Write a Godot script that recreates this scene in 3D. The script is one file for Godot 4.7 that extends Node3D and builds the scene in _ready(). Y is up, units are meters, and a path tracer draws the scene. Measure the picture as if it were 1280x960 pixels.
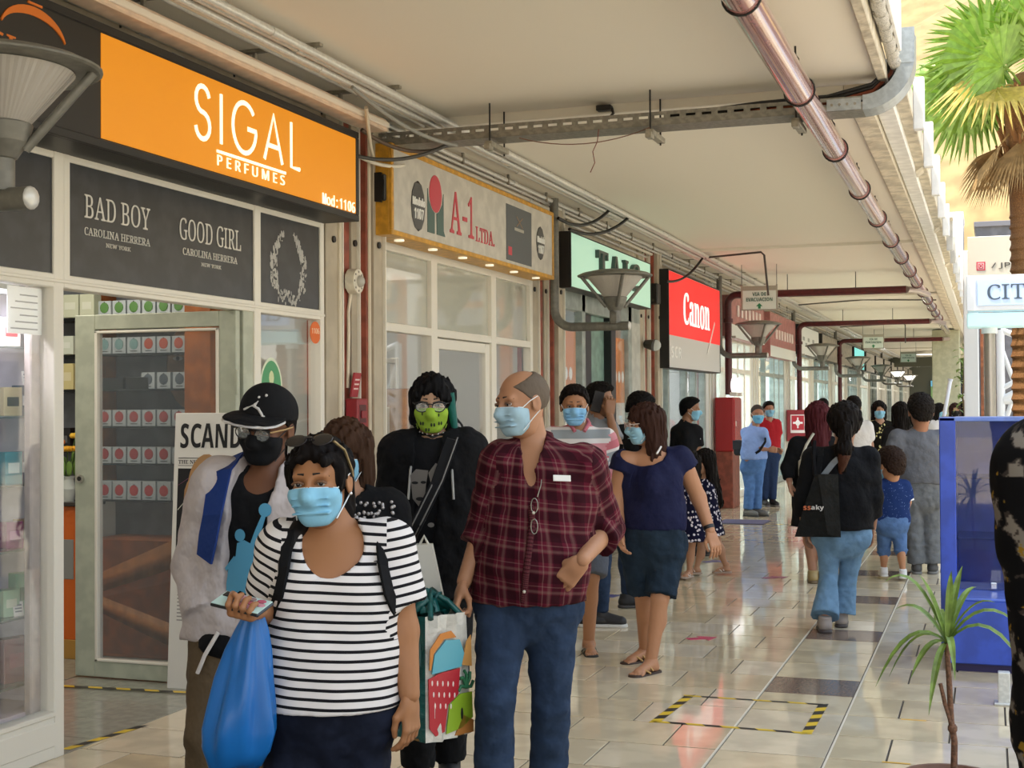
extends Node3D
# A covered shopping arcade: shops on the left, the open courtyard on the right. y up, metres; the arcade runs along -z.

func _ready() -> void:
	var cam := Camera3D.new()
	cam.name = "camera"
	add_child(cam)
	cam.position = Vector3(0, 1.58, 0)
	cam.rotation_degrees = Vector3(0.893, 19.28, -0.346)
	cam.fov = 31.49
	cam.near = 0.05
	cam.far = 3000.0
	cam.current = true
	var we := WorldEnvironment.new()
	we.name = "environment"
	add_child(we)
	var e := Environment.new()
	we.environment = e
	e.background_mode = Environment.BG_SKY
	var sky := Sky.new()
	var sm := ProceduralSkyMaterial.new()
	sm.sky_top_color = Color("c4d6ea")
	sm.sky_horizon_color = Color("f4f1e8")
	sm.sky_curve = 0.2
	sm.ground_bottom_color = Color("b9ad98")
	sm.ground_horizon_color = Color("e6ddc8")
	sm.sky_energy_multiplier = 1.0
	sm.ground_energy_multiplier = 1.0
	sky.sky_material = sm
	e.sky = sky
	e.background_energy_multiplier = 2.6
	e.tonemap_mode = Environment.TONE_MAPPER_LINEAR
	e.tonemap_exposure = 1.03
	e.sdfgi_enabled = true
	e.ssao_enabled = true
	e.ssil_enabled = true
	var sun := DirectionalLight3D.new()
	sun.name = "sun"
	add_child(sun)
	sun.rotation_degrees = Vector3(-70, -62, 0)
	sun.light_color = Color("fff1da")
	sun.light_energy = 2.4
	sun.light_angular_distance = 0.6
	sun.shadow_enabled = true
	build_shell()
	build_shops()
	build_services()
	build_court()
	build_people()
	build_props()
# ---------------------------------------------------------------- names, tags, materials
var used := {}
var mats := {}
func numbered(n: String) -> String:
	if not used.has(n):
		used[n] = 0
		return n
	used[n] += 1
	return "%s_%03d" % [n, used[n]]
func tag(o: Node, label: String, category: String, group := "") -> Node:
	o.set_meta("label", label)
	o.set_meta("category", category)
	if group != "": o.set_meta("group", group)
	return o
func thing(called: String, label: String, category: String, at := Vector3.ZERO, turn := 0.0, group := "") -> Node3D:
	var o := Node3D.new()
	o.name = numbered(called)
	add_child(o)
	o.position = at
	o.rotation.y = turn
	tag(o, label, category, group)
	return o
func dup(root: Node3D, at: Vector3, turn: float, label: String, category := "", group := "") -> Node3D:
	var r: Node3D = root.duplicate()
	var base: String = String(root.name)
	if base.length() > 4 and base[base.length() - 4] == "_" and base.right(3).is_valid_int(): base = base.left(base.length() - 4)
	r.name = numbered(base)
	add_child(r)
	r.position = at
	r.rotation.y = turn
	r.set_meta("label", label)
	if group != "": r.set_meta("group", group)
	return r
func mesh_node(called: String, m: Mesh, mt: Material, parent: Node = null) -> MeshInstance3D:
	var o := MeshInstance3D.new()
	o.mesh = m
	o.material_override = mt
	if parent == null:
		o.name = numbered(called)
		add_child(o)
	else:
		o.name = called
		parent.add_child(o, true)
	return o
func put(called: String, g: G, mt: Material, parent: Node = null) -> MeshInstance3D:
	return mesh_node(called, g.mesh(), mt, parent)
func struct(called: String, g: G, mt: Material) -> MeshInstance3D:
	var o := put(called, g, mt)
	o.set_meta("kind", "structure")
	return o
func mat(c: Color, rough := 0.6, metal := 0.0, spec := 0.5) -> StandardMaterial3D:
	var k := "%s %.3f %.3f %.3f" % [c.to_html(), rough, metal, spec]
	if mats.has(k): return mats[k]
	var m := StandardMaterial3D.new()
	m.albedo_color = c
	m.roughness = rough
	m.metallic = metal
	m.metallic_specular = spec
	mats[k] = m
	return m
func hexm(h: String, rough := 0.6, metal := 0.0, spec := 0.5) -> StandardMaterial3D:
	return mat(Color(h), rough, metal, spec)
func glow(c: Color, e: float, base := Color.WHITE) -> StandardMaterial3D:
	var m := StandardMaterial3D.new()
	m.albedo_color = base
	m.emission_enabled = true
	m.emission = c
	m.emission_energy_multiplier = e
	m.roughness = 0.5
	return m
func glass(tint: Color, a: float, rough := 0.02) -> StandardMaterial3D:
	var m := StandardMaterial3D.new()
	m.transparency = BaseMaterial3D.TRANSPARENCY_ALPHA
	m.albedo_color = Color(tint.r, tint.g, tint.b, a)
	m.roughness = rough
	return m
func noise_tex(freq: float, c0: Color, c1: Color, sd := 1, octaves := 4, size := 256, lo := 0.3, hi := 0.7) -> NoiseTexture2D:
	var n := FastNoiseLite.new()
	n.noise_type = FastNoiseLite.TYPE_SIMPLEX_SMOOTH
	n.seed = sd
	n.frequency = freq
	n.fractal_octaves = octaves
	var t := NoiseTexture2D.new()
	t.width = size
	t.height = size
	t.seamless = true
	t.noise = n
	var gr := Gradient.new()
	gr.offsets = PackedFloat32Array([lo, hi])
	gr.colors = PackedColorArray([c0, c1])
	t.color_ramp = gr
	return t
var grain_cache := {}
# a base colour broken up by a shared soft grain
func noisy(c0: Color, c1: Color, scale: float, rough := 0.6, metal := 0.0, freq := 0.02, sd := 1, bump := 0.0, world := true) -> StandardMaterial3D:
	var m := StandardMaterial3D.new()
	var lo := (c0.r + c0.g + c0.b) / maxf(c1.r + c1.g + c1.b, 0.01)
	var best := 0.93
	for q: float in [0.74, 0.82, 0.88, 0.93]:
		if absf(q - lo) < absf(best - lo): best = q
	var k := "%.3f %d %.2f" % [freq, sd % 3, best]
	if not grain_cache.has(k): grain_cache[k] = noise_tex(freq, Color(best, best, best), Color.WHITE, sd % 3 + 1)
	m.albedo_texture = grain_cache[k]
	m.albedo_color = c1
	m.roughness = rough
	m.metallic = metal
	m.uv1_triplanar = true
	m.uv1_world_triplanar = world
	m.uv1_scale = Vector3.ONE * scale
	if bump > 0.0: add_bump(m, freq, sd % 3, bump)
	return m
var bump_cache := {}
func add_bump(m: StandardMaterial3D, freq: float, sd: int, amount: float) -> void:
	var k := "%f %d" % [freq, sd]
	if not bump_cache.has(k):
		var n := FastNoiseLite.new()
		n.seed = sd + 50
		n.frequency = freq
		n.fractal_octaves = 4
		var t := NoiseTexture2D.new()
		t.width = 256
		t.height = 256
		t.seamless = true
		t.noise = n
		t.as_normal_map = true
		t.bump_strength = 8.0
		bump_cache[k] = t
	m.normal_enabled = true
	m.normal_texture = bump_cache[k]
	m.normal_scale = amount
func cloth(c: Color, rough := 0.9, wrinkle := 0.6) -> StandardMaterial3D:
	var k := "cloth %s %.2f %.2f" % [c.to_html(), rough, wrinkle]
	if mats.has(k): return mats[k]
	var m := StandardMaterial3D.new()
	m.albedo_color = c
	m.roughness = rough
	m.metallic_specular = 0.3
	m.uv1_triplanar = true
	m.uv1_scale = Vector3(2.2, 1.4, 2.2)
	add_bump(m, 0.018, 3, wrinkle)
	mats[k] = m
	return m

# ---------------------------------------------------------------- geometry
class G:
	var v := PackedVector3Array()
	var n := PackedVector3Array()
	var uv := PackedVector2Array()
	var ix := PackedInt32Array()
	var t := Transform3D()
	func at(xf: Transform3D) -> G:
		t = xf
		return self
	func pt(p: Vector3, nn: Vector3, u := Vector2.ZERO) -> int:
		v.append(t * p)
		n.append((t.basis * nn).normalized())
		uv.append(u)
		return v.size() - 1
	# a b c d run counter-clockwise seen from the front
	func quad(a: Vector3, b: Vector3, c: Vector3, d: Vector3, us := Vector2.ONE) -> void:
		var nn := (b - a).cross(d - a)
		if nn.length_squared() < 1e-16: nn = (c - b).cross(d - b)
		nn = nn.normalized()
		var i := pt(a, nn, Vector2(0, us.y))
		pt(b, nn, us)
		pt(c, nn, Vector2(us.x, 0))
		pt(d, nn, Vector2(0, 0))
		ix.append_array(PackedInt32Array([i, i + 2, i + 1, i, i + 3, i + 2]))
	func tri(a: Vector3, b: Vector3, c: Vector3) -> void:
		var nn := (b - a).cross(c - a).normalized()
		var i := pt(a, nn)
		pt(b, nn)
		pt(c, nn)
		ix.append_array(PackedInt32Array([i, i + 2, i + 1]))
	func box(c: Vector3, s: Vector3, bev := 0.0) -> G:
		var h := s * 0.5
		bev = minf(bev, minf(h.x, minf(h.y, h.z)) * 0.8)
		var ax := [Vector3.RIGHT, Vector3.UP, Vector3.BACK]
		for k in 3:
			for sg: float in [-1.0, 1.0]:
				var w: Vector3 = ax[k] * sg
				var u: Vector3 = ax[(k + 1) % 3]
				var q := w.cross(u)
				var hw: float = h[k]
				var hu: float = h[(k + 1) % 3] - bev
				var hq: float = h[(k + 2) % 3] - bev
				var o := c + w * hw
				quad(o - u * hu - q * hq, o + u * hu - q * hq, o + u * hu + q * hq, o - u * hu + q * hq)
		if bev > 0.0:
			for k in 3:
				var u: Vector3 = ax[k]
				var a: Vector3 = ax[(k + 1) % 3]
				var b: Vector3 = ax[(k + 2) % 3]
				var hu: float = h[k] - bev
				var ha: float = h[(k + 1) % 3]
				var hb: float = h[(k + 2) % 3]
				for sa: float in [-1.0, 1.0]:
					for sb: float in [-1.0, 1.0]:
						var p := c + a * sa * ha + b * sb * (hb - bev)
						var r := c + a * sa * (ha - bev) + b * sb * hb
						if sa * sb > 0: quad(p - u * hu, p + u * hu, r + u * hu, r - u * hu) if u.cross(r - p).dot(a * sa + b * sb) > 0 else quad(p + u * hu, p - u * hu, r - u * hu, r + u * hu)
						else: quad(p - u * hu, p + u * hu, r + u * hu, r - u * hu) if u.cross(r - p).dot(a * sa + b * sb) > 0 else quad(p + u * hu, p - u * hu, r - u * hu, r + u * hu)
			for sx: float in [-1.0, 1.0]:
				for sy: float in [-1.0, 1.0]:
					for sz: float in [-1.0, 1.0]:
						var p := c + Vector3(sx * h.x, sy * (h.y - bev), sz * (h.z - bev))
						var q := c + Vector3(sx * (h.x - bev), sy * h.y, sz * (h.z - bev))
						var r := c + Vector3(sx * (h.x - bev), sy * (h.y - bev), sz * h.z)
						if sx * sy * sz > 0: tri(p, q, r)
						else: tri(p, r, q)
		return self
	func bx(lo: Vector3, hi: Vector3, bev := 0.0) -> G:
		return box((lo + hi) * 0.5, (hi - lo).abs(), bev)
	static func frame(d: Vector3) -> Basis:
		var y := d.normalized()
		var x := (Vector3.RIGHT if absf(y.x) < 0.8 else Vector3.BACK)
		var z := x.cross(y).normalized()
		x = y.cross(z).normalized()
		return Basis(x, y, z)
	func cyl(a: Vector3, b: Vector3, ra: float, rb := -1.0, seg := 12, caps := true) -> G:
		if rb < 0: rb = ra
		var f := frame(b - a)
		var L := (b - a).length()
		var i0 := v.size()
		var sl := (ra - rb) / maxf(L, 1e-5)
		for k in seg + 1:
			var an := TAU * k / seg
			var r := f.x * cos(an) + f.z * sin(an)
			var nn := r + f.y * sl
			pt(a + r * ra, nn, Vector2(float(k) / seg, 1))
			pt(b + r * rb, nn, Vector2(float(k) / seg, 0))
		for k in seg:
			var i := i0 + k * 2
			ix.append_array(PackedInt32Array([i, i + 2, i + 1, i + 1, i + 2, i + 3]))
		if caps:
			for e in 2:
				var c := a if e == 0 else b
				var r0 := ra if e == 0 else rb
				if r0 < 1e-4: continue
				var nn := -f.y if e == 0 else f.y
				var ic := pt(c, nn)
				for k in seg + 1:
					var an := TAU * k / seg
					pt(c + (f.x * cos(an) + f.z * sin(an)) * r0, nn)
				for k in seg:
					if e == 0: ix.append_array(PackedInt32Array([ic, ic + 2 + k, ic + 1 + k]))
					else: ix.append_array(PackedInt32Array([ic, ic + 1 + k, ic + 2 + k]))
		return self
	func tube(p: PackedVector3Array, r: float, seg := 8, r_end := -1.0) -> G:
		if r_end < 0: r_end = r
		var m := p.size()
		var i0 := v.size()
		var f := frame(p[1] - p[0])
		for j in m:
			var d := (p[mini(j + 1, m - 1)] - p[maxi(j - 1, 0)]).normalized()
			var x := (f.x - d * f.x.dot(d)).normalized()
			var z := x.cross(d)
			f = Basis(x, d, z)
			var rr := lerpf(r, r_end, float(j) / (m - 1))
			for k in seg + 1:
				var an := TAU * k / seg
				var w := x * cos(an) + z * sin(an)
				pt(p[j] + w * rr, w, Vector2(float(k) / seg, j))
		for j in m - 1:
			for k in seg:
				var i := i0 + j * (seg + 1) + k
				ix.append_array(PackedInt32Array([i, i + 1, i + seg + 1, i + 1, i + seg + 2, i + seg + 1]))
		for e in 2:
			var j := 0 if e == 0 else m - 1
			var d := (p[0] - p[1]).normalized() if e == 0 else (p[m - 1] - p[m - 2]).normalized()
			var ic := pt(p[j], d)
			for k in seg + 1:
				v.append(v[i0 + j * (seg + 1) + k])
				n.append((t.basis * d).normalized())
				uv.append(Vector2.ZERO)
			for k in seg:
				if e == 1: ix.append_array(PackedInt32Array([ic, ic + 1 + k, ic + 2 + k]))
				else: ix.append_array(PackedInt32Array([ic, ic + 2 + k, ic + 1 + k]))
		return self
	# profile of (radius, height), turned about the y axis; runs upwards on the outside
	func lathe(pr: PackedVector2Array, seg := 24, from := 0.0, to := TAU) -> G:
		for j in pr.size() - 1:
			var a := pr[j]
			var b := pr[j + 1]
			var d := (b - a).normalized()
			var i0 := v.size()
			for k in seg + 1:
				var an := lerpf(from, to, float(k) / seg)
				var c := Vector3(cos(an), 0, sin(an))
				var nn := c * d.y - Vector3(0, d.x, 0)
				pt(c * a.x + Vector3(0, a.y, 0), nn, Vector2(float(k) / seg, 1))
				pt(c * b.x + Vector3(0, b.y, 0), nn, Vector2(float(k) / seg, 0))
			for k in seg:
				var i := i0 + k * 2
				ix.append_array(PackedInt32Array([i, i + 2, i + 1, i + 1, i + 2, i + 3]))
		return self
	func sph(c: Vector3, r: Vector3, seg := 12) -> G:
		var i0 := v.size()
		var rows := maxi(4, seg / 2)
		for j in rows + 1:
			var a := PI * j / rows
			for k in seg + 1:
				var b := TAU * k / seg
				var d := Vector3(sin(a) * cos(b), cos(a), sin(a) * sin(b))
				pt(c + d * r, d / r, Vector2(float(k) / seg, float(j) / rows))
		for j in rows:
			for k in seg:
				var i := i0 + j * (seg + 1) + k
				ix.append_array(PackedInt32Array([i, i + seg + 1, i + 1, i + 1, i + seg + 1, i + seg + 2]))
		return self
	# a polygon in x y, from z0 to z1
	func ext(poly: PackedVector2Array, z0: float, z1: float, back := true) -> G:
		var p := poly.duplicate()
		if Geometry2D.is_polygon_clockwise(p): p.reverse()
		var tr := Geometry2D.triangulate_polygon(p)
		var lo := p[0]
		var hi := p[0]
		for q in p:
			lo = lo.min(q)
			hi = hi.max(q)
		var sz := (hi - lo).max(Vector2(1e-5, 1e-5))
		for e in (2 if back else 1):
			var z := z1 if e == 0 else z0
			var i := v.size()
			for q in p: pt(Vector3(q.x, q.y, z), Vector3(0, 0, 1 if e == 0 else -1), Vector2((q.x - lo.x) / sz.x, 1.0 - (q.y - lo.y) / sz.y))
			for k in range(0, tr.size(), 3):
				var a := p[tr[k]]
				var ccw := (p[tr[k + 1]] - a).cross(p[tr[k + 2]] - a) > 0
				if ccw == (e == 0): ix.append_array(PackedInt32Array([i + tr[k], i + tr[k + 2], i + tr[k + 1]]))
				else: ix.append_array(PackedInt32Array([i + tr[k], i + tr[k + 1], i + tr[k + 2]]))
		for k in p.size():
			var a := p[k]
			var b := p[(k + 1) % p.size()]
			quad(Vector3(a.x, a.y, z1), Vector3(a.x, a.y, z0), Vector3(b.x, b.y, z0), Vector3(b.x, b.y, z1))
		return self
	func add(g: G, xf: Transform3D) -> G:
		var o := v.size()
		var flip := xf.basis.determinant() < 0
		var nb := xf.basis.inverse().transposed()
		for k in g.v.size():
			v.append(xf * g.v[k])
			n.append((nb * g.n[k]).normalized())
		uv.append_array(g.uv)
		for k in range(0, g.ix.size(), 3):
			if flip: ix.append_array(PackedInt32Array([o + g.ix[k], o + g.ix[k + 2], o + g.ix[k + 1]]))
			else: ix.append_array(PackedInt32Array([o + g.ix[k], o + g.ix[k + 1], o + g.ix[k + 2]]))
		return self
	func mesh() -> ArrayMesh:
		var a := []
		a.resize(Mesh.ARRAY_MAX)
		a[Mesh.ARRAY_VERTEX] = v
		a[Mesh.ARRAY_NORMAL] = n
		a[Mesh.ARRAY_TEX_UV] = uv
		a[Mesh.ARRAY_INDEX] = ix
		var m := ArrayMesh.new()
		m.add_surface_from_arrays(Mesh.PRIMITIVE_TRIANGLES, a)
		return m
func V(x: float, y: float, z: float) -> Vector3: return Vector3(x, y, z)
func arc(c: Vector3, a: Vector3, b: Vector3, n := 8) -> PackedVector3Array:
	# from c + a to c + b, a quarter turn
	var r := PackedVector3Array()
	for k in n + 1:
		var t := PI * 0.5 * k / n
		r.append(c + a * cos(t) + b * sin(t))
	return r
func sag(a: Vector3, b: Vector3, drop: float, n := 12) -> PackedVector3Array:
	var r := PackedVector3Array()
	for k in n + 1:
		var t := float(k) / n
		r.append(a.lerp(b, t) + Vector3(0, -drop * 4.0 * t * (1 - t), 0))
	return r
var font_cache := {}
# lettering whose middle stands at the origin of the node, reading along local x, facing local z
func lettering(s: String, h: float, m: Material, parent: Node, at: Vector3, turn := 0.0, fontname := "Droid Sans", weight := 400, squeeze := 1.0, depth := 0.006, called := "lettering") -> MeshInstance3D:
	var k := fontname + str(weight)
	if not font_cache.has(k):
		var f := SystemFont.new()
		f.font_names = PackedStringArray([fontname])
		f.font_weight = weight
		font_cache[k] = f
	var t := TextMesh.new()
	t.text = s
	t.font = font_cache[k]
	t.font_size = 64
	t.pixel_size = h / 46.0
	t.depth = depth
	t.curve_step = 2.0
	var o := mesh_node(called, t, m, parent)
	o.position = at
	o.rotation.y = turn
	o.scale.x = squeeze
	return o
# ---------------------------------------------------------------- the arcade itself
const PITCH := 4.13
var FR: StandardMaterial3D   # white frames
var BEIGE: StandardMaterial3D
var REDWALL: StandardMaterial3D
func shop_z(k: int) -> float: return -4.2 - PITCH * (k - 1)   # near end of shop k, counted from the camera
func build_shell() -> void:
	FR = mat(Color("e6e1d4"), 0.4)
	BEIGE = noisy(Color("ad9f88"), Color("b9ad97"), 0.6, 0.5)
	REDWALL = noisy(Color("84402d"), Color("9a4d38"), 1.2, 0.45)
	var rng := RandomNumberGenerator.new()
	rng.seed = 7
	# floor: slab, then tiles laid on it
	var ZE := -76.0
	var fl := struct("floor", G.new().bx(V(-7.2, -0.3, ZE), V(3.0, -0.006, 5.0)), mat(Color("463d34"), 0.8))
	var tones := ["dac8a6", "decdb0", "d6c3a0", "e0d0b4", "dccaaa", "d3bf9c"]
	var tmats: Array[StandardMaterial3D] = []
	for h: String in tones:
		var m := noisy(Color(h), Color(h).lightened(0.04), 0.9, 0.06, 0.0, 0.012, tmats.size())
		m.metallic_specular = 0.6
		tmats.append(m)
	var dark := noisy(Color("7a685b"), Color("877467"), 6.0, 0.12, 0.0, 0.03, 9)
	var grey := noisy(Color("8f8d80"), Color("9c9a8d"), 2.0, 0.14, 0.0, 0.02, 11)
	var gap := 0.009
	var RW := 0.4425
	var std := G.new().box(Vector3(0, -0.011, 0), Vector3(0.505 - gap, 0.022, RW - gap * 1.5), 0.0012).mesh()
	var strip := G.new().box(Vector3(0, -0.011, 0), Vector3(0.492 - gap * 2, 0.022, RW - gap * 1.5), 0.0012).mesh()
	var far_g: Array[G] = [G.new(), G.new(), G.new()]
	var far_d := G.new()
	var half_cache := {}
	for r in range(-4, 156):
		var zc := -5.77 + RW * 0.5 - RW * r - RW
		var near := zc < -5.0 and zc > -12.7
		var odd := posmod(r, 2) == 1
		# the strip with dark tiles
		var isdark := posmod(r, 4) == 0 and r >= 4
		if near: mesh_node("tile", strip, dark if isdark else tmats[rng.randi() % 6], fl).position = V(-0.944, 0, zc)
		else: (far_d if isdark else far_g[rng.randi() % 3]).box(V(-0.944, -0.011, zc), V(0.48, 0.022, RW - gap))
		for side in 2:
			var x := -1.192 if side == 0 else -0.696
			var first := 0.2525 if odd else 0.505
			var dirx := -1.0 if side == 0 else 1.0
			var lim := -4.0 if side == 0 else 2.9
			while (x > lim + 0.02 if side == 0 else x < lim - 0.02):
				var w := minf(first, absf(lim - x))
				var xc := x + dirx * w * 0.5
				if near and xc < 0.6:
					var ms: Mesh = std
					if w < 0.5:
						var key := "%.3f" % w
						if not half_cache.has(key): half_cache[key] = G.new().box(Vector3(0, -0.011, 0), Vector3(w - gap, 0.022, RW - gap * 1.5), 0.0012).mesh()
						ms = half_cache[key]
					mesh_node("tile", ms, tmats[rng.randi() % 6], fl).position = V(xc, 0, zc)
				else:
					far_g[rng.randi() % 3].box(V(xc, -0.011, zc), V(w - gap, 0.022, RW - gap))
				x += dirx * w
				first = 0.505
	for k in 3: put("tiles", far_g[k], tmats[k * 2], fl).set_meta("kind", "stuff")
	put("tiles", far_d, dark, fl).set_meta("kind", "stuff")
	# white joints beside the strip
	put("joint", G.new().bx(V(-1.197, -0.012, -76), V(-1.187, -0.0005, 4)), mat(Color("d8cfbd"), 0.5), fl)
	put("joint", G.new().bx(V(-0.701, -0.012, -76), V(-0.691, -0.0005, 4)), mat(Color("d8cfbd"), 0.5), fl)
	# shop floors of grey tiles (first shop tile by tile)
	var k0 := 0
	for i in 3:
		for j in 8:
			var lo := V(-4.0 - 0.36 * (i + 1), -0.022, -5.14 - 0.36 * (j + 1))
			put("tile", G.new().bx(lo + V(0.002, 0, 0.002), lo + V(0.358, 0.022, 0.358), 0.001), grey, fl)
	put("shop_floor", G.new().bx(V(-7.0, -0.1, ZE), V(-4.002, -0.013, 4)), grey, fl)
	put("shop_floor_rear", G.new().bx(V(-7.0, -0.1, ZE), V(-5.09, 0.0, 4)), grey, fl)
	# ceiling in bays
	var plaster := mat(Color("e5dfd1"), 0.75)
	struct("ceiling", G.new().bx(V(-4.3, 3.55, -8.62), V(-0.6, 3.85, 4.5)), plaster)
	var zz := -8.62
	var n := 0
	while zz > ZE + 1:
		var z2 := maxf(zz - PITCH * 2, ZE)
		struct("ceiling", G.new().bx(V(-4.3, 3.525 + 0.012 * (n % 2), z2), V(-0.83, 3.85, zz)), plaster)
		# a thin downstand joint under each bay line
		struct("trim_1", G.new().bx(V(-4.0, 3.49, zz - 0.06), V(-0.83, 3.56, zz), 0.004), plaster)
		zz = z2
		n += 1
	# the open edge on the courtyard side
	var conc := noisy(Color("c2b7a1"), Color("d6ccb8"), 1.1, 0.7, 0.0, 0.02, 6, 0.4)
	var white := noisy(Color("e4e2dc"), Color("f2f1ee"), 1.1, 0.5)
	struct("trim_2", G.new().bx(V(-0.83, 3.49, ZE), V(-0.69, 3.8, -8.62), 0.006), conc)
	struct("trim_3", G.new().bx(V(-0.685, 3.52, ZE), V(-0.56, 3.66, -8.62), 0.01), white)
	struct("trim_4", G.new().bx(V(-0.56, 3.56, ZE), V(-0.47, 3.72, -8.62), 0.006), conc)
	struct("trim_5", G.new().bx(V(-0.61, 3.51, -8.62), V(-0.55, 3.62, 4.5), 0.006), conc)
	struct("trim_6", G.new().bx(V(-0.57, 3.66, -8.1), V(-0.47, 3.85, 4.5), 0.006), conc)
	struct("trim_7", G.new().bx(V(-0.47, 3.6, -8.1), V(-0.45, 3.9, 4.5), 0.004), white)
	struct("roof", G.new().bx(V(-7.2, 3.85, ZE), V(-0.66, 3.95, 4.5)), conc)
	# gussets under the edge beam, white fins outside it
	var gus := PackedVector2Array([Vector2(0, 0), Vector2(0.2, 0), Vector2(0, -0.14)])
	for i in 17:
		var z := -12.05 - PITCH * i
		if z < -70: break
		var o := struct("trim_8", G.new().ext(gus, -0.16, 0.16), conc)
		o.position = V(-0.56, 3.66, z)
	# rough lagged tube beside the slab edge of the nearest bay
	var lag := G.new()
	for i in 60: lag.cyl(V(-0.505 + 0.004 * sin(i * 1.7), 3.6 + 0.004 * cos(i * 2.3), -0.6 - i * 0.13), V(-0.505 + 0.004 * sin(i * 2.9), 3.6, -0.74 - i * 0.13), 0.036 + 0.004 * sin(i * 3.1), -1, 8)
	struct("trim_12", lag, noisy(Color("8f8a80"), Color("d9d4ca"), 6.0, 0.8, 0.0, 0.05, 3, 0.8))
	for i in 46:
		var z := -8.9 - 1.45 * i
		if z < ZE: break
		var o := struct("trim_9", G.new().bx(V(-0.43, 3.3, z - 0.07), V(-0.36, 3.63, z), 0.006), white)
		o.set_meta("label", "")
		o.remove_meta("label")
	# wall above the shop fronts, rear wall of the shops, far wall, wall behind the camera
	var soff := noisy(Color("bdb29c"), Color("cbbfa9"), 0.8, 0.65)
	struct("wall_left", G.new().bx(V(-4.16, 2.74, ZE), V(-4.02, 3.56, 4.0)), soff)
	struct("wall_rear", G.new().bx(V(-7.2, 0, ZE), V(-7.0, 3.85, 4.0)), mat(Color("d8d8d2"), 0.7))
	struct("ceiling_shops", G.new().bx(V(-7.0, 2.76, ZE), V(-4.16, 2.86, 4.0)), mat(Color("e6e6e0"), 0.7))
	struct("wall_near", G.new().bx(V(-4.16, 0, -4.15), V(-4.0, 2.75, 4.0)), BEIGE)
	struct("wall_far", G.new().bx(V(-7.2, 0, ZE - 0.2), V(3, 3.9, ZE)), mat(Color("66695f"), 0.8))
	# the far end of the arcade: a darker covered zone with round ceiling lights and shop screens
	struct("trim_10", G.new().bx(V(-4.0, 3.1, -60.0), V(-0.9, 3.5, -59.6)), mat(Color("56584c"), 0.8))
	var blue := thing("shop_board", "dark blue shop board across the far end of the arcade", "sign", V(-1.6, 2.2, -75.98))
	put("panel", G.new().bx(V(-0.2, -0.35, 0), V(1.1, 0.9, 0.1), 0.01), mat(Color("232b4d"), 0.5), blue)
	var gb := thing("shop_board", "green lit shop board with blue headband at the far end of the arcade", "sign", V(-2.9, 1.9, -75.98))
	put("panel", G.new().bx(V(0, -0.5, 0), V(1.0, 0.55, 0.1), 0.01), glow(Color("7fa36a"), 0.35, Color("7fa36a")), gb)
	put("headband", G.new().bx(V(0, 0.55, 0), V(1.0, 0.85, 0.12), 0.01), glow(Color("6fb6d8"), 0.6, Color("6fb6d8")), gb)
	var pst := thing("poster", "black and white poster on the lit shop window at the far end", "poster", V(-1.55, 1.15, -75.9))
	put("sheet", G.new().bx(V(0, -1, 0), V(1.0, 0.9, 0.05)), glow(Color("dfe6ea"), 0.75, Color("dfe6ea")), pst)
	put("print", G.new().at(Transform3D(Basis(), V(0.35, 0.1, 0.06))).sph(Vector3.ZERO, V(0.26, 0.4, 0.01)), mat(Color("25262a")), pst)
	# pillars between the shops
	var light := mat(Color("d9dad4"), 0.45)
	var pw := mat(Color("d3d6d0"), 0.7)
	for k in range(1, 18):
		var z := shop_z(k) - 3.6       # far end of shop k
		struct("wall_left", G.new().bx(V(-4.12, 0, z - 0.53), V(-4.06, 3.56, z)), REDWALL)
		struct("wall_between", G.new().bx(V(-7.0, 0, z - 0.53), V(-4.12, 2.76, z)), pw)
		# ceramic facing in tall slabs with joints
		for j in 4:
			struct("trim_11", G.new().bx(V(-4.06, 0.02 + j * 0.84, z - 0.5), V(-4.035, 0.84 * (j + 1) - 0.006, z - 0.02), 0.003), REDWALL)
		if k < 4:
			struct("trim_11", G.new().bx(V(-4.06, 0, z - 0.318), V(-3.972, 3.5, z - 0.232), 0.003), REDWALL)
			struct("trim_11", G.new().bx(V(-4.06, 0, z - 0.452), V(-3.9, 3.5, z - 0.424), 0.003), REDWALL)
		var cm := BEIGE if k < 4 else light
		for c: Array in ([[-0.02, -0.22, -3.99], [-0.33, -0.41, -3.96], [-0.46, -0.60, -3.86]] if k < 4 else [[-0.02, -0.22, -3.99], [-0.33, -0.41, -3.985], [-0.46, -0.60, -3.97]]):
			var col := thing("steel_column", ["beige steel channel closing the %s front", "narrow beige steel channel on the pillar beyond the %s front", "wide beige steel channel standing proud beyond the %s front"][[-0.02, -0.33, -0.46].find(c[0])] % front_name(k), "column", V(0, 0, 0))
			put("web", G.new().bx(V(-4.05, 0, z + c[1]), V(c[2] + 0.0, 3.5, z + c[0]), 0.004), cm, col)
			put("flange", G.new().bx(V(c[2] - 0.005, 0, z + c[1] - 0.012), V(c[2] + 0.022, 3.5, z + c[1]), 0.002), FR, col)
			put("bolt", G.new().cyl(V(c[2], 2.66, z + (c[0] + c[1]) * 0.5), V(c[2] + 0.012, 2.66, z + (c[0] + c[1]) * 0.5), 0.022), mat(Color("1d1a18"), 0.5), col)
	# lean-to closing the last stretch behind
	struct("wall_left", G.new().bx(V(-7.0, 0, ZE), V(-4.0, 3.56, shop_z(17) - 4.1)), BEIGE)
func front_name(k: int) -> String:
	return ["", "perfume shop", "yellow framed locksmith style", "green signed", "red signed", "pink signed", "second pink signed", "white signed", "eighth shop", "ninth shop", "tenth shop", "eleventh shop", "twelfth shop", "thirteenth shop", "fourteenth shop", "fifteenth shop", "sixteenth shop", "last shop"][k]
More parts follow.
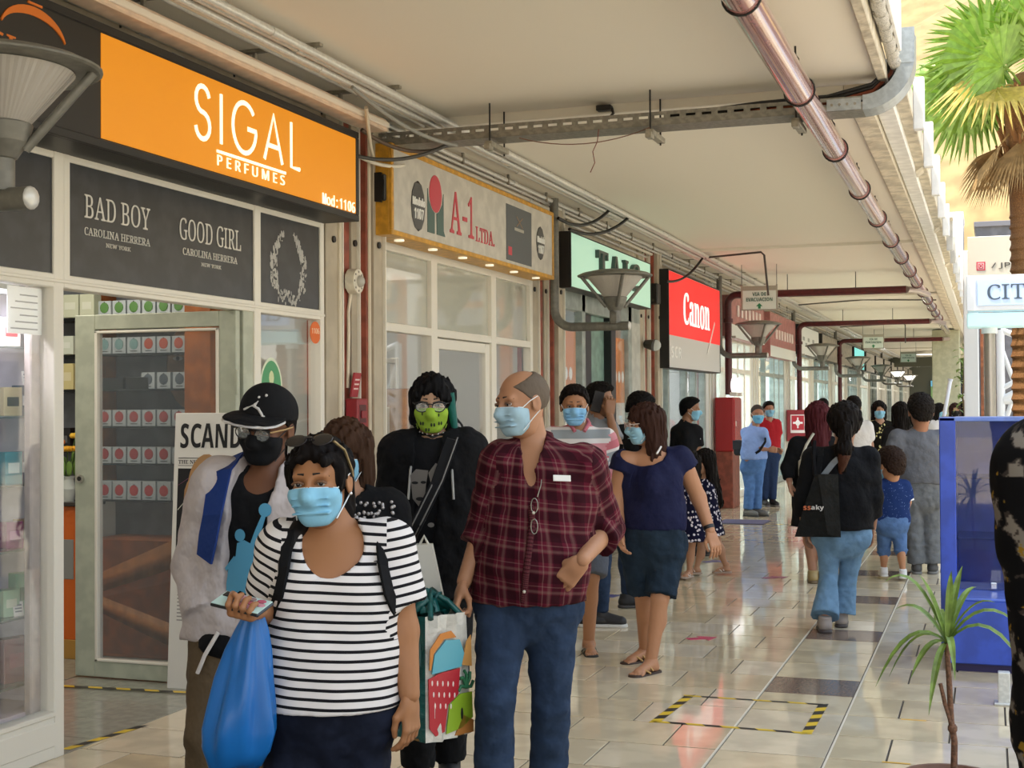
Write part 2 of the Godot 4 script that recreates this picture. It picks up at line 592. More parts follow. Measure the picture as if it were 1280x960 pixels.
# ---------------------------------------------------------------- shops
var PANE: StandardMaterial3D
func fit(s: String, w: float, h: float, m: Material, parent: Node, at: Vector3, turn := PI / 2, fontname := "Droid Sans", weight := 400, called := "lettering", depth := 0.006) -> MeshInstance3D:
	var o := lettering(s, h, m, parent, at, turn, fontname, weight, 1.0, depth, called)
	var b: AABB = o.mesh.get_aabb()
	o.scale.x = w / maxf(b.size.x, 0.01)
	o.scale.y = h / maxf(b.size.y, 0.01)
	var c := b.get_center()
	o.position -= Basis(Vector3.UP, turn) * Vector3(c.x * o.scale.x, 0, 0) + Vector3(0, c.y * o.scale.y, 0)
	return o
func frame_bar(parent: Node, z0: float, z1: float, y0: float, y1: float, x := -4.0, d := 0.07, called := "frame_bar") -> void:
	put(called, G.new().bx(V(x - d, y0, z0), V(x + (0.012 if called in ["post", "stile"] else 0.009), y1, z1), 0.004), FR, parent)
func pane(parent: Node, z0: float, z1: float, y0: float, y1: float, m: Material = null, x := -4.03) -> MeshInstance3D:
	return put("pane", G.new().bx(V(x - 0.004, y0, z0), V(x + 0.004, y1, z1)), m if m else PANE, parent)
func window_node(called: String) -> Node3D:
	var w := Node3D.new()
	w.name = numbered(called)
	add_child(w)
	w.set_meta("kind", "structure")
	return w
func sign_box(label: String, cat: String, z0: float, z1: float, y0: float, y1: float, xb: float, xf: float, shell: Material, face: Material, rim := 0.03, facecol := "face_panel") -> Node3D:
	# front plane x = xf; z0 the near end
	var s := thing("shop_sign", label, cat, V(xb, y0, (z0 + z1) * 0.5))
	var L := (z0 - z1) * 0.5
	var H := y1 - y0
	var D := xf - xb
	put("casing", G.new().bx(V(0, 0, -L), V(D - 0.02, H, L), 0.006), shell, s)
	for a: Array in [[0, rim], [H - rim, H]]:
		put("rim", G.new().bx(V(D - 0.025, a[0], -L), V(D, a[1], L), 0.004), shell, s)
	for a: float in [-1.0, 1.0]:
		put("rim", G.new().bx(V(D - 0.025, rim, a * L - (rim if a > 0 else 0.0)), V(D, H - rim, a * L + (rim if a < 0 else 0.0)), 0.004), shell, s)
	put(facecol, G.new().bx(V(D - 0.02, rim, -L + rim), V(D - 0.008, H - rim, L - rim)), face, s)
	return s
func shop_light(z0: float, z1: float, e: float, col := Color("fff6e6"), x := -5.3) -> void:
	var w := absf(z1 - z0)
	var t := thing("ceiling_light", "flat white ceiling light inside the %s" % front_name(int((absf(z0) - 4.2) / PITCH) + 1), "ceiling light", V(x, 2.74, (z0 + z1) * 0.5))
	put("diffuser", G.new().bx(V(-0.55, -0.012, -w * 0.36), V(0.55, 0.0, w * 0.36)), glow(col, 0.8), t)
	put("housing", G.new().bx(V(-0.58, 0.0, -w * 0.38), V(0.58, 0.02, w * 0.38), 0.004), FR, t)
	var l := AreaLight3D.new()
	l.name = "ceiling_light_lamp"
	add_child(l)
	l.position = V(x, 2.715, (z0 + z1) * 0.5)
	l.rotation_degrees = V(-90, 0, 0)
	l.area_size = Vector2(1.1, w * 0.72)
	l.light_color = col
	l.light_energy = e
	l.shadow_enabled = true
	l.set("area_range", 12.0)
func carton(parent_label: String, c: Vector3, s: Vector3, m: Material, turn := 0.0, group := "", mark: Material = null, markh := 0.5) -> Node3D:
	var t := thing("perfume_box", parent_label, "box", c, turn, group)
	put("carton", G.new().bx(V(-s.x / 2, 0, -s.z / 2), V(s.x / 2, s.y, s.z / 2), 0.002), m, t)
	if mark: put("label_patch", G.new().bx(V(-s.x * 0.32, s.y * (markh - 0.16), s.z / 2 - 0.001), V(s.x * 0.32, s.y * (markh + 0.16), s.z / 2 + 0.001)), mark, t)
	return t
func build_shops() -> void:
	PANE = glass(Color("dfeeea"), 0.03, 0.02)
	var dim := glass(Color("5a6468"), 0.55, 0.03)
	var white := mat(Color("f2f2ee"), 0.5)
	var black := mat(Color("1c1a17"), 0.45)
	var orange_lit := glow(Color("ef8e0c"), 0.34, Color("dc9018"))
	var cream_lit := glow(Color("fff4d8"), 0.8, Color("fbf4e0"))
	# ================= perfume shop
	var s := sign_box("long black sign box with a lit orange panel and thin white lettering", "sign", -4.2, -7.79, 2.745, 3.31, -4.0, -3.74, black, mat(Color("24211d"), 0.4), 0.04)
	s.position.x = -4.0
	var o := V(0.253, 0, 0)
	var zc := (-4.2 - 7.79) * 0.5
	put("lit_panel", G.new().bx(V(0.245, 0.045, -7.75 - zc), V(0.256, 0.52, -5.145 - zc), 0.002), orange_lit, s)
	var y0 := 2.745
	# thin rounded strokes, built letter by letter
	var R := 0.0135
	var Y := 3.073 - y0
	var put_letter := func(c: float, strokes: Array) -> void:
		var g := G.new()
		for st: Array in strokes:
			var pts := PackedVector3Array()
			for q: Vector2 in st: pts.append(V(0, q.y, -q.x))
			g.tube(pts, R, 8)
		var n := put("lettering", g, cream_lit, s)
		n.position = V(0.256, Y, -c - zc)
		n.scale.x = 0.5
	var sp2 := []
	for k in 25:
		var t := k / 24.0
		var an := lerpf(0.25, 1.5 * PI + 0.1, minf(t * 2.0, 1.0)) if t <= 0.5 else lerpf(0.5 * PI, -PI + 0.25 - 0.1, (t - 0.5) * 2.0)
		sp2.append(Vector2(cos(an) * 0.062, 0.068 + sin(an) * 0.066) if t <= 0.5 else Vector2(cos(an) * 0.066, -0.066 + sin(an) * 0.068))
	put_letter.call(5.979, [sp2])
	put_letter.call(6.155, [[Vector2(0, 0.13), Vector2(0, -0.13)]])
	var gp2 := []
	for k in 25:
		var an := lerpf(0.7, TAU - 0.15, k / 24.0)
		gp2.append(Vector2(cos(an) * 0.12, sin(an) * 0.134))
	put_letter.call(6.391, [gp2, [Vector2(0.12, -0.02), Vector2(0.12, 0.0), Vector2(0.03, 0.0)]])
	put_letter.call(6.702, [[Vector2(-0.1, -0.13), Vector2(0, 0.13), Vector2(0.1, -0.13)], [Vector2(-0.065, -0.045), Vector2(0.065, -0.045)]])
	put_letter.call(6.952, [[Vector2(-0.045, 0.13), Vector2(-0.045, -0.125), Vector2(0.055, -0.125)]])
	put("underline", G.new().bx(V(0.254, 2.893 - y0, -6.84 - zc), V(0.261, 2.908 - y0, -6.11 - zc)), cream_lit, s)
	fit("P E R F U M E S", 0.71, 0.056, cream_lit, s, V(0.258, 2.855 - y0, -6.47 - zc))
	fit("Mod:1106", 0.44, 0.07, cream_lit, s, V(0.258, 2.826 - y0, -7.51 - zc), PI / 2, "Droid Sans Mono", 400)
	var om := mat(Color("d9731c"), 0.5)
	var cres := PackedVector2Array()
	for k in 17:
		var t := PI * (0.92 - 0.84 * k / 16.0)
		cres.append(Vector2(cos(t) * 0.21, sin(t) * 0.135))
	for k in 17:
		var t := PI * (0.08 + 0.84 * k / 16.0)
		cres.append(Vector2(cos(t) * 0.205 - 0.0, sin(t) * 0.095 + 0.002))
	var cr := put("crescent", G.new().ext(cres, 0.0, 0.008), om, s)
	cr.transform = Transform3D(Basis(Vector3.UP, PI / 2), V(0.25, 3.12 - y0, -4.69 - zc))
	put("dash", G.new().bx(V(0.25, 3.262 - y0, -4.74 - zc), V(0.258, 3.275 - y0, -4.65 - zc)), om, s)
	fit("SIGAL", 0.52, 0.1, om, s, V(0.252, 3.05 - y0, -4.68 - zc))
	# shop front
	var w := window_node("window_1")
	frame_bar(w, -4.2, -5.135, 0.0, 0.19, -4.0, 0.06, "kick_panel")
	put("kick_groove", G.new().bx(V(-4.0, 0.055, -5.135), V(-3.984, 0.165, -4.2), 0.005), FR, w)
	put("sill", G.new().bx(V(-4.06, 0.19, -5.135), V(-3.98, 0.212, -4.2), 0.004), FR, w)
	frame_bar(w, -5.13, -5.2, 0.0, 2.75, -4.0, 0.09, "post")
	frame_bar(w, -5.2, -5.246, 2.13, 2.75, -4.0, 0.09, "post")
	frame_bar(w, -6.918, -6.99, 0.0, 2.75, -4.0, 0.08, "post")
	frame_bar(w, -7.74, -7.79, 0.0, 2.75, -4.0, 0.08, "post")
	frame_bar(w, -4.2, -7.79, 2.128, 2.19, -4.0, 0.08, "transom")
	frame_bar(w, -4.2, -7.79, 2.715, 2.75, -4.0, 0.08, "head_bar")
	put("transom_lip", G.new().bx(V(-4.0, 2.15, -7.79), V(-3.982, 2.166, -4.2), 0.003), FR, w)
	frame_bar(w, -6.99, -7.74, 0.0, 0.2, -4.0, 0.06, "kick_panel")
	pane(w, -4.2, -5.13, 0.2, 2.13)
	pane(w, -6.99, -7.74, 0.2, 2.13)
	put("inner_jamb", G.new().bx(V(-4.1, 0.2, -5.13), V(-4.06, 2.13, -5.06), 0.006), noisy(Color("b7aaa2"), Color("c3b7b0"), 2.0, 0.4), w)
	# printed upper panes
	var prn := noisy(Color("2b2c2f"), Color("35373a"), 1.0, 0.28)
	var tm := mat(Color("d6d2c8"), 0.5)
	for a: Array in [[-4.2, -5.17], [-5.246, -6.918], [-6.99, -7.74]]:
		put("printed_pane", G.new().bx(V(-4.02, 2.19, a[1]), V(-4.0, 2.715, a[0])), prn, w)
	var X := -3.998
	fit("BAD BOY", 0.53, 0.112, tm, w, V(X, 2.531, -5.628), PI / 2, "Droid Serif", 400, "lettering", 0.003)
	fit("CAROLINA HERRERA", 0.53, 0.038, tm, w, V(X, 2.412, -5.628), PI / 2, "Droid Serif", 400, "lettering", 0.003)
	fit("NEW YORK", 0.2, 0.02, tm, w, V(X, 2.361, -5.628), PI / 2, "Droid Serif", 400, "lettering", 0.003)
	fit("GOOD GIRL", 0.62, 0.115, tm, w, V(X, 2.521, -6.47), PI / 2, "Droid Serif", 400, "lettering", 0.003)
	fit("CAROLINA HERRERA", 0.55, 0.038, tm, w, V(X, 2.404, -6.466), PI / 2, "Droid Serif", 400, "lettering", 0.003)
	fit("NEW YORK", 0.2, 0.02, tm, w, V(X, 2.35, -6.469), PI / 2, "Droid Serif", 400, "lettering", 0.003)
	var K := PackedVector2Array([Vector2(-0.05, -0.06), Vector2(-0.03, -0.06), Vector2(-0.03, 0.06), Vector2(-0.05, 0.06)])
	# white splash print
	var rng := RandomNumberGenerator.new()
	rng.seed = 5
	var sp := G.new()
	for k in 300:
		var side := -1.0 if k % 2 == 0 else 1.0
		var yy := rng.randf_range(0.0, 0.43)
		var zz := side * (0.05 + 0.13 * absf(sin(yy * 4.6 + 0.5)) + rng.randf_range(-0.035, 0.05) * 1.0) * (1.0 - 0.6 * maxf(0, yy - 0.28) / 0.2)
		if yy < 0.08: zz = rng.randf_range(-0.14, 0.14)
		sp.sph(V(-3.999, 2.2 + yy, -7.345 + zz), V(0.0015, rng.randf_range(0.004, 0.02), rng.randf_range(0.004, 0.011)), 6)
	put("splash_print", sp, mat(Color("b8b6b0"), 0.5), w)
	# door leaf, open inwards, parallel to the x axis
	var d := window_node("door_1")
	d.position = V(-4.0, 0, -6.75)
	var dg := noisy(Color("aab09c"), Color("b6bba8"), 1.2, 0.45)
	for a: Array in [[-1.085, -0.945, 0.0, 2.125, "stile"], [-0.11, 0.0, 0.0, 2.125, "stile"], [-0.945, -0.11, 2.03, 2.125, "rail"], [-0.945, -0.11, 0.0, 0.1, "rail"]]:
		put(a[4], G.new().bx(V(a[0], a[2] + 0.008, -0.022), V(a[1], a[3], 0.022), 0.004), dg, d)
	for a: Array in [[-0.945, -0.925, 0.1, 2.03], [-0.13, -0.11, 0.1, 2.03], [-0.945, -0.11, 2.015, 2.03], [-0.945, -0.11, 0.1, 0.115]]:
		put("glazing_bead", G.new().bx(V(a[0], a[2], -0.028), V(a[1], a[3], 0.028), 0.003), FR, d)
	put("pane", G.new().bx(V(-0.93, 0.1, -0.004), V(-0.12, 2.03, 0.004)), glass(Color("7b848a"), 0.2, 0.02), d)
	put("lock", G.new().cyl(V(-1.045, 1.164, 0.02), V(-1.045, 1.164, 0.035), 0.026), mat(Color("c9c6bb"), 0.3, 0.8), d)
	put("keyhole", G.new().cyl(V(-1.045, 1.164, 0.035), V(-1.045, 1.164, 0.037), 0.014), mat(Color("2a2724"), 0.5), d)
	for y: float in [0.25, 1.65]: put("hinge", G.new().cyl(V(0.012, y, 0.03), V(0.012, y + 0.14, 0.03), 0.012), dg, d)
	put("jamb", G.new().bx(V(-0.06, 0, -0.17), V(0.0, 2.13, -0.06), 0.004), dg, d)
	# orange round sticker and green egg-shaped sticker on the side light
	var st := thing("sticker", "round orange sticker reading 1106 on the narrow shop pane", "sticker", V(-3.998, 2.045, -7.68))
	put("disc", G.new().at(Transform3D(Basis(Vector3.UP, PI / 2), Vector3.ZERO)).cyl(V(0, 0, 0), V(0, 0, 0.003), 0.07, 0.07, 24), mat(Color("e0691c"), 0.5), st)
	fit("1106", 0.1, 0.035, mat(Color("f3d9b8"), 0.5), st, V(0.004, 0.01, 0), PI / 2, "Droid Sans", 400, "lettering", 0.002)
	var eg := PackedVector2Array()
	for k in 24:
		var t := TAU * k / 24.0
		eg.append(Vector2(cos(t) * 0.13 * (1.0 - 0.12 * sin(t)), sin(t) * 0.15))
	st = thing("sticker", "green egg shaped sticker with pale rim behind the black cap", "sticker", V(-3.998, 1.72, -7.12))
	var em := put("rim", G.new().ext(eg, 0, 0.002), mat(Color("d8e2c8"), 0.5), st)
	em.rotation.y = PI / 2
	em = put("centre", G.new().at(Transform3D(Basis().scaled(V(0.88, 0.88, 1)), Vector3.ZERO)).ext(eg, 0, 0.0035), mat(Color("4f9a68"), 0.5), st)
	em.rotation.y = PI / 2
	put("seal", G.new().at(Transform3D(Basis(Vector3.UP, PI / 2), V(0.003, 0.03, 0))).sph(Vector3.ZERO, V(0.035, 0.05, 0.001)), mat(Color("cfd8a8"), 0.5), st)
	# window display
	var lil := noisy(Color("9d92a0"), Color("aaa0ac"), 1.0, 0.55)
	var disp := thing("display_case", "lilac lined window display case with glass shelves of perfume boxes", "display case", V(-4.45, 0, -4.65))
	put("back_panel", G.new().bx(V(-0.03, 0.2, -0.62), V(0, 2.13, 0.45)), lil, disp)
	put("floor_panel", G.new().bx(V(0, 0.2, -0.6), V(0.36, 0.22, 0.45)), mat(Color("c9bcc4"), 0.5), disp)
	put("side_panel", G.new().bx(V(0, 0.2, -0.62), V(0.34, 2.13, -0.605)), noisy(Color("cfc9d6"), Color("dcd7e0"), 1.0, 0.3), disp)
	var shelf_y := [1.545, 1.237, 0.945, 0.64, 0.338]
	for y: float in shelf_y: put("shelf", G.new().bx(V(0.0, y - 0.01, -0.6), V(0.33, y, 0.45), 0.002), glass(Color("50645c"), 0.5, 0.02), disp)
	var bd := [[1.545, -5.13, 0.08, 0.14, "22304e", "navy perfume box with silver oval at the top of the window display", "c9ccd2"], [1.545, -5.03, 0.09, 0.13, "c8b98f", "beige perfume box beside the navy box in the window display", "3a3020"],
		[1.237, -5.13, 0.085, 0.145, "2c3c66", "dark blue perfume box under a price card on the second glass shelf", "d5d8df"], [1.237, -5.035, 0.085, 0.145, "1f93a6", "teal perfume box on the second glass shelf", "bfe0e2"],
		[0.945, -5.135, 0.075, 0.125, "b08d5e", "gold kraft perfume box with pale label on the third glass shelf", "e4d8bf"], [0.945, -5.045, 0.085, 0.12, "8e1f6d", "magenta perfume box on the third glass shelf", "c06aa8"],
		[0.64, -5.12, 0.1, 0.185, "8fb592", "tall mint green perfume box on the fourth glass shelf", "5b7d5e"], [0.64, -5.02, 0.08, 0.12, "9cc09e", "short mint green perfume box on the fourth glass shelf", "d5ddc5"],
		[0.338, -5.06, 0.13, 0.2, "6e1c24", "dark red perfume box on the lowest glass shelf", "8d3a3f"], [1.85, -5.18, 0.12, 0.13, "40282a", "dark brown perfume box high in the window display", "6a5552"], [1.86, -5.02, 0.09, 0.13, "e6e2da", "white perfume box with a red figure three in the window display", "c02734"]]
	for b: Array in bd:
		carton(b[5], V(-4.2, b[0], b[1] - 0.055), V(b[2], b[3], 0.07), mat(Color(b[4]), 0.4), PI / 2 - 0.35, "boxes in the perfume window", mat(Color(b[6]), 0.5))
	put("light_strip", G.new().bx(V(0.24, 2.1, -0.42), V(0.3, 2.115, 0.42), 0.003), glow(Color("f4f0ff"), 1.2), disp)
	var dl := AreaLight3D.new()
	dl.name = "light_strip_lamp"
	add_child(dl)
	dl.position = V(-4.18, 2.09, -4.65)
	dl.rotation_degrees = V(-90, 0, 0)
	dl.area_size = Vector2(0.08, 0.84)
	dl.light_color = Color("f4f0ff")
	dl.light_energy = 1.1
	dl.shadow_enabled = true
	put("shelf", G.new().bx(V(0.0, 1.845, -0.6), V(0.34, 1.855, 0.45), 0.002), glass(Color("50645c"), 0.5, 0.02), disp)
	for c: Array in [[1.237 + 0.145, -5.1, "on the blue boxes"], [0.945 + 0.125, -5.1, "on the gold box"], [0.64, -5.02, "in front of the green boxes"], [0.338, -5.13, "on the lowest shelf"], [1.545 + 0.14, -5.08, "on the navy box"], [1.86, -5.1, "under the dark brown box"]]:
		var t := thing("price_card", "small white price card leaning %s in the window" % c[2], "price card", V(-4.15, c[0], c[1] - 0.07), PI / 2 - 0.35, "price cards in the window")
		put("card", G.new().at(Transform3D(Basis(Vector3.RIGHT, -0.2), Vector3.ZERO)).bx(V(-0.025, 0, 0), V(0.025, 0.065, 0.003)), white, t)
		for r in 3: put("print_line", G.new().at(Transform3D(Basis(Vector3.RIGHT, -0.2), Vector3.ZERO)).bx(V(-0.017, 0.018 + r * 0.014, 0.003), V(0.017, 0.024 + r * 0.014, 0.0036)), mat(Color("6f7480"), 0.6), t)
	var pn := thing("notice", "white paper notice with printed lines taped inside the left window", "notice", V(-4.05, 2.02, -4.99))
	put("sheet", G.new().bx(V(0, -0.11, -0.13), V(0.003, 0.1, 0.1)), white, pn)
	for r in 6: put("print_line", G.new().bx(V(0.003, -0.09 + r * 0.03, -0.1), V(0.0036, -0.084 + r * 0.03, 0.08 - 0.03 * (r % 3))), mat(Color("77726c"), 0.6), pn)
	# inside: shelf wall facing the camera
	var unit := thing("shelf_unit", "grey backed glass shelves of perfume boxes behind the open glass door", "shelf unit", V(-5.1, 0, -7.55))
	var gr := noisy(Color("6d7278"), Color("7b8086"), 1.0, 0.5)
	put("back_panel", G.new().bx(V(-0.41, 0, -0.2), V(0.4, 2.75, -0.17)), gr, unit)
	put("side_panel", G.new().bx(V(0.31, 0, -0.17), V(0.5, 2.75, 0.12), 0.003), noisy(Color("a95a22"), Color("c4702e"), 1.0, 0.45), unit)
	put("side_panel", G.new().bx(V(-0.42, 0.98, -0.17), V(-0.4, 2.75, 0.1), 0.003), noisy(Color("a95a22"), Color("c4702e"), 1.0, 0.45), unit)
	put("base_cabinet", G.new().bx(V(-0.36, 0, -0.17), V(0.31, 0.74, 0.2), 0.003), noisy(Color("a6551d"), Color("bd6a2a"), 1.0, 0.45), unit)
	var ys := [2.17, 1.93, 1.7, 1.46, 1.22, 0.985]
	for y: float in ys: put("shelf", G.new().bx(V(-0.4, y - 0.012, -0.17), V(0.31, y, 0.08), 0.002), mat(Color("30363a"), 0.2), unit)
	var bl := ["green", "pale blue", "grey", "red", "red", "white"]
	var bc := ["5f8f4c", "7fa7a6", "5b6670", "b04a4c", "a83238", "c03a3f"]
	for r in 6:
		for k in (6 if r != 2 else 3):
			var col: String = bc[r]
			if r == 1 and k >= 3: col = "c0563e"
			var xx := -0.33 + k * 0.112 if r != 2 else -0.0 + k * 0.118
			var t := carton("%s box with %s round print, %s shelf behind the glass door" % ["pale", bl[r] if not (r == 1 and k >= 3) else "coral", ["top", "second", "third", "fourth", "fifth", "lowest"][r]], V(-5.1 + xx, ys[r], -7.53), V(0.1, 0.105 if r != 5 else 0.12, 0.08), mat(Color("bcc5c8"), 0.5), 0.0, "boxes in row %d behind the door" % (r + 1))
			put("round_print", G.new().at(Transform3D(Basis(), V(0, 0.06, 0.041))).sph(Vector3.ZERO, V(0.034, 0.036, 0.003), 12), mat(Color(col), 0.5), t)
			put("stem_print", G.new().bx(V(-0.004, 0.09, 0.04), V(0.004, 0.1, 0.042)), mat(Color("3a3a30"), 0.5), t)
			put("name_print", G.new().bx(V(-0.025, 0.012, 0.04), V(0.025, 0.018, 0.0415)), mat(Color("4a5055"), 0.5), t)
	for k in 2:
		carton("flat black perfume box on the third shelf behind the door, %s" % ["next to the stile", "beside the white boxes"][k], V(-5.37 + k * 0.19, ys[2], -7.52), V(0.17, 0.075, 0.07), mat(Color("17181b"), 0.4))
	# back-lit face print between the shelves, and the print of crossed legs on the base cabinet
	var fp := thing("poster", "large printed close-up of a woman's face behind the shelves", "poster", V(-4.95, 1.85, -7.71))
	var skin := noisy(Color("9c7f6a"), Color("b3937c"), 2.0, 0.5)
	put("sheet", G.new().bx(V(-0.2, -0.3, 0), V(0.24, 0.3, 0.006)), gr, fp)
	put("face_print", G.new().sph(V(0.02, 0, 0.008), V(0.17, 0.28, 0.004), 20), skin, fp)
	for a: Array in [[-0.06, 0.05], [0.09, 0.06]]:
		put("eye_print", G.new().sph(V(a[0], a[1], 0.013), V(0.04, 0.014, 0.003)), mat(Color("e6e0da"), 0.5), fp)
		put("iris_print", G.new().sph(V(a[0], a[1], 0.016), V(0.014, 0.014, 0.003)), mat(Color("2d2520"), 0.5), fp)
		put("brow_print", G.new().sph(V(a[0], a[1] + 0.035, 0.013), V(0.06, 0.011, 0.003)), mat(Color("3a2c24"), 0.5), fp)
	put("nose_print", G.new().tube(PackedVector3Array([V(0.03, 0.04, 0.012), V(0.02, -0.06, 0.012), V(-0.01, -0.08, 0.012)]), 0.006, 6), mat(Color("86664f"), 0.5), fp)
	put("mouth_print", G.new().sph(V(0.01, -0.15, 0.012), V(0.055, 0.018, 0.003)), mat(Color("8d4a45"), 0.5), fp)
	var lp := thing("poster", "amber print of long bare legs on the cabinet front behind the door", "poster", V(-5.15, 0.38, -7.345))
	put("sheet", G.new().bx(V(-0.38, -0.36, 0), V(0.38, 0.36, 0.005)), noisy(Color("7e3d14"), Color("94501f"), 1.5, 0.45), lp)
	var legm := noisy(Color("b8733a"), Color("cf8b4e"), 2.0, 0.4)
	put("leg_print", G.new().at(Transform3D(Basis().scaled(V(1, 1, 0.05)), V(0, 0, 0.004))).cyl(V(-0.36, 0.03, 0.0), V(0.36, 0.29, 0.0), 0.055, 0.09, 10), legm, lp)
	put("leg_print", G.new().at(Transform3D(Basis().scaled(V(1, 1, 0.05)), V(0, 0, 0.004))).cyl(V(-0.36, -0.0, 0.0), V(0.37, -0.24, 0.0), 0.05, 0.075, 10), legm, lp)
	# counter and shelves at the left of the door opening
	var ct := thing("counter", "bright orange shop counter with a tan base left of the glass door", "counter", V(-5.75, 0, -7.3))
	put("front", G.new().bx(V(-0.5, 0.12, -0.1), V(0.36, 0.96, 0.1), 0.004), mat(Color("d5661a"), 0.4), ct)
	put("base", G.new().bx(V(-0.5, 0, -0.1), V(0.37, 0.12, 0.11), 0.003), mat(Color("b98a3e"), 0.5), ct)
	put("top", G.new().bx(V(-0.5, 0.96, -0.12), V(0.38, 0.985, 0.13), 0.004), mat(Color("3a332f"), 0.3), ct)
	put("niche", G.new().bx(V(0.0, 0.5, 0.09), V(0.3, 0.75, 0.106), 0.003), mat(Color("8f8f8c"), 0.4), ct)
	var ls := thing("shelf_unit", "narrow dark shelves with cream boxes at the left edge of the doorway", "shelf unit", V(-5.8, 0, -7.55))
	put("back_panel", G.new().bx(V(-0.5, 1.0, -0.2), V(0.28, 2.75, -0.18)), gr, ls)
	for y: float in [1.3, 1.7, 1.93, 2.17]: put("shelf", G.new().bx(V(-0.5, y - 0.015, -0.18), V(0.28, y, 0.05), 0.002), mat(Color("26292b"), 0.3), ls)
	var ii := 0
	for a: Array in [[-5.66, 2.17, 0.13, 0.15, "c9cdb4"], [-5.53, 2.17, 0.11, 0.15, "c9cdb4"], [-5.7, 1.93, 0.13, 0.12, "cfd6c6"], [-5.68, 1.7, 0.09, 0.17, "cfc28a"], [-5.72, 1.3, 0.12, 0.15, "1d1b1a"]]:
		carton(["cream perfume box at the top left of the doorway", "cream perfume box beside the orange upright, top row", "pale green perfume box on the second shelf left of the door", "tall yellow perfume box left of the door", "black framed perfume box low on the left shelf"][ii], V(a[0], a[1], -7.48), V(a[2], a[3], 0.08), mat(Color(a[4]), 0.5), 0.0, "", mat(Color(a[4]).lightened(0.3), 0.5))
		ii += 1
	var fl := thing("flower_vase", "yellow and orange flowers with green leaves standing on the orange counter", "flowers", V(-5.55, 0.985, -7.27))
	put("vase", G.new().lathe(PackedVector2Array([Vector2(0, 0), Vector2(0.04, 0), Vector2(0.055, 0.08), Vector2(0.04, 0.14), Vector2(0.045, 0.16)]), 16), mat(Color("cfd4cc"), 0.2), fl)
	for k in 7:
		var p := V(cos(k * 2.4) * 0.07, 0.33 + 0.04 * (k % 3), sin(k * 2.4) * 0.07)
		put("stem", G.new().tube(PackedVector3Array([V(0, 0.12, 0), p * 0.6 + V(0, 0.05, 0), p]), 0.004, 5), mat(Color("55732f"), 0.6), fl)
		var bl2 := G.new()
		for j in 7: bl2.sph(p + V(cos(j * 0.9) * 0.02, 0.006, sin(j * 0.9) * 0.02), V(0.016, 0.018, 0.016), 8)
		bl2.sph(p + V(0, 0.01, 0), V(0.016, 0.016, 0.016), 8)
		put("bloom", bl2, mat(Color(["e9a61c", "e07a1a", "f0c33a"][k % 3]), 0.6), fl)
		put("leaf", G.new().sph(p * 0.7 + V(0.02, -0.02, 0.01), V(0.025, 0.05, 0.008), 8), mat(Color("6d8f3c"), 0.6), fl)
	shop_light(-4.4, -7.6, 2.2)
	# ================= yellow framed shop
	var yel := noisy(Color("c98e22"), Color("d59c30"), 2.0, 0.4)
	s = sign_box("long grey sign with yellow frame, red lettering and a red oval", "sign", -8.29, -11.88, 2.725, 3.34, -3.96, -3.74, yel, noisy(Color("bdb8ac"), Color("c9c4b9"), 1.0, 0.5), 0.035)
	zc = (-8.29 - 11.88) * 0.5
	y0 = 2.725
	var dk := mat(Color("4b4a48"), 0.5)
	var rd := mat(Color("c2404c"), 0.5)
	var gn := mat(Color("45605a"), 0.5)
	var XF := 0.214
	var TURN := Basis(Vector3.UP, PI / 2)
	for a: Array in [[8.746, 2.975, 0.125, 0.178, "1107"], [11.498, 3.018, 0.12, 0.15, "1107"]]:
		var oval := put("dark_oval", G.new().sph(Vector3.ZERO, V(0.004, a[3], a[2])), dk, s)
		oval.position = V(XF, a[1] - y0, -a[0] - zc)
		fit("Modulo", a[2] * 1.7, 0.06, white, s, V(XF + 0.006, a[1] - y0 + 0.03, -a[0] - zc), PI / 2, "Droid Sans", 700)
		fit(a[4], a[2] * 1.3, 0.075, white, s, V(XF + 0.006, a[1] - y0 - 0.055, -a[0] - zc), PI / 2, "Droid Sans", 700)
	put("red_oval", G.new().sph(V(XF, 3.105 - y0, -9.065 - zc), V(0.005, 0.135, 0.118), 24), rd, s)
	for sd in 2:
		var pl := PackedVector2Array()
		if sd == 0: pl = PackedVector2Array([Vector2(-0.15, 0.14), Vector2(-0.13, 0.06), Vector2(-0.07, 0.0), Vector2(-0.02, -0.02), Vector2(-0.02, -0.17), Vector2(-0.15, -0.17)])
		else: pl = PackedVector2Array([Vector2(0.15, 0.14), Vector2(0.13, 0.06), Vector2(0.07, 0.0), Vector2(0.02, -0.02), Vector2(0.02, -0.17), Vector2(0.18, -0.17), Vector2(0.15, -0.13)])
		var gmn := put("green_stand", G.new().ext(pl, 0, 0.004), gn, s)
		gmn.transform = Transform3D(TURN, V(XF - 0.002, 2.985 - y0, -9.065 - zc))
	fit("A", 0.23, 0.315, rd, s, V(XF, 3.02 - y0, -9.455 - zc), PI / 2, "Droid Serif", 400)
	put("dash", G.new().bx(V(XF - 0.004, 2.98 - y0, -9.69 - zc), V(XF + 0.004, 3.012 - y0, -9.6 - zc)), rd, s)
	fit("1", 0.12, 0.32, rd, s, V(XF, 3.025 - y0, -9.775 - zc), PI / 2, "Droid Serif", 400)
	fit("LTDA.", 0.42, 0.115, rd, s, V(XF, 2.915 - y0, -10.09 - zc), PI / 2, "Droid Serif", 400)
	put("dark_poster", G.new().bx(V(XF - 0.006, 2.785 - y0, -11.24 - zc), V(XF + 0.003, 3.25 - y0, -10.59 - zc)), mat(Color("565a5c"), 0.5), s)
	put("poster_print", G.new().bx(V(XF, 3.05 - y0, -11.03 - zc), V(XF + 0.004, 3.075 - y0, -10.79 - zc)), mat(Color("a8a498"), 0.5), s)
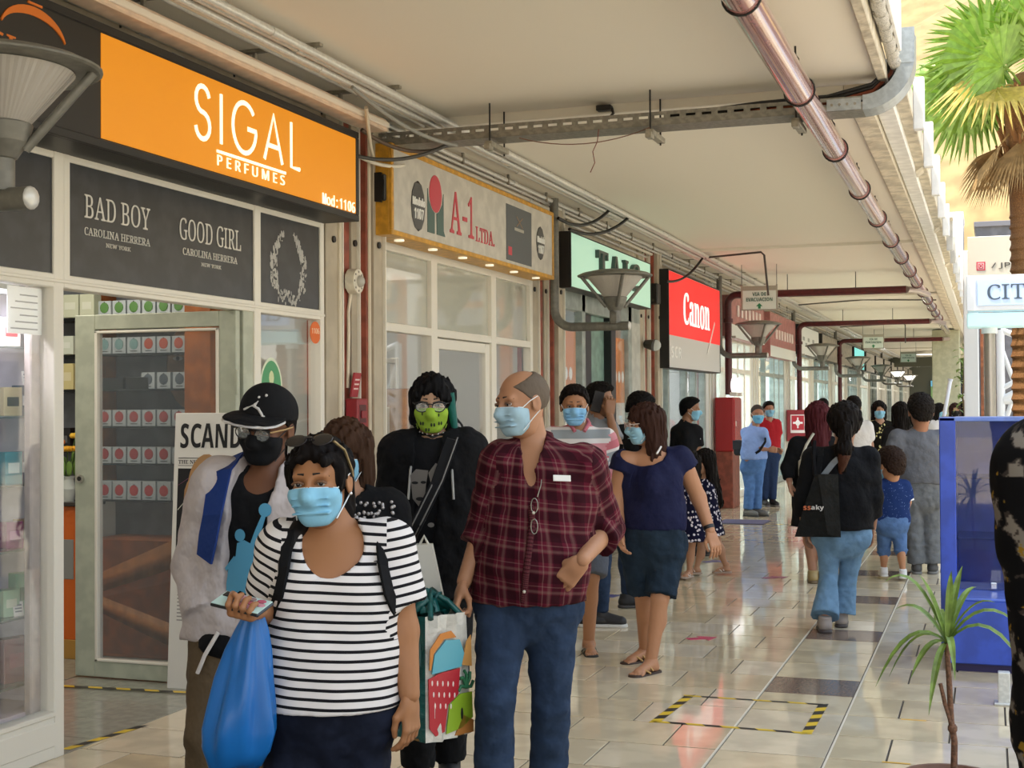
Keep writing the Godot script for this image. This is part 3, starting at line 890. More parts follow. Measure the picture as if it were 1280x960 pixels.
	put("poster_print", G.new().bx(V(XF, 2.83 - y0, -10.72 - zc), V(XF + 0.004, 2.9 - y0, -10.63 - zc)), rd, s)
	for k in 2: put("poster_print", G.new().at(Transform3D(Basis(Vector3.RIGHT, 0.5 - k), V(XF, 3.13 - y0, -10.92 - zc))).bx(V(0, -0.006, -0.09), V(0.004, 0.006, 0.09)), mat(Color("8a6f55"), 0.5), s)
	for k in 6: put("downlight", G.new().cyl(V(0.14, -0.012, 1.5 - k * 0.6), V(0.14, 0.0, 1.5 - k * 0.6), 0.035), glow(Color("fff0c8"), 0.6), s)
	w = window_node("window_2")
	for a: Array in [[-8.43, -8.52], [-9.565, -9.68], [-10.89, -11.005], [-11.93, -12.0]]: frame_bar(w, a[0], a[1], 0.0, 2.75, -4.0, 0.08, "post")
	frame_bar(w, -8.43, -12.0, 2.11, 2.17, -4.0, 0.08, "transom")
	frame_bar(w, -8.43, -12.0, 2.68, 2.75, -4.0, 0.08, "head_bar")
	for a: Array in [[-8.52, -9.565], [-11.005, -11.93]]:
		frame_bar(w, a[0], a[1], 0.0, 0.2, -4.0, 0.06, "kick_panel")
		pane(w, a[0], a[1], 0.2, 2.11)
	for a: Array in [[-8.52, -9.565], [-9.68, -10.89], [-11.005, -11.93]]: pane(w, a[0], a[1], 2.17, 2.68, glass(Color("dfe0d2"), 0.42, 0.02))
	var d2 := window_node("door_2")
	for a: Array in [[-9.68, -9.76, 0.0, 2.1], [-10.79, -10.89, 0.0, 2.1]]: frame_bar(d2, a[0], a[1], a[2], a[3], -4.02, 0.05, "stile")
	frame_bar(d2, -9.76, -10.79, 2.02, 2.1, -4.02, 0.05, "rail")
	frame_bar(d2, -9.76, -10.79, 0.0, 0.12, -4.02, 0.05, "rail")
	pane(d2, -9.76, -10.79, 0.12, 2.02)
	# inside: kraft boxes, shelves, dark frames
	var kraft := noisy(Color("a5763f"), Color("b98a52"), 2.0, 0.7)
	for k in 4:
		var t := thing("cardboard_box", ["tall kraft cardboard box with pale label in the second shop window", "kraft cardboard box under the tall one in the second shop window", "kraft cardboard box standing behind the stacked pair", "kraft cardboard box at the window corner"][k], "box", [V(-4.42, 0.735, -9.6), V(-4.42, 0.002, -9.58), V(-5.05, 0.002, -10.25), V(-4.6, 0.002, -8.95)][k], 0.3)
		if k == 0: t.scale.y = 1.35
		put("carton", G.new().bx(V(-0.22, 0, -0.2), V(0.22, 0.72, 0.2), 0.004), kraft, t)
		put("flap", G.new().bx(V(-0.22, 0.72, -0.01), V(0.22, 0.725, 0.01)), mat(Color("8e6333"), 0.6), t)
		put("label_patch", G.new().bx(V(-0.08, 0.25, 0.2), V(0.08, 0.62, 0.203)), mat(Color("d8cdb4"), 0.6), t)
		put("oval_print", G.new().sph(V(0, 0.55, 0.203), V(0.06, 0.04, 0.003)), mat(Color("6b4b3a"), 0.6), t)
	put_shelf_wall("shelf_unit", "dark shelves of bottles and rolls inside the yellow framed shop", -6.6, -9.0, -11.8, 21, ["6b5b6e", "8f8675", "403a3c", "b6b0a2", "7f3f30", "4e5c66"], 5, Color("4a4644"))
	var tb := thing("display_stand", "white angled stand behind the glass of the yellow framed shop door", "stand", V(-4.9, 0, -10.6))
	for a: float in [-0.3, 0.3]: put("upright", G.new().bx(V(-0.03, 0, a - 0.03), V(0.03, 2.0, a + 0.03), 0.004), FR, tb)
	for y: float in [0.5, 1.0, 1.5, 1.95]: put("rail", G.new().bx(V(-0.02, y, -0.3), V(0.02, y + 0.04, 0.3), 0.004), FR, tb)
	put("dark_cabinet", G.new().bx(V(-0.9, 0, -1.2), V(-0.6, 2.2, 0.5), 0.006), mat(Color("3b3836"), 0.5), tb)
	shop_light(-8.6, -11.8, 1.0)
	# ================= green signed shop
	s = sign_box("pale green lit sign with dark upright letters above the third shop", "sign", -12.42, -15.68, 2.7, 3.24, -3.9, -3.74, black, glow(Color("a9dcc2"), 0.42, Color("b9dcca")), 0.012)
	zc = (-12.42 - 15.68) * 0.5
	for a: Array in [["T", 13.47, 0.36], ["A", 13.98, 0.34], ["L", 14.47, 0.26], ["C", 14.83, 0.34]]:
		fit(a[0], a[2], 0.3, mat(Color("3c4a46"), 0.4), s, V(0.17, 3.0 - 2.7, -a[1] - zc), PI / 2, "Droid Serif", 700, "lettering", 0.05)
	var steel := noisy(Color("8f9a94"), Color("a3ada7"), 1.0, 0.4)
	w = window_node("window_3")
	for a: Array in [[-12.66, -12.75], [-13.62, -13.74], [-15.55, -15.7]]: put("post", G.new().bx(V(-4.08, 0, a[1]), V(-3.985, 2.75, a[0]), 0.005), steel, w)
	put("head_bar", G.new().bx(V(-4.08, 2.55, -16.1), V(-3.985, 2.75, -12.66), 0.005), steel, w)
	put("end_panel", G.new().bx(V(-4.1, 0, -16.12), V(-3.985, 2.75, -15.7), 0.005), noisy(Color("b5b6ae"), Color("c3c4bc"), 1.0, 0.5), w)
	pane(w, -12.75, -13.62, 0.1, 2.55)
	pane(w, -14.9, -15.55, 0.1, 2.55)
	put("black_post", G.new().bx(V(-4.08, 0, -14.95), V(-3.98, 2.55, -14.76), 0.005), mat(Color("16181a"), 0.35), w)
	put("dark_door", G.new().bx(V(-4.1, 0, -14.22), V(-4.06, 2.55, -13.74), 0.004), mat(Color("15191a"), 0.3), w)
	put("green_panel", G.new().bx(V(-4.1, 0, -14.75), V(-4.065, 2.55, -14.24), 0.004), noisy(Color("6e8f84"), Color("7fa094"), 1.0, 0.5), w)
	for a: Array in [[-13.2, "half hidden by the lamp arm"], [-15.3, "beyond the black door post"]]:
		var ob := thing("poster", "orange poster with white lettering in the third shop window, %s" % a[1], "poster", V(-4.048, 1.6, a[0]), PI / 2)
		put("sheet", G.new().bx(V(-0.35, 0, 0), V(0.35, 0.75, 0.01)), mat(Color("e08a34"), 0.5), ob)
		put("print_band", G.new().bx(V(-0.35, -0.25, 0), V(0.35, 0.0, 0.011)), mat(Color("e8e6e0"), 0.5), ob)
		for k in 3: put("round_print", G.new().sph(V(-0.16 + 0.16 * k, 0.3, 0.012), V(0.06, 0.07, 0.003)), white, ob)
	put_shelf_wall("shelf_unit", "pale shelves of small goods inside the green signed shop", -6.6, -13.0, -15.8, 22, ["9fb3ab", "c7cfc6", "58696a", "d8a25a"])
	shop_light(-12.9, -15.9, 2.2, Color("eafff6"))
	# ================= red signed shop
	s = sign_box("large red lit camera shop sign with white lettering and pale lower band", "sign", -16.62, -20.05, 2.03, 3.27, -3.92, -3.74, black, mat(Color("d9d9d5"), 0.35), 0.015)
	zc = (-16.62 - 20.05) * 0.5
	put("red_panel", G.new().bx(V(0.16, 2.45 - 2.03, -20.03 - zc), V(0.178, 3.25 - 2.03, -16.64 - zc), 0.002), glow(Color("f01e20"), 0.55, Color("e23030")), s)
	var cn := fit("Canon", 1.75, 0.43, glow(Color.WHITE, 0.55), s, V(0.182, 2.83 - 2.03, -18.35 - zc), PI / 2, "Droid Serif", 700)
	fit("SCR", 0.62, 0.15, white, s, V(0.176, 2.24 - 2.03, -17.05 - zc), PI / 2, "Droid Sans", 700)
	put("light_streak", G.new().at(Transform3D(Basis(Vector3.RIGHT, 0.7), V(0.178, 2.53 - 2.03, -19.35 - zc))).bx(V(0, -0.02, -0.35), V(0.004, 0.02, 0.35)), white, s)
	plain_front("window_4", 4, steel)
	put_shelf_wall("shelf_unit", "white shelves with boxes and screens inside the red signed shop", -6.6, -17.0, -20.0, 23, ["d9dde0", "3f6f9a", "3d4a55", "c65b50", "3f8f86"])
	shop_light(-17.0, -20.0, 7.0, Color("f0fbff"))
	# ================= the further shops
	var pink := noisy(Color("a5615f"), Color("b5736f"), 1.0, 0.4)
	for k in range(5, 18):
		var z0 := shop_z(k)
		var z1 := z0 - 3.55
		var nm := "window_%d" % k
		plain_front(nm, k, steel if k % 2 == 0 else FR)
		var face: Material = pink if k < 7 else (mat(Color("dfe3e2"), 0.4) if k == 7 else noisy(Color("8a8276"), Color("a39a8c"), 1.0, 0.5))
		if k == 10: face = glow(Color("5fd6d6"), 0.7, Color("7fd8d4"))
		var lab: String = ["", "", "", "", "", "pink brown sign with pale reflections beyond the red signed shop", "second pink brown sign with a white lower band behind the third lamp", "white sign with a dark end and grey print above the seventh shop", "dull beige sign above the eighth shop", "dull beige sign with darker frame above the ninth shop", "turquoise lit sign above the tenth shop", "dim sign above the eleventh shop", "dim sign above the twelfth shop", "dim sign above the thirteenth shop", "dim sign above the fourteenth shop", "dim sign above the fifteenth shop", "dim sign above the sixteenth shop", "dim sign above the last shop"][k]
		s = sign_box(lab, "sign", z0 - 0.1, z1, 2.45 if k == 6 else 2.62, 3.26, -3.92, -3.74, mat(Color("15262e"), 0.4) if k == 7 else black if k > 7 else pink, face, 0.02)
		var hl := (z0 - 0.1 - z1) * 0.5
		if k == 6 or k == 5: put("lower_band", G.new().bx(V(0.165, 0.0, -hl + 0.02), V(0.183, 0.2, hl - 0.02)), mat(Color("dfe3e0"), 0.3), s)
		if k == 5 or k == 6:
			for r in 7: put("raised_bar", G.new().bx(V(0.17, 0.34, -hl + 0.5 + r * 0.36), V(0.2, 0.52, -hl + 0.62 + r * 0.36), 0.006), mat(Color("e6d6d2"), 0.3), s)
		if k == 7:
			for r in 6: put("print_mark", G.new().bx(V(0.17, 0.2 + 0.12 * (r % 2), -hl + 0.5 + r * 0.42), V(0.178, 0.28 + 0.12 * (r % 2), -hl + 0.78 + r * 0.42), 0.002), mat(Color("8f9698"), 0.4), s)
		if k < 12:
			put_shelf_wall("shelf_unit", "bright shelves of goods inside the %s" % front_name(k), -5.6, z0 - 0.2, z1 + 0.2, 30 + k, ["cfe6e4", "8fd0d0", "5f8f9a", "e8efef", "7aa9b8", "b05a50"], 4)
			shop_light(z0 - 0.2, z1 + 0.2, 18.0 if k < 9 else 9.0, Color("e2f8fc"))
func plain_front(called: String, k: int, m: Material) -> void:
	var z0 := shop_z(k) - 0.02
	var z1 := z0 - 3.56
	var w := window_node(called)
	var ps := [0.0, 0.28, 0.6, 0.78, 0.97]
	for p: float in ps: put("post", G.new().bx(V(-4.08, 0, lerpf(z0, z1, p) - 0.1), V(-3.985, 2.75, lerpf(z0, z1, p)), 0.005), m, w)
	put("kick_panel", G.new().bx(V(-4.06, 0, z1), V(-3.99, 0.12, z0), 0.004), m, w)
	put("transom", G.new().bx(V(-4.07, 2.1, z1), V(-3.99, 2.17, z0), 0.004), m, w)
	put("head_bar", G.new().bx(V(-4.08, 2.6, z1), V(-3.985, 2.75, z0), 0.004), m, w)
	for i in 4:
		if i != 1 or k == 4: pane(w, lerpf(z0, z1, ps[i]) - 0.1, lerpf(z0, z1, ps[i + 1]), 0.12, 2.1)
		pane(w, lerpf(z0, z1, ps[i]) - 0.1, lerpf(z0, z1, ps[i + 1]), 2.17, 2.6)
func put_shelf_wall(called: String, label: String, x: float, z0: float, z1: float, sd: int, cols: Array, rows := 5, back := Color("d5d9d6")) -> void:
	var u := thing(called, label, "shelf unit", V(x, 0, (z0 + z1) * 0.5))
	var L := absf(z1 - z0) * 0.5
	put("back_panel", G.new().bx(V(-0.03, 0, -L), V(0, 2.3, L)), mat(back, 0.6), u)
	for r in rows + 1: put("shelf", G.new().bx(V(0, 0.1 + r * 2.1 / rows, -L), V(0.3, 0.125 + r * 2.1 / rows, L), 0.003), mat(Color("c3c8c6"), 0.3), u)
	var rng := RandomNumberGenerator.new()
	rng.seed = sd
	var n := 0
	for r in rows:
		var z := -L + 0.1
		while z < L - 0.3:
			var ww := rng.randf_range(0.12, 0.42)
			var hh := rng.randf_range(0.12, 0.34)
			var col := Color(cols[rng.randi() % cols.size()])
			var t := thing("goods_box", "small %s box, %s shelf of the %s" % [hue_name(col), ["lowest", "second", "third", "fourth", "top"][r], label.trim_prefix("dark ").trim_prefix("pale ").trim_prefix("white ").trim_prefix("bright ").replace("shelves of ", "").replace("shelves with ", "")], "box", V(x + 0.16, 0.125 + r * 2.1 / rows, (z0 + z1) * 0.5 + z + ww * 0.5), 0.0, "boxes on the " + label.left(60))
			put("carton", G.new().bx(V(-0.1, 0, -ww * 0.5), V(0.1, hh, ww * 0.5), 0.004), mat(col, 0.5), t)
			z += ww + rng.randf_range(0.02, 0.14)
			n += 1
func hue_name(c: Color) -> String:
	if c.s < 0.16: return "white" if c.v > 0.78 else "grey" if c.v > 0.4 else "dark"
	var h := c.h * 360.0
	if h < 20 or h > 330: return "red"
	if h < 50: return "orange"
	if h < 80: return "yellow"
	if h < 160: return "green"
	if h < 200: return "turquoise"
	return "blue" if h < 270 else "violet"
# ---------------------------------------------------------------- pipes, trays, lamps and fittings under the ceiling
var GALV: StandardMaterial3D
func build_services() -> void:
	GALV = noisy(Color("c6c5be"), Color("d6d5cf"), 6.0, 0.28, 0.2)
	var dull := noisy(Color("8b8577"), Color("9c9687"), 3.0, 0.5, 0.2)
	var rodm := mat(Color("2b2a28"), 0.5, 0.3)
	# salmon painted trunking over the signs
	var tr := thing("cable_trunking", "pale salmon cable trunking running above the orange sign", "trunking", V(-3.73, 3.36, -3.0))
	put("trunk", G.new().bx(V(-0.06, 0, -5.05), V(0.07, 0.075, 4), 0.008), noisy(Color("d7b79c"), Color("e2c8b0"), 1.5, 0.4), tr)
	put("cover_lip", G.new().bx(V(0.07, 0.02, -5.05), V(0.085, 0.055, 4), 0.004), mat(Color("eadfce"), 0.35), tr)
	put("end_cap", G.new().bx(V(-0.05, 0.005, -5.09), V(0.06, 0.07, -5.05), 0.004), mat(Color("cdbfa9"), 0.5), tr)
	# steel conduits in a bundle along the ceiling corner
	var cs := [[-3.42, 3.49, 0.024], [-3.475, 3.495, 0.019], [-3.53, 3.48, 0.019], [-3.585, 3.495, 0.016], [-3.65, 3.51, 0.018], [-3.815, 3.475, 0.02], [-3.87, 3.46, 0.016], [-3.925, 3.44, 0.02], [-3.975, 3.4, 0.016]]
	var wh := ["outermost and thickest", "second from the open side", "third from the open side", "thin fourth", "set close under the slab", "sixth, over the sign tops", "thin seventh", "eighth, near the wall", "innermost against the wall"]
	for i in cs.size():
		var c: Array = cs[i]
		var t := thing("conduit", "long straight galvanised conduit under the ceiling corner, %s" % wh[i], "conduit", V(c[0], c[1], 0), 0.0, "conduits along the ceiling corner")
		put("pipe", G.new().cyl(V(0, 0, 3), V(0, 0, -75), c[2], c[2], 8), GALV if i % 4 != 3 else mat(Color("d9d2c2"), 0.4), t)
		for k in 12:
			put("coupling", G.new().cyl(V(0, 0, -3.1 - 3.0 * k - 0.37 * i), V(0, 0, -3.19 - 3.0 * k - 0.37 * i), c[2] + 0.005, c[2] + 0.005, 8), GALV, t)
	for k in 26:
		var z := -2.4 - 1.05 * k
		var t := thing("conduit_bracket", "small channel bracket clamping the ceiling conduits, number %s along from the camera" % ["one", "two", "three", "four", "five", "six", "seven", "eight", "nine", "ten", "eleven", "twelve", "thirteen", "fourteen", "fifteen", "sixteen", "seventeen", "eighteen", "nineteen", "twenty", "twenty-one", "twenty-two", "twenty-three", "twenty-four", "twenty-five", "twenty-six"][k], "bracket", V(-3.68, 3.53, z), 0.0, "brackets of the ceiling conduits")
		put("channel", G.new().bx(V(-0.3, 0, -0.02), V(0.29, 0.02, 0.02), 0.003), dull, t)
		for j in 3:
			put("clamp", G.new().bx(V(0.13 + j * 0.055, -0.05, -0.012), V(0.145 + j * 0.055, 0.0, 0.012), 0.002), dull, t)
		put("clamp", G.new().bx(V(-0.13, -0.09, -0.012), V(-0.11, 0.0, 0.012), 0.002), dull, t)
		put("hanger", G.new().cyl(V(-0.25, -0.12, 0), V(-0.25, 0.02, 0), 0.006, 0.006, 6), rodm, t)
	# perforated cable tray across the arcade, curving up at the open edge
	var trm := noisy(Color("77736a"), Color("8a867c"), 4.0, 0.45, 0.4)
	var gal2 := noisy(Color("9aa0a2"), Color("aab0b2"), 4.0, 0.4, 0.5)
	var ct := thing("cable_tray", "grey perforated cable tray crossing under the ceiling and curving up at the open edge", "cable tray", V(0, 3.33, -8.45))
	put("base", G.new().bx(V(-3.9, 0, -0.11), V(-0.69, 0.004, 0.11)), trm, ct)
	for sd: float in [-0.11, 0.11]:
		# side wall with slots left open between two strips and webs
		put("side_strip", G.new().bx(V(-3.9, 0, sd - 0.002), V(-0.69, 0.045, sd + 0.002)), trm, ct)
		put("side_strip", G.new().bx(V(-3.9, 0.062, sd - 0.002), V(-0.69, 0.085, sd + 0.002)), trm, ct)
		var webs := G.new()
		for k in 31: webs.bx(V(-3.9 + k * 0.1, 0.045, sd - 0.002), V(-3.86 + k * 0.1, 0.062, sd + 0.002))
		put("webs", webs, trm, ct).set_meta("kind", "stuff")
	var bend := G.new()
	var N := 12
	for sd: float in [-0.11, 0.11]:
		for k in N:
			var a0 := PI * 0.5 * k / N
			var a1 := PI * 0.5 * (k + 1) / N
			var f := func(a: float, r: float) -> Vector3: return V(-0.69 + sin(a) * r, 0.3 - cos(a) * r, sd)
			var o := V(0, 0, 0.002)
			bend.quad(f.call(a0, 0.3) + o, f.call(a1, 0.3) + o, f.call(a1, 0.21) + o, f.call(a0, 0.21) + o)
			bend.quad(f.call(a0, 0.3) - o, f.call(a0, 0.21) - o, f.call(a1, 0.21) - o, f.call(a1, 0.3) - o)
	for k in N:
		var a0 := PI * 0.5 * k / N
		var a1 := PI * 0.5 * (k + 1) / N
		bend.quad(V(-0.69 + sin(a0) * 0.3, 0.3 - cos(a0) * 0.3, 0.11), V(-0.69 + sin(a0) * 0.3, 0.3 - cos(a0) * 0.3, -0.11), V(-0.69 + sin(a1) * 0.3, 0.3 - cos(a1) * 0.3, -0.11), V(-0.69 + sin(a1) * 0.3, 0.3 - cos(a1) * 0.3, 0.11))
	put("bend", bend, gal2, ct)
	for sd: float in [-0.11, 0.11]:
		put("riser", G.new().bx(V(-0.48, 0.3, sd - 0.003), V(-0.39, 0.47, sd + 0.003)), gal2, ct)
		put("splice_plate", G.new().bx(V(-0.9, 0.005, sd + signf(sd) * 0.003), V(-0.7, 0.075, sd + signf(sd) * 0.006)), gal2, ct)
		put("splice_plate", G.new().bx(V(-0.475, 0.26, sd + signf(sd) * 0.003), V(-0.4, 0.4, sd + signf(sd) * 0.006)), gal2, ct)
		for k in 4: put("bolt", G.new().cyl(V(-0.87 + 0.045 * k, 0.04, sd), V(-0.87 + 0.045 * k, 0.04, sd + signf(sd) * 0.012), 0.009, 0.009, 6), dull, ct)
	put("riser_back", G.new().bx(V(-0.394, 0.3, -0.11), V(-0.39, 0.44, 0.11)), gal2, ct)
	var cb := ["2a2623", "3b2a22", "8a3f1d", "2a2623", "1f1d1c"]
	for k in 5:
		var p := PackedVector3Array([V(-1.9, 3.345 + 0.012 * k, -8.5 + 0.03 * k), V(-1.3, 3.36 + 0.018 * k, -8.49 + 0.025 * k), V(-0.9, 3.375 + 0.015 * k, -8.5 + 0.03 * k), V(-0.64, 3.44 + 0.012 * k, -8.5 + 0.03 * k), V(-0.52 - 0.01 * k, 3.56, -8.5 + 0.03 * k), V(-0.46 - 0.01 * k, 3.8, -8.5 + 0.03 * k)])
		tag(put("cable", G.new().tube(p, 0.011 if k != 2 else 0.02, 8), mat(Color(cb[k]), 0.6)), "%s cable lying in the grey tray near its upward bend" % ["black, lowest", "dark brown", "thick rusty orange", "black, second", "black, uppermost"][k], "cable", "cables in the tray")
	for a: Array in [[-3.05, "near the shop signs"], [-1.98, "at the middle of the arcade"], [-1.08, "beside the pink pipe"]]:
		var h := thing("tray_hanger", "black threaded rods hanging the cable tray %s" % a[1], "hanger", V(a[0], 3.3, -8.45), 0.0, "hangers of the cable tray")
		put("crossbar", G.new().bx(V(-0.025, -0.035, -0.17), V(0.025, 0.0, 0.17), 0.004), dull, h)
		for sd: float in [-0.14, 0.14]: put("rod", G.new().cyl(V(0, -0.05, sd), V(0, 0.25, sd), 0.006, 0.006, 6), rodm, h)
		put("end_block", G.new().bx(V(-0.02, -0.06, 0.12), V(0.02, -0.02, 0.2), 0.004), dull, h)
	tag(put("wire", G.new().tube(sag(V(-2.85, 3.31, -8.32), V(-1.98, 3.31, -8.3), 0.07), 0.0035, 5), mat(Color("7d5a4a"), 0.6)), "thin brown wire sagging below the cable tray", "wire")
	tag(put("wire", G.new().tube(PackedVector3Array([V(-2.32, 3.33, -8.33), V(-2.33, 3.25, -8.33), V(-2.36, 3.19, -8.33), V(-2.35, 3.12, -8.34), V(-2.38, 3.06, -8.34)]), 0.003, 5), mat(Color("7a3a2c"), 0.6)), "short loose reddish wire dangling from the cable tray", "wire")
	var hk := thing("ceiling_hook", "small dark metal hook fixed at the ceiling joint above the tray", "hook", V(-2.35, 3.5, -8.58))
	put("plate", G.new().bx(V(-0.05, 0.0, -0.03), V(0.05, 0.035, 0.03), 0.004), rodm, hk)
	put("curl", G.new().tube(PackedVector3Array([V(0.05, 0.015, 0), V(0.06, -0.02, 0), V(0.03, -0.05, 0), V(-0.01, -0.04, 0)]), 0.01, 6), rodm, hk)
	# the big pinkish pipe
	var pk := noisy(Color("8d5a58"), Color("a06c69"), 1.6, 0.22)
	pk.clearcoat_enabled = true
	pk.clearcoat_roughness = 0.1
	var pipe := thing("ceiling_pipe", "long glossy pinkish drain pipe hung under the ceiling by hooks", "pipe", V(-0.965, 3.33, 0))
	put("pipe", G.new().cyl(V(0, -0.03, 2), V(0, -0.03, -7.6), 0.077, 0.077, 24), pk, pipe)
	put("pipe", G.new().cyl(V(0, -0.03, -7.5), V(0, 0.03, -36), 0.072, 0.072, 24), pk, pipe)
	for k in 16:
		var z := -2.0 - 1.86 * k
		var yy := -0.03 if z > -7.6 else lerpf(-0.03, 0.03, (-7.5 - z) / 28.5)
		put("collar", G.new().cyl(V(0, yy, z + 0.03), V(0, yy, z - 0.03), 0.079, 0.079, 24), pk, pipe)
		var ring := PackedVector3Array()
		for j in 19: ring.append(V(cos(TAU * j / 18.0) * 0.084, yy + sin(TAU * j / 18.0) * 0.084, z))
		put("hanger_ring", G.new().tube(ring, 0.005, 6), rodm, pipe)
		put("hanger_rod", G.new().tube(PackedVector3Array([V(0.0, yy + 0.085, z), V(-0.005, 0.15, z), V(-0.02, 0.17, z), V(-0.02, 0.22, z)]), 0.006, 6), rodm, pipe)
	# dark red sprinkler pipes at two pillars
	var red := noisy(Color("4d1317"), Color("5e1a1e"), 2.0, 0.35)
	for a: Array in [[-20.7, "beyond the red sign"], [-28.95, "behind the third lamp"], [-37.2, "near the far lamps"]]:
		var t := thing("fire_pipe", "dark red fire pipe rising on the pillar and crossing the arcade %s" % a[1], "pipe", V(-3.74, 0, a[0]))
		var p := PackedVector3Array([V(0, 1.72 if a[0] > -21.0 else 0.02, 0), V(0, 3.1, 0)])
		p.append_array(arc(V(0.14, 3.1, 0), V(-0.14, 0, 0), V(0, 0.14, 0), 6))
		p.append_array(PackedVector3Array([V(0.4, 3.24, 0), V(2.62, 3.24, 0)]))
		put("pipe", G.new().tube(p, 0.055, 12), red, t)
		put("flange", G.new().cyl(V(0, 2.82, 0), V(0, 2.88, 0), 0.075, 0.075, 14), red, t)
		put("clamp", G.new().bx(V(-0.12, 2.58, -0.02), V(0.12, 2.62, 0.02), 0.004), GALV, t)
		for x: float in [0.9, 1.9]: put("hanger_rod", G.new().cyl(V(x, 3.26, 0), V(x, 3.53, 0), 0.006, 0.006, 6), rodm, t)
		put("branch", G.new().tube(PackedVector3Array([V(2.62, 3.24, 0), V(2.75, 3.26, -0.4), V(2.86, 3.28, -1.6)]), 0.05, 10), mat(Color("9b8d86"), 0.3), t)
	# street style lamps on bent arms
	var proto: Node3D = null
	for k in 8:
		var z := -3.85 - 8.23 * k
		var lab: String = ["large bell-down lamp with ribbed clear shade at the top left corner", "grey cone lamp on a bent arm before the green sign", "cone lamp under the hanging evacuation sign", "cone lamp before the white sign with a dark end", "fifth cone lamp along the arcade, half hidden by the lamp before it", "dim sixth cone lamp along the arcade", "bright white seventh lamp at the darker far end", "smallest bright lamp at the far end of the row"][k]
		if k == 0:
			proto = make_lamp(lab)
			proto.position = V(-3.22, 0, z)
		elif k < 5:
			dup(proto, V(-3.22, 0, z), 0.0, lab, "lamp", "lamps along the arcade")
		else:
			var t := dup(proto, V(-3.22, 0, z), 0.0, lab, "lamp", "lamps along the arcade")
			if k >= 6:
				for c in t.get_children():
					if String(c.name).begins_with("shade"): c.material_override = glow(Color("fffaf0"), 1.6)
				var l := OmniLight3D.new()
				l.name = "lamp_light"
				add_child(l)
				l.position = V(-3.22, 2.5, z)
				l.light_energy = 1.5
				l.light_size = 0.15
				l.omni_range = 20.0
				l.omni_attenuation = 2.0
				l.shadow_enabled = true
	proto.set_meta("group", "lamps along the arcade")
	# hanging evacuation signs
	var gs := mat(Color("9d9a8c"), 0.45, 0.3)
	for a: Array in [[-19.0, -2.995, "largest, over the third lamp"], [-33.5, -2.58, "second along the arcade"], [-45.5, -2.42, "third and smallest"]]:
		var t := thing("hanging_sign", "hanging evacuation sign with green arrow, %s" % a[2], "sign", V(a[1], 2.88, a[0]), 0.12, "hanging evacuation signs")
		put("frame", G.new().bx(V(-0.25, 0, -0.03), V(0.25, 0.34, 0.0), 0.005), gs, t)
		put("face_panel", G.new().bx(V(-0.228, 0.015, 0.0), V(0.228, 0.275, 0.006), 0.002), mat(Color("cfdcd4"), 0.35), t)
		var gt := mat(Color("17594a"), 0.5)
		fit("VIA DE", 0.19, 0.05, gt, t, V(0, 0.225, 0.008), 0.0, "Droid Sans", 700)
		fit("EVACUACION", 0.36, 0.05, gt, t, V(0, 0.15, 0.008), 0.0, "Droid Sans", 700)
		put("arrow", G.new().ext(PackedVector2Array([Vector2(-0.045, 0.055), Vector2(0.045, 0.055), Vector2(0, 0.1)]), 0.005, 0.01), mat(Color("1f7a4d"), 0.5), t)
		put("arrow_stem", G.new().bx(V(-0.018, 0.022, 0.005), V(0.018, 0.056, 0.01)), mat(Color("1f7a4d"), 0.5), t)
		for x: float in [-0.24, 0.24]:
			put("hanger_rod", G.new().cyl(V(x, 0.33, -0.015), V(x, 0.64, -0.015), 0.004, 0.004, 6), rodm, t)
			put("hanger_eye", G.new().sph(V(x, 0.35, -0.015), V(0.014, 0.014, 0.014), 8), gs, t)
	# pillar beside the perfume shop: pipes, siren, speaker, call point
	var crm := mat(Color("d8cdb6"), 0.4)
	for a: Array in [[-8.0, -3.985, 0.016, "thin cream conduit beside the beige channel of the perfume shop"], [-8.27, -3.9, 0.022, "cream conduit rising past the red call point to the ceiling"], [-8.36, -3.88, 0.018, "slim cream conduit next to the black loudspeaker"]]:
		tag(put("wall_conduit", G.new().cyl(V(a[1], 0.0, a[0]), V(a[1], 3.4, a[0]), a[2], a[2], 10), crm), a[3], "conduit")
	var si := thing("siren", "round cream alarm siren with clear dome on the pillar", "siren", V(-3.955, 2.4, -8.1))
	put("back_box", G.new().bx(V(-0.06, -0.05, -0.05), V(0.0, 0.05, 0.05), 0.008), crm, si)
	put("body", G.new().cyl(V(0, 0, 0), V(0.06, 0, 0), 0.085, 0.08, 24), noisy(Color("d9d0bb"), Color("e4dcc9"), 3.0, 0.4), si)
	put("dome", G.new().sph(V(0.062, 0, -0.01), V(0.035, 0.04, 0.04), 14), mat(Color("b9b5aa"), 0.08), si)
	put("cable_drop", G.new().tube(PackedVector3Array([V(0, -0.08, 0), V(-0.01, -0.2, 0.015), V(0.0, -0.35, 0.03), V(-0.01, -0.7, 0.03)]), 0.012, 8), crm, si)
	for k in 8: put("slot", G.new().sph(V(0.061, sin(k * 0.785) * 0.062, cos(k * 0.785) * 0.062), V(0.003, 0.008, 0.008), 6), mat(Color("7d7668"), 0.6), si)
	var sp := thing("loudspeaker", "black wedge loudspeaker on the pillar beside the yellow sign", "loudspeaker", V(-3.91, 3.03, -8.36))
	put("cabinet", G.new().ext(PackedVector2Array([Vector2(-0.1, -0.06), Vector2(0.1, -0.09), Vector2(0.125, 0.05), Vector2(0.1, 0.11), Vector2(-0.11, 0.11)]), -0.09, 0.09), mat(Color("191917"), 0.35), sp)
	put("grille_edge", G.new().bx(V(0.1, -0.08, -0.088), V(0.13, 0.1, 0.088), 0.01), mat(Color("2e2e2b"), 0.4), sp)
	put("bracket", G.new().bx(V(-0.14, -0.02, -0.02), V(-0.1, 0.05, 0.02), 0.003), crm, sp)
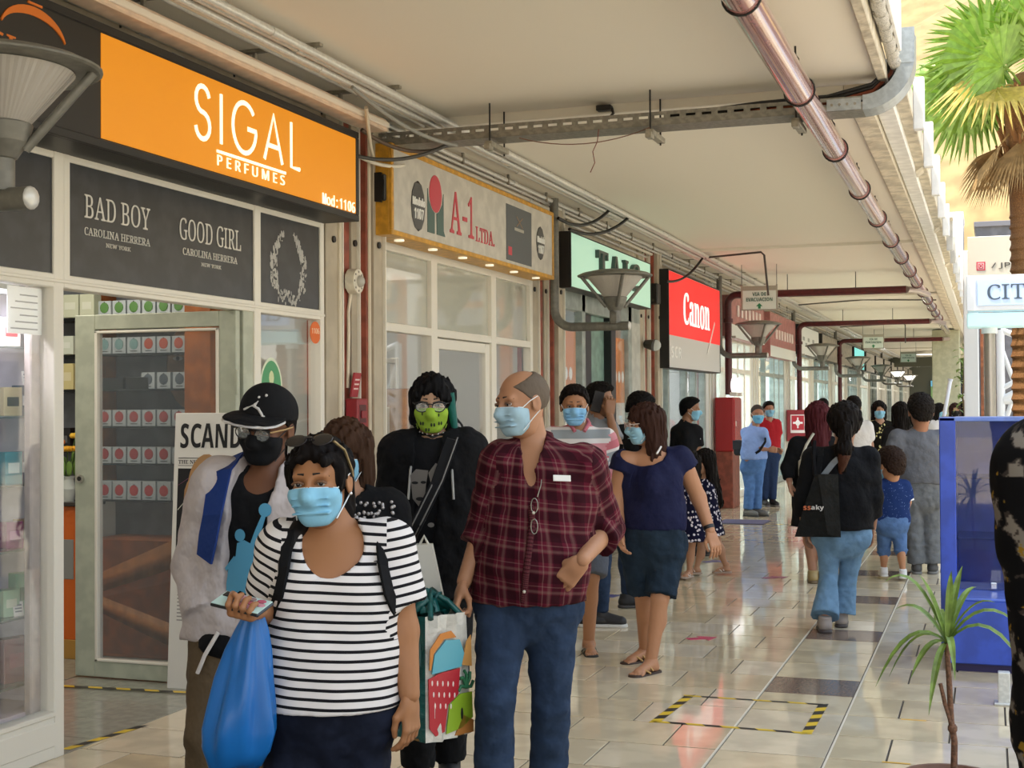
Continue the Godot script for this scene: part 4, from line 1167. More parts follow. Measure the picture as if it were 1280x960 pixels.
	put("cable_tail", G.new().tube(PackedVector3Array([V(0.05, 0.1, -0.06), V(0.07, 0.25, -0.05), V(0.02, 0.38, 0.0), V(-0.03, 0.42, 0.1)]), 0.007, 6), crm, sp)
	var rm := mat(Color("8e1c26"), 0.35)
	var fa := thing("fire_call_point", "dark red fire call point box on the pillar conduit", "call point", V(-3.93, 1.44, -8.1))
	put("box", G.new().bx(V(-0.03, 0, -0.075), V(0.06, 0.19, 0.075), 0.008), rm, fa)
	put("recess", G.new().bx(V(0.055, 0.03, -0.05), V(0.062, 0.15, 0.05), 0.003), mat(Color("4f0d14"), 0.4), fa)
	put("lever", G.new().bx(V(0.06, 0.06, -0.03), V(0.072, 0.11, 0.03), 0.004), rm, fa)
	put("red_plate", G.new().at(Transform3D(Basis(Vector3.FORWARD, 0.18), V(0, 0.2, 0))).bx(V(-0.012, 0, -0.05), V(0.0, 0.16, 0.05)), mat(Color("a32b34"), 0.5), fa)
	for r in 3: put("plate_line", G.new().at(Transform3D(Basis(Vector3.FORWARD, 0.18), V(0, 0.2, 0))).bx(V(0.0, 0.05 + r * 0.03, -0.035), V(0.001, 0.06 + r * 0.03, 0.03)), mat(Color("e3c9c4"), 0.5), fa)
	# second and third pillar: speaker, floodlight
	sp = thing("loudspeaker", "small black loudspeaker on the pillar left of the red sign", "loudspeaker", V(-3.88, 2.93, -16.35))
	put("cabinet", G.new().bx(V(-0.1, -0.12, -0.09), V(0.08, 0.13, 0.09), 0.012), mat(Color("1b1a18"), 0.4), sp)
	put("bracket", G.new().bx(V(-0.16, -0.02, -0.02), V(-0.1, 0.03, 0.02), 0.003), crm, sp)
	var fld := thing("floodlight", "small round floodlight on the pillar below the loudspeaker", "floodlight", V(-3.88, 2.32, -16.3))
	put("can", G.new().cyl(V(-0.08, 0, 0), V(0.05, -0.02, 0.06), 0.05, 0.075, 16), mat(Color("3a3834"), 0.5), fld)
	put("lens", G.new().sph(V(0.055, -0.02, 0.063), V(0.07, 0.07, 0.02), 14), mat(Color("d8dcd8"), 0.15), fld)
	put("bracket", G.new().bx(V(-0.14, -0.02, -0.015), V(-0.07, 0.02, 0.015), 0.003), mat(Color("3a3834"), 0.5), fld)
	# black cables dropping from the conduits onto the signs
	for a: Array in [[V(-3.72, 3.3, -11.95), V(-3.5, 3.48, -12.9), "black cable looping from the conduits to the lamp arm before the green sign"], [V(-3.72, 3.24, -12.3), V(-3.45, 3.49, -13.5), "second black cable looping onto the black end of the green sign"], [V(-3.74, 3.1, -16.5), V(-3.5, 3.5, -17.6), "black flexible conduit looping onto the red sign"]]:
		tag(put("cable", G.new().tube(sag(a[0], a[1], 0.1), 0.016, 8), mat(Color("1f1e1c"), 0.5)), a[2], "cable")
	var tang := [["cream", "d3c8b2", V(-3.6, 3.42, -7.6), V(-3.85, 3.22, -8.25)], ["grey flexible", "8c8c86", V(-3.5, 3.45, -7.2), V(-3.3, 3.3, -8.35)], ["brown", "5b4a3c", V(-3.75, 3.34, -7.85), V(-3.5, 3.31, -8.5)], ["white", "e0d9c8", V(-3.95, 3.3, -7.9), V(-3.7, 3.2, -8.4)], ["dark grey", "4a4844", V(-3.85, 3.2, -7.95), V(-3.4, 3.33, -8.45)]]
	for a: Array in tang:
		tag(put("cable", G.new().tube(sag(a[2], a[3], 0.06), 0.013, 8), mat(Color(a[1]), 0.5)), "%s cable in the tangle between the orange and the yellow sign" % a[0], "cable", "tangled cables at the pillar")
	# red fire cabinet, extinguisher sign
	var fc := thing("fire_cabinet", "tall red fire hose cabinet on the pillar beyond the red sign", "cabinet", V(-3.78, 0.86, -20.85), 0.0)
	put("box", G.new().bx(V(-0.14, 0, -0.32), V(0.14, 0.82, 0.32), 0.012), mat(Color("a01a1c"), 0.3), fc)
	put("door", G.new().bx(V(0.14, 0.02, -0.3), V(0.155, 0.8, 0.3), 0.006), mat(Color("a81d1e"), 0.25), fc)
	put("handle", G.new().bx(V(0.155, 0.38, 0.22), V(0.17, 0.46, 0.25), 0.004), GALV, fc)
	put("pedestal", G.new().bx(V(-0.14, -0.86, -0.3), V(0.12, 0.0, 0.3), 0.008), REDWALL, fc)
	for k in 2:
		var em := thing("emergency_light", "twin bright emergency lamp above the red fire cabinet, %s" % ["nearer head", "farther head"][k], "lamp", V(-3.66, 1.84, -20.7 - 0.4 * k), 0.0, "emergency lamps over the fire cabinet")
		put("head", G.new().sph(V(0, 0.02, 0), V(0.06, 0.13, 0.06), 12), glow(Color("ffffff"), 1.4), em)
		put("base", G.new().bx(V(-0.06, -0.14, -0.05), V(0.05, -0.08, 0.05), 0.006), FR, em)
	var ex := thing("fire_sign", "red fire extinguisher sign with white pictogram on the far pillar", "sign", V(-3.72, 1.05, -28.6), 0.35)
	put("backing", G.new().bx(V(-0.24, -0.25, -0.06), V(0.24, 0.4, 0.0), 0.006), mat(Color("8b1220"), 0.4), ex)
	put("plate", G.new().bx(V(-0.17, -0.08, 0.0), V(0.13, 0.3, 0.01), 0.003), mat(Color("e8dcdc"), 0.4), ex)
	put("field", G.new().bx(V(-0.15, -0.02, 0.01), V(0.11, 0.28, 0.014)), mat(Color("b5152a"), 0.4), ex)
	put("pictogram", G.new().at(Transform3D(Basis(), V(-0.02, 0.13, 0.016))).sph(Vector3.ZERO, V(0.05, 0.06, 0.004)).bx(V(-0.1, -0.02, -0.002), V(0.1, 0.02, 0.003)).bx(V(-0.015, -0.11, -0.002), V(0.015, 0.11, 0.003)), mat(Color("f1e8e8"), 0.4), ex)
	# thin conduits wandering over the ceiling
	for a: Array in [[PackedVector3Array([V(-3.45, 3.48, -17.5), V(-2.7, 3.5, -17.3), V(-2.66, 3.46, -17.3), V(-2.62, 2.95, -17.35)]), "thin dark conduit bent down from the ceiling before the evacuation sign"], [PackedVector3Array([V(-3.4, 3.44, -34), V(-1.9, 3.47, -33.6), V(-1.85, 3.43, -33.6), V(-1.85, 3.0, -33.6)]), "thin conduit dropping to the second evacuation sign"], [PackedVector3Array([V(-3.4, 3.46, -26.3), V(-2.2, 3.52, -26.3), V(-0.9, 3.49, -26.5)]), "dark conduit crossing the ceiling behind the first red pipe"]]:
		tag(put("conduit", G.new().tube(a[0], 0.014, 6), mat(Color("4a4742"), 0.5)), a[1], "conduit")
	# round ceiling lights in the far covered zone
	for k in 3:
		var cl := thing("ceiling_light", "flat round ceiling light in the dark far zone, %s" % ["left one", "middle one", "right one"][k], "ceiling light", V(-2.2 + 0.6 * k, 3.42, -54.0 - 3.0 * k), 0.0, "round lights of the far zone")
		put("rim", G.new().cyl(V(0, 0, 0), V(0, 0.1, 0), 0.44, 0.44, 20), FR, cl)
		put("diffuser", G.new().cyl(V(0, -0.02, 0), V(0, 0.0, 0), 0.38, 0.4, 20), glow(Color("fffdf5"), 1.2), cl)
func make_lamp(label: String) -> Node3D:
	var gm := noisy(Color("6c6a61"), Color("7a786f"), 3.0, 0.42, 0.2, 0.02, 1, 0.0, false)
	var t := thing("arm_lamp", label, "lamp", Vector3.ZERO)
	var p := PackedVector3Array([V(-0.58, 3.5, 0), V(-0.58, 2.47, 0)])
	p.append_array(arc(V(-0.41, 2.47, 0), V(-0.17, 0, 0), V(0, -0.17, 0), 8))
	p.append_array(PackedVector3Array([V(-0.2, 2.3, 0), V(0.13, 2.3, 0)]))
	put("arm", G.new().tube(p, 0.041, 14), gm, t)
	put("arm_end", G.new().sph(V(0.13, 2.3, 0), V(0.02, 0.041, 0.041), 14), GALV, t)
	put("stem", G.new().cyl(V(0, 2.33, 0), V(0, 2.45, 0), 0.052, 0.052, 18), gm, t)
	put("stem_collar", G.new().bx(V(-0.03, 2.32, 0.045), V(0.03, 2.42, 0.058), 0.004), gm, t)
	put("cup", G.new().lathe(PackedVector2Array([Vector2(0.05, 2.44), Vector2(0.06, 2.445), Vector2(0.095, 2.5), Vector2(0.1, 2.515), Vector2(0.112, 2.56), Vector2(0.108, 2.565), Vector2(0.0, 2.565)]), 28), gm, t)
	# ribbed clear shade
	var g := G.new()
	var n := 120
	for k in n:
		var a0 := TAU * k / n
		var a1 := TAU * (k + 1) / n
		var e0 := 1.0 + (0.012 if k % 2 == 0 else 0.0)
		var e1 := 1.0 + (0.012 if k % 2 == 1 else 0.0)
		var c0 := V(cos(a0), 0, sin(a0))
		var c1 := V(cos(a1), 0, sin(a1))
		g.quad(c1 * 0.098 * e1 + V(0, 2.562, 0), c0 * 0.098 * e0 + V(0, 2.562, 0), c0 * 0.25 * e0 + V(0, 2.745, 0), c1 * 0.25 * e1 + V(0, 2.745, 0))
	var sm := StandardMaterial3D.new()
	sm.albedo_color = Color("b5afa6")
	sm.roughness = 0.12
	sm.metallic_specular = 0.7
	sm.transparency = BaseMaterial3D.TRANSPARENCY_DISABLED
	put("shade", g, sm, t)
	put("shade_top", G.new().cyl(V(0, 2.744, 0), V(0, 2.748, 0), 0.25, 0.25, 32), sm, t)
	put("cap", G.new().lathe(PackedVector2Array([Vector2(0.0, 2.75), Vector2(0.335, 2.75), Vector2(0.345, 2.756), Vector2(0.345, 2.764), Vector2(0.3, 2.785), Vector2(0.18, 2.81), Vector2(0.0, 2.818)]), 40), gm, t)
	for k in 4:
		var a := PI / 4 + PI / 2 * k + 0.3
		var c := V(cos(a), 0, sin(a))
		put("strut", G.new().tube(PackedVector3Array([c * 0.315 + V(0, 2.75, 0), c * 0.19 + V(0, 2.6, 0), c * 0.085 + V(0, 2.475, 0)]), 0.017, 8), gm, t)
	return t
# ---------------------------------------------------------------- the courtyard on the right
func blade(g: G, p: PackedVector3Array, w: float, up: Vector3, fold := 0.25) -> void:
	# a long leaf along p, folded along its midrib
	var n := p.size()
	var L := PackedVector3Array()
	var R := PackedVector3Array()
	var M := PackedVector3Array()
	for k in n:
		var d := (p[mini(k + 1, n - 1)] - p[maxi(k - 1, 0)]).normalized()
		var s := d.cross(up).normalized()
		var u := s.cross(d)
		var t := float(k) / (n - 1)
		var ww := w * (0.45 + 0.55 * sin(minf(t * 2.2, 1.0) * PI * 0.5)) * (1.0 if t < 0.55 else maxf(0.03, 1.0 - pow((t - 0.55) / 0.45, 1.6)))
		L.append(p[k] - s * ww + u * ww * fold)
		R.append(p[k] + s * ww + u * ww * fold)
		M.append(p[k])
	for k in n - 1:
		g.quad(M[k], R[k], R[k + 1], M[k + 1])
		g.quad(L[k], M[k], M[k + 1], L[k + 1])
func build_court() -> void:
	var rng := RandomNumberGenerator.new()
	rng.seed = 21
	var pave := noisy(Color("cfc4ae"), Color("ddd3be"), 0.5, 0.6)
	struct("ground", G.new().bx(V(3.0, -0.3, -120), V(60, -0.02, 30)), pave)
	struct("ground", G.new().bx(V(-60, -0.4, -420), V(300, -0.31, 60)), noisy(Color("c9b48c"), Color("d8c59f"), 0.05, 0.9))
	# the sandy hill behind the town
	var hn := FastNoiseLite.new()
	hn.seed = 3
	hn.frequency = 0.012
	hn.fractal_octaves = 5
	var hg := G.new()
	var NX := 60
	var NY := 26
	var P := []
	for j in NY + 1:
		var row := PackedVector3Array()
		for i in NX + 1:
			var x := -60.0 + 320.0 * i / NX
			var t := float(j) / NY
			var z := -190.0 - 190.0 * t
			var y := 165.0 * pow(t, 0.8) * (0.85 + 0.15 * sin(x * 0.013)) + hn.get_noise_2d(x, z) * 14.0 * t
			row.append(V(x, y, z))
		P.append(row)
	for j in NY:
		for i in NX: hg.quad(P[j][i], P[j][i + 1], P[j + 1][i + 1], P[j + 1][i])
	struct("hill", hg, noisy(Color("8a7650"), Color("a78f64"), 0.03, 0.95, 0.0, 0.02, 8))
	# buildings across the courtyard
	var gb := thing("building", "dark grey flat roofed building front below the sandy hill", "building", V(1.6, 0, -42))
	put("wall", G.new().bx(V(-1.9, 0, -3), V(12, 6.7, 0)), noisy(Color("5b5b63"), Color("66666d"), 0.5, 0.6), gb)
	put("parapet", G.new().bx(V(-1.95, 6.7, -3.1), V(12, 6.85, 0.1), 0.01), mat(Color("6e6e76"), 0.5), gb)
	put("ledge", G.new().bx(V(-1.95, 6.3, 0), V(12, 6.36, 0.08)), mat(Color("484850"), 0.5), gb)
	var wb := thing("building", "white upper wall on the roof left of the dark grey building", "building", V(-1.6, 3.95, -41.5))
	put("wall", G.new().bx(V(-1.4, 0, -2), V(0.95, 3.0, 0)), mat(Color("e8e8ee"), 0.6), wb)
	put("coping", G.new().bx(V(-1.45, 3.0, -2.1), V(0.97, 3.15, 0.1), 0.01), mat(Color("f2f2f4"), 0.5), wb)
	var br := thing("pergola", "brown timber beams across the courtyard under the grey building", "pergola", V(1.3, 0, -30))
	var wood := noisy(Color("8a4b2c"), Color("9d5c3a"), 1.0, 0.55)
	put("beam", G.new().bx(V(-1.6, 4.55, -0.1), V(8, 4.75, 0.1), 0.01), wood, br)
	put("beam", G.new().bx(V(-1.5, 3.9, -0.3), V(8, 4.05, -0.1), 0.01), wood, br)
	for k in 4: put("post", G.new().bx(V(-1.45 + k * 2.6, 0, -0.12), V(-1.2 + k * 2.6, 4.6, 0.12), 0.01), wood, br)
	var lo := thing("building", "long pale shop block facing the arcade across the courtyard", "building", V(14, 0, -30))
	put("wall", G.new().bx(V(0, 0, -50), V(6, 5.0, 40)), noisy(Color("d9d4ca"), Color("e8e4dc"), 0.3, 0.6), lo)
	put("fascia", G.new().bx(V(-0.3, 2.9, -50), V(0, 4.0, 40), 0.02), mat(Color("e9e9e6"), 0.5), lo)
	for k in 12: put("window", G.new().bx(V(-0.05, 0.3, -46 + k * 7.0), V(0.0, 2.7, -41 + k * 7.0)), mat(Color("4e6670"), 0.1), lo)
	# watch kiosk with lit sign, and the cream panel over it
	var kz := -17.2
	var kk := thing("kiosk_sign", "pale blue lit kiosk sign with dark serif capitals beside the palm trunk", "sign", V(-0.2, 2.51, kz + 2.6))
	var wm := mat(Color("e9edf3"), 0.3)
	put("casing", G.new().bx(V(0, 0, -0.3), V(2.6, 0.36, -0.02), 0.01), wm, kk)
	put("face_panel", G.new().bx(V(0.1, 0.05, -0.02), V(2.55, 0.32, 0.0), 0.004), glow(Color("b9d0f6"), 0.3, Color("b9cdec")), kk)
	put("rim", G.new().bx(V(0.0, 0.0, -0.02), V(0.08, 0.36, 0.02), 0.004), wm, kk)
	fit("CITIZEN", 0.92, 0.155, mat(Color("46586c"), 0.4), kk, V(0.66, 0.185, 0.004), 0.0, "Droid Serif", 400)
	put("soffit", G.new().bx(V(0, -0.16, -0.45), V(2.6, -0.02, -0.04), 0.01), glow(Color("b6e2e8"), 0.45, Color("c2e4e8")), kk)
	var jp := thing("hoarding", "cream board with small red emblem and dark capitals above the kiosk sign", "sign", V(-0.22, 3.07, kz - 0.05))
	put("board", G.new().bx(V(0, 0, -0.1), V(2.2, 0.5, 0), 0.006), mat(Color("e6dfd3"), 0.5), jp)
	fit("/ JPT DUTY", 0.7, 0.075, mat(Color("4c4a48"), 0.5), jp, V(0.62, 0.14, 0.004), 0.0, "Droid Sans", 400)
	var pr := mat(Color("d4455e"), 0.5)
	put("emblem", G.new().bx(V(0.1, 0.09, 0), V(0.2, 0.195, 0.005), 0.004), pr, jp)
	put("emblem_frame", G.new().bx(V(0.115, 0.105, 0.004), V(0.185, 0.18, 0.007), 0.003), mat(Color("f0dfe0"), 0.5), jp)
	put("emblem_field", G.new().bx(V(0.122, 0.112, 0.006), V(0.178, 0.173, 0.009), 0.002), pr, jp)
	put("emblem_ring", G.new().tube(PackedVector3Array([V(0.168, 0.1425, 0.01), V(0.162, 0.1570, 0.01), V(0.15, 0.1610, 0.01), V(0.137, 0.1550, 0.01), V(0.132, 0.1425, 0.01), V(0.138, 0.1280, 0.01), V(0.15, 0.1240, 0.01), V(0.163, 0.1300, 0.01), V(0.168, 0.1425, 0.01)]), 0.003, 5), mat(Color("f0dfe0"), 0.5), jp)
	var po := thing("kiosk_post", "polished grey round post carrying the lit kiosk sign", "post", V(0.015, 0, kz + 2.3))
	put("shaft", G.new().cyl(V(0, 0, 0), V(0, 2.33, 0), 0.06, 0.06, 20), mat(Color("a39c92"), 0.25, 0.6), po)
	put("collar", G.new().cyl(V(0, 2.29, 0), V(0, 2.36, 0), 0.08, 0.08, 20), wm, po)
	put("foot", G.new().cyl(V(0, 0, 0), V(0, 0.04, 0), 0.15, 0.15, 20), wm, po)
	var ts := thing("truss", "white tubular truss frame between the kiosk post and the palm trunk", "truss", V(0.3, 0, kz - 1.2))
	for a: Array in [[V(-0.15, 0, 0), V(-0.15, 2.5, 0), 0.05], [V(0.22, 0, 0), V(0.22, 2.5, 0), 0.04], [V(-0.15, 2.3, 0), V(0.22, 1.2, 0), 0.03], [V(0.22, 2.3, 0), V(-0.15, 1.2, 0), 0.03], [V(-0.15, 1.75, 0), V(0.5, 2.1, 0), 0.035], [V(-0.12, 1.62, 0), V(0.3, 1.85, 0), 0.05], [V(-0.12, 1.6, 0), V(0.3, 1.6, 0), 0.05], [V(-0.15, 2.5, 0), V(0.6, 2.2, 0), 0.04]]:
		put("tube", G.new().cyl(a[0], a[1], a[2], a[2], 10), wm, ts)
	var wl := thing("column", "white square column at the open edge left of the kiosk post", "column", V(-0.2, 0, kz - 1.0))
	put("shaft", G.new().bx(V(-0.09, 0, -0.09), V(0.09, 3.5, 0.09), 0.01), wm, wl)
	var bc := thing("column", "beige column at the far open edge behind the climbing plant", "column", V(-1.05, 0, -38))
	put("shaft", G.new().bx(V(-0.35, 0, -0.35), V(0.35, 3.5, 0.35), 0.02), noisy(Color("aaa88c"), Color("b6b498"), 1.0, 0.6), bc)
	# climbing plant beside it
	var cp := thing("climbing_plant", "leafy green plant climbing beside the beige column at the far open edge", "plant", V(-0.38, 0, -24))
	var lf := G.new()
	for k in 130:
		var y := rng.randf_range(0.6, 2.5)
		var c := V(rng.randf_range(-0.14, 0.14) * (1.4 - 0.3 * y), y, rng.randf_range(-0.15, 0.15))
		var d := V(rng.randf_range(-1, 1), rng.randf_range(-0.8, 0.3), rng.randf_range(-1, 1)).normalized() * 0.12
		blade(lf, PackedVector3Array([c, c + d * 0.5, c + d + V(0, -0.02, 0)]), 0.035, Vector3.UP)
	var lfo := put("foliage", lf, noisy(Color("5f7f3a"), Color("86a355"), 3.0, 0.5), cp)
	lfo.set_meta("kind", "stuff")
	put("stem", G.new().tube(PackedVector3Array([V(0, 0.3, 0), V(0.03, 1.0, 0), V(-0.03, 1.7, 0.02), V(0.02, 2.4, 0)]), 0.015, 6), mat(Color("5e4a2f"), 0.7), cp)
	put("pot", G.new().lathe(PackedVector2Array([Vector2(0, 0), Vector2(0.15, 0), Vector2(0.2, 0.36), Vector2(0.18, 0.36), Vector2(0.17, 0.3), Vector2(0, 0.3)]), 20), mat(Color("8a4a33"), 0.6), cp)
	# fan palm
	var palm := thing("palm_tree", "fan palm with broad green leaves and a shaggy brown trunk at the right edge", "palm tree", V(0.42, 0, -15.6))
	var bark := noisy(Color("6b4524"), Color("8f6236"), 5.0, 0.85, 0.0, 0.05, 4, 0.8)
	put("trunk", G.new().lathe(PackedVector2Array([Vector2(0.28, 0), Vector2(0.2, 0.5), Vector2(0.175, 1.5), Vector2(0.175, 3.4), Vector2(0.2, 4.2), Vector2(0.24, 4.8), Vector2(0.12, 5.1), Vector2(0, 5.15)]), 20), bark, palm)
	for k in 24:
		put("trunk_ring", G.new().lathe(PackedVector2Array([Vector2(0.178, 0), Vector2(0.192, 0.02), Vector2(0.176, 0.07)]), 18), bark, palm).position = V(0, 0.9 + k * 0.115, 0)
	for k in 34:
		var a := k * 2.4
		var y := 4.0 + 0.026 * k
		var c := V(cos(a), 0, sin(a))
		put("leaf_base", G.new().tube(PackedVector3Array([c * 0.19 + V(0, y, 0), c * 0.25 + V(0, y + 0.1, 0), c * 0.32 + V(0, y + 0.26, 0)]), 0.035, 6, 0.012), mat(Color("80552c"), 0.85), palm)
	var gm := noisy(Color("6f9440"), Color("93b552"), 2.0, 0.4)
	gm.backlight_enabled = true
	gm.backlight = Color("5a7a1c")
	var ym := noisy(Color("b79a3a"), Color("cdb458"), 2.0, 0.6)
	ym.backlight_enabled = true
	ym.backlight = Color("7a6a2a")
	var bm := noisy(Color("9a774a"), Color("b6935f"), 2.0, 0.8)
	bm.backlight_enabled = true
	bm.backlight = Color("604a2a")
	# [direction angle, lift, petiole length, radius, kind]
	var fr := [[2.5, 0.55, 0.42, 0.62, 0], [3.3, 0.25, 0.5, 0.66, 0], [3.9, 0.75, 0.4, 0.6, 0], [2.0, 0.15, 0.45, 0.62, 0], [1.3, 0.6, 0.4, 0.62, 0], [0.6, 0.4, 0.45, 0.62, 0], [5.0, 0.5, 0.45, 0.62, 0], [5.8, 0.8, 0.4, 0.6, 0], [3.0, -0.25, 0.5, 0.6, 0], [2.2, -0.35, 0.42, 0.58, 1], [3.6, -0.15, 0.45, 0.6, 0], [1.6, 1.0, 0.4, 0.6, 0], [4.4, 0.1, 0.5, 0.62, 0], [2.8, 0.95, 0.42, 0.6, 0],
		[2.6, -0.9, 0.28, 0.5, 2], [3.4, -1.0, 0.26, 0.5, 2], [1.8, -1.0, 0.26, 0.5, 2], [1.0, -1.0, 0.26, 0.5, 2], [4.3, -0.95, 0.26, 0.5, 2], [5.3, -1.0, 0.26, 0.5, 2]]
	var fi := 0
	for f: Array in fr:
		var ca := cos(f[0])
		var sa := sin(f[0])
		var out := V(ca, 0, sa)
		var el: float = f[1]
		var d := (out * cos(el) + V(0, sin(el), 0)).normalized()
		var base := V(0, 4.95 if f[4] != 2 else 4.5, 0) + out * 0.12
		var hub: Vector3 = base + d * f[2] + V(0, 0.08, 0)
		var g := G.new()
		var side := d.cross(Vector3.UP).normalized().rotated(d, [0.9, -0.7, 0.5, 1.1, -0.4][fi % 5] if f[4] != 2 else 0.3)
		fi += 1
		var nrm := side.cross(d).normalized()
		var N := 34
		var spread := 2.5 if f[4] != 2 else 0.9
		for k in N:
			var t := -spread + 2.0 * spread * (k + 0.5) / N
			var dd := (d * cos(t) + side * sin(t)).normalized()
			var R: float = f[3] * 1.3 * (0.82 + 0.18 * cos(t)) * rng.randf_range(0.94, 1.04)
			var hw := spread / N
			var mid := hub + dd * R * 0.62 + nrm * (0.02 if k % 2 == 0 else -0.02)
			var droop := V(0, -0.16 * R - (0.12 if f[4] == 1 else 0.0), 0)
			var tip := hub + dd * R + droop
			var dl := (d * cos(t - hw) + side * sin(t - hw)) * R * 0.62
			var dr := (d * cos(t + hw) + side * sin(t + hw)) * R * 0.62
			g.tri(hub, hub + dl, mid)
			g.tri(hub, mid, hub + dr)
			g.quad(hub + dl, hub + dl.lerp(dr, 0.5), tip, tip)
			g.tri(mid, hub + dl.lerp(dr, 0.62), tip)
			g.tri(hub + dl, mid, tip)
			g.tri(mid, hub + dr, tip)
		g.tube(PackedVector3Array([base, base.lerp(hub, 0.5) + V(0, 0.03, 0), hub]), 0.016, 6, 0.01)
		put("frond", g, gm if f[4] == 0 else ym if f[4] == 1 else bm, palm)
	# blue display cabinet
	var blm := noisy(Color("2c46a8"), Color("3350b8"), 1.0, 0.32)
	var cab := thing("display_cabinet", "blue display cabinet with glass shelves and a deep blue plinth at the right", "cabinet", V(0, 0, -8.42))
	put("plinth", G.new().bx(V(-0.24, 0.05, -0.85), V(1.2, 0.42, 0), 0.006), blm, cab)
	put("plinth_top", G.new().bx(V(-0.24, 0.42, -0.85), V(1.2, 0.435, 0.0), 0.004), noisy(Color("4a66c8"), Color("5570d0"), 1.0, 0.25), cab)
	put("recessed_foot", G.new().bx(V(-0.2, 0, -0.8), V(1.15, 0.05, -0.05)), mat(Color("2a1f55"), 0.5), cab)
	put("side_frame", G.new().bx(V(-0.29, 0.05, -0.9), V(-0.195, 1.49, -0.36), 0.005), blm, cab)
	put("side_frame", G.new().bx(V(1.1, 0.05, -0.9), V(1.2, 1.49, -0.36), 0.005), blm, cab)
	put("top_board", G.new().bx(V(-0.29, 1.465, -0.9), V(1.2, 1.49, -0.36), 0.004), noisy(Color("5b76c4"), Color("6a86d2"), 1.0, 0.3), cab)
	put("back_panel", G.new().bx(V(-0.2, 0.43, -0.9), V(1.1, 1.47, -0.87)), noisy(Color("17348a"), Color("1e3d98"), 1.0, 0.3), cab)
	for y: float in [0.75, 1.12]: put("shelf", G.new().bx(V(-0.195, y - 0.008, -0.87), V(1.1, y, -0.4), 0.002), mat(Color("16244f"), 0.2), cab)
	put("pane", G.new().bx(V(-0.195, 0.44, -0.39), V(1.1, 1.465, -0.382)), glass(Color("203a90"), 0.12, 0.02), cab)
	put("lock", G.new().bx(V(0.0, 0.445, -0.385), V(0.035, 0.485, -0.36), 0.004), mat(Color("d8d8d8"), 0.2, 0.8), cab)
	var ml := thing("metal_leg", "short grey metal leg standing on the tiles before the blue cabinet", "leg", V(0.06, 0, -7.6))
	put("post", G.new().bx(V(-0.03, 0, -0.03), V(0.03, 0.17, 0.03), 0.004), GALV, ml)
	put("foot_plate", G.new().bx(V(-0.05, 0, -0.05), V(0.05, 0.012, 0.05), 0.003), GALV, ml)
	# potted dracaena
	var dr := thing("potted_plant", "slender dracaena with arching green leaves before the blue cabinet", "plant", V(-0.135, 0, -5.0))
	put("pot", G.new().lathe(PackedVector2Array([Vector2(0, 0), Vector2(0.13, 0), Vector2(0.17, 0.28), Vector2(0.155, 0.28), Vector2(0.14, 0.24), Vector2(0, 0.24)]), 24), mat(Color("6d4a38"), 0.6), dr)
	put("soil", G.new().cyl(V(0, 0.235, 0), V(0, 0.245, 0), 0.14, 0.14, 20), mat(Color("3b2c20"), 0.9), dr)
	var sm := noisy(Color("5a3b28"), Color("74503a"), 6.0, 0.8, 0.0, 0.04, 2, 0.6)
	put("stem", G.new().tube(PackedVector3Array([V(0.005, 0.22, 0), V(0.01, 0.4, 0), V(0.0, 0.47, 0), V(-0.005, 0.6, 0), V(-0.012, 0.74, 0)]), 0.012, 8, 0.009), sm, dr)
	put("stem_stub", G.new().tube(PackedVector3Array([V(0.004, 0.45, 0.004), V(-0.02, 0.53, 0.006), V(-0.035, 0.6, 0.004)]), 0.008, 7, 0.007), sm, dr)
	put("stem_knot", G.new().sph(V(0.004, 0.445, 0), V(0.017, 0.02, 0.016), 10), sm, dr)
	var hub := V(-0.012, 0.74, 0)
	var ends := [[-0.09, 0.24, 0.02, 0.03], [0.055, 0.27, -0.02, 0.03], [0.02, 0.26, 0.05, 0.03], [-0.205, 0.21, 0.03, 0.1], [-0.18, 0.1, -0.05, 0.06], [0.25, 0.06, 0.03, 0.09], [0.28, -0.12, 0.02, 0.12], [-0.24, -0.16, 0.03, 0.1], [-0.2, -0.14, -0.06, 0.08], [-0.12, -0.12, 0.06, 0.05], [-0.06, -0.24, 0.07, 0.06], [0.1, 0.19, -0.08, 0.05], [0.16, 0.16, 0.08, 0.05], [0.03, -0.1, 0.14, 0.07], [-0.05, 0.02, -0.2, 0.09]]
	var dm := noisy(Color("4d7a2c"), Color("86a04a"), 3.0, 0.4)
	dm.backlight_enabled = true
	dm.backlight = Color("3f5a1c")
	for e: Array in ends:
		var p := PackedVector3Array()
		var tip := V(e[0], e[1], e[2])
		for k in 9:
			var t := k / 8.0
			p.append(hub + tip * t + V(0, e[3] * 4.0 * t * (1 - t), 0))
		var g := G.new()
		blade(g, p, 0.0125, V(0.1, 1, 0.35).normalized(), 0.35)
		put("leaf", g, dm, dr)
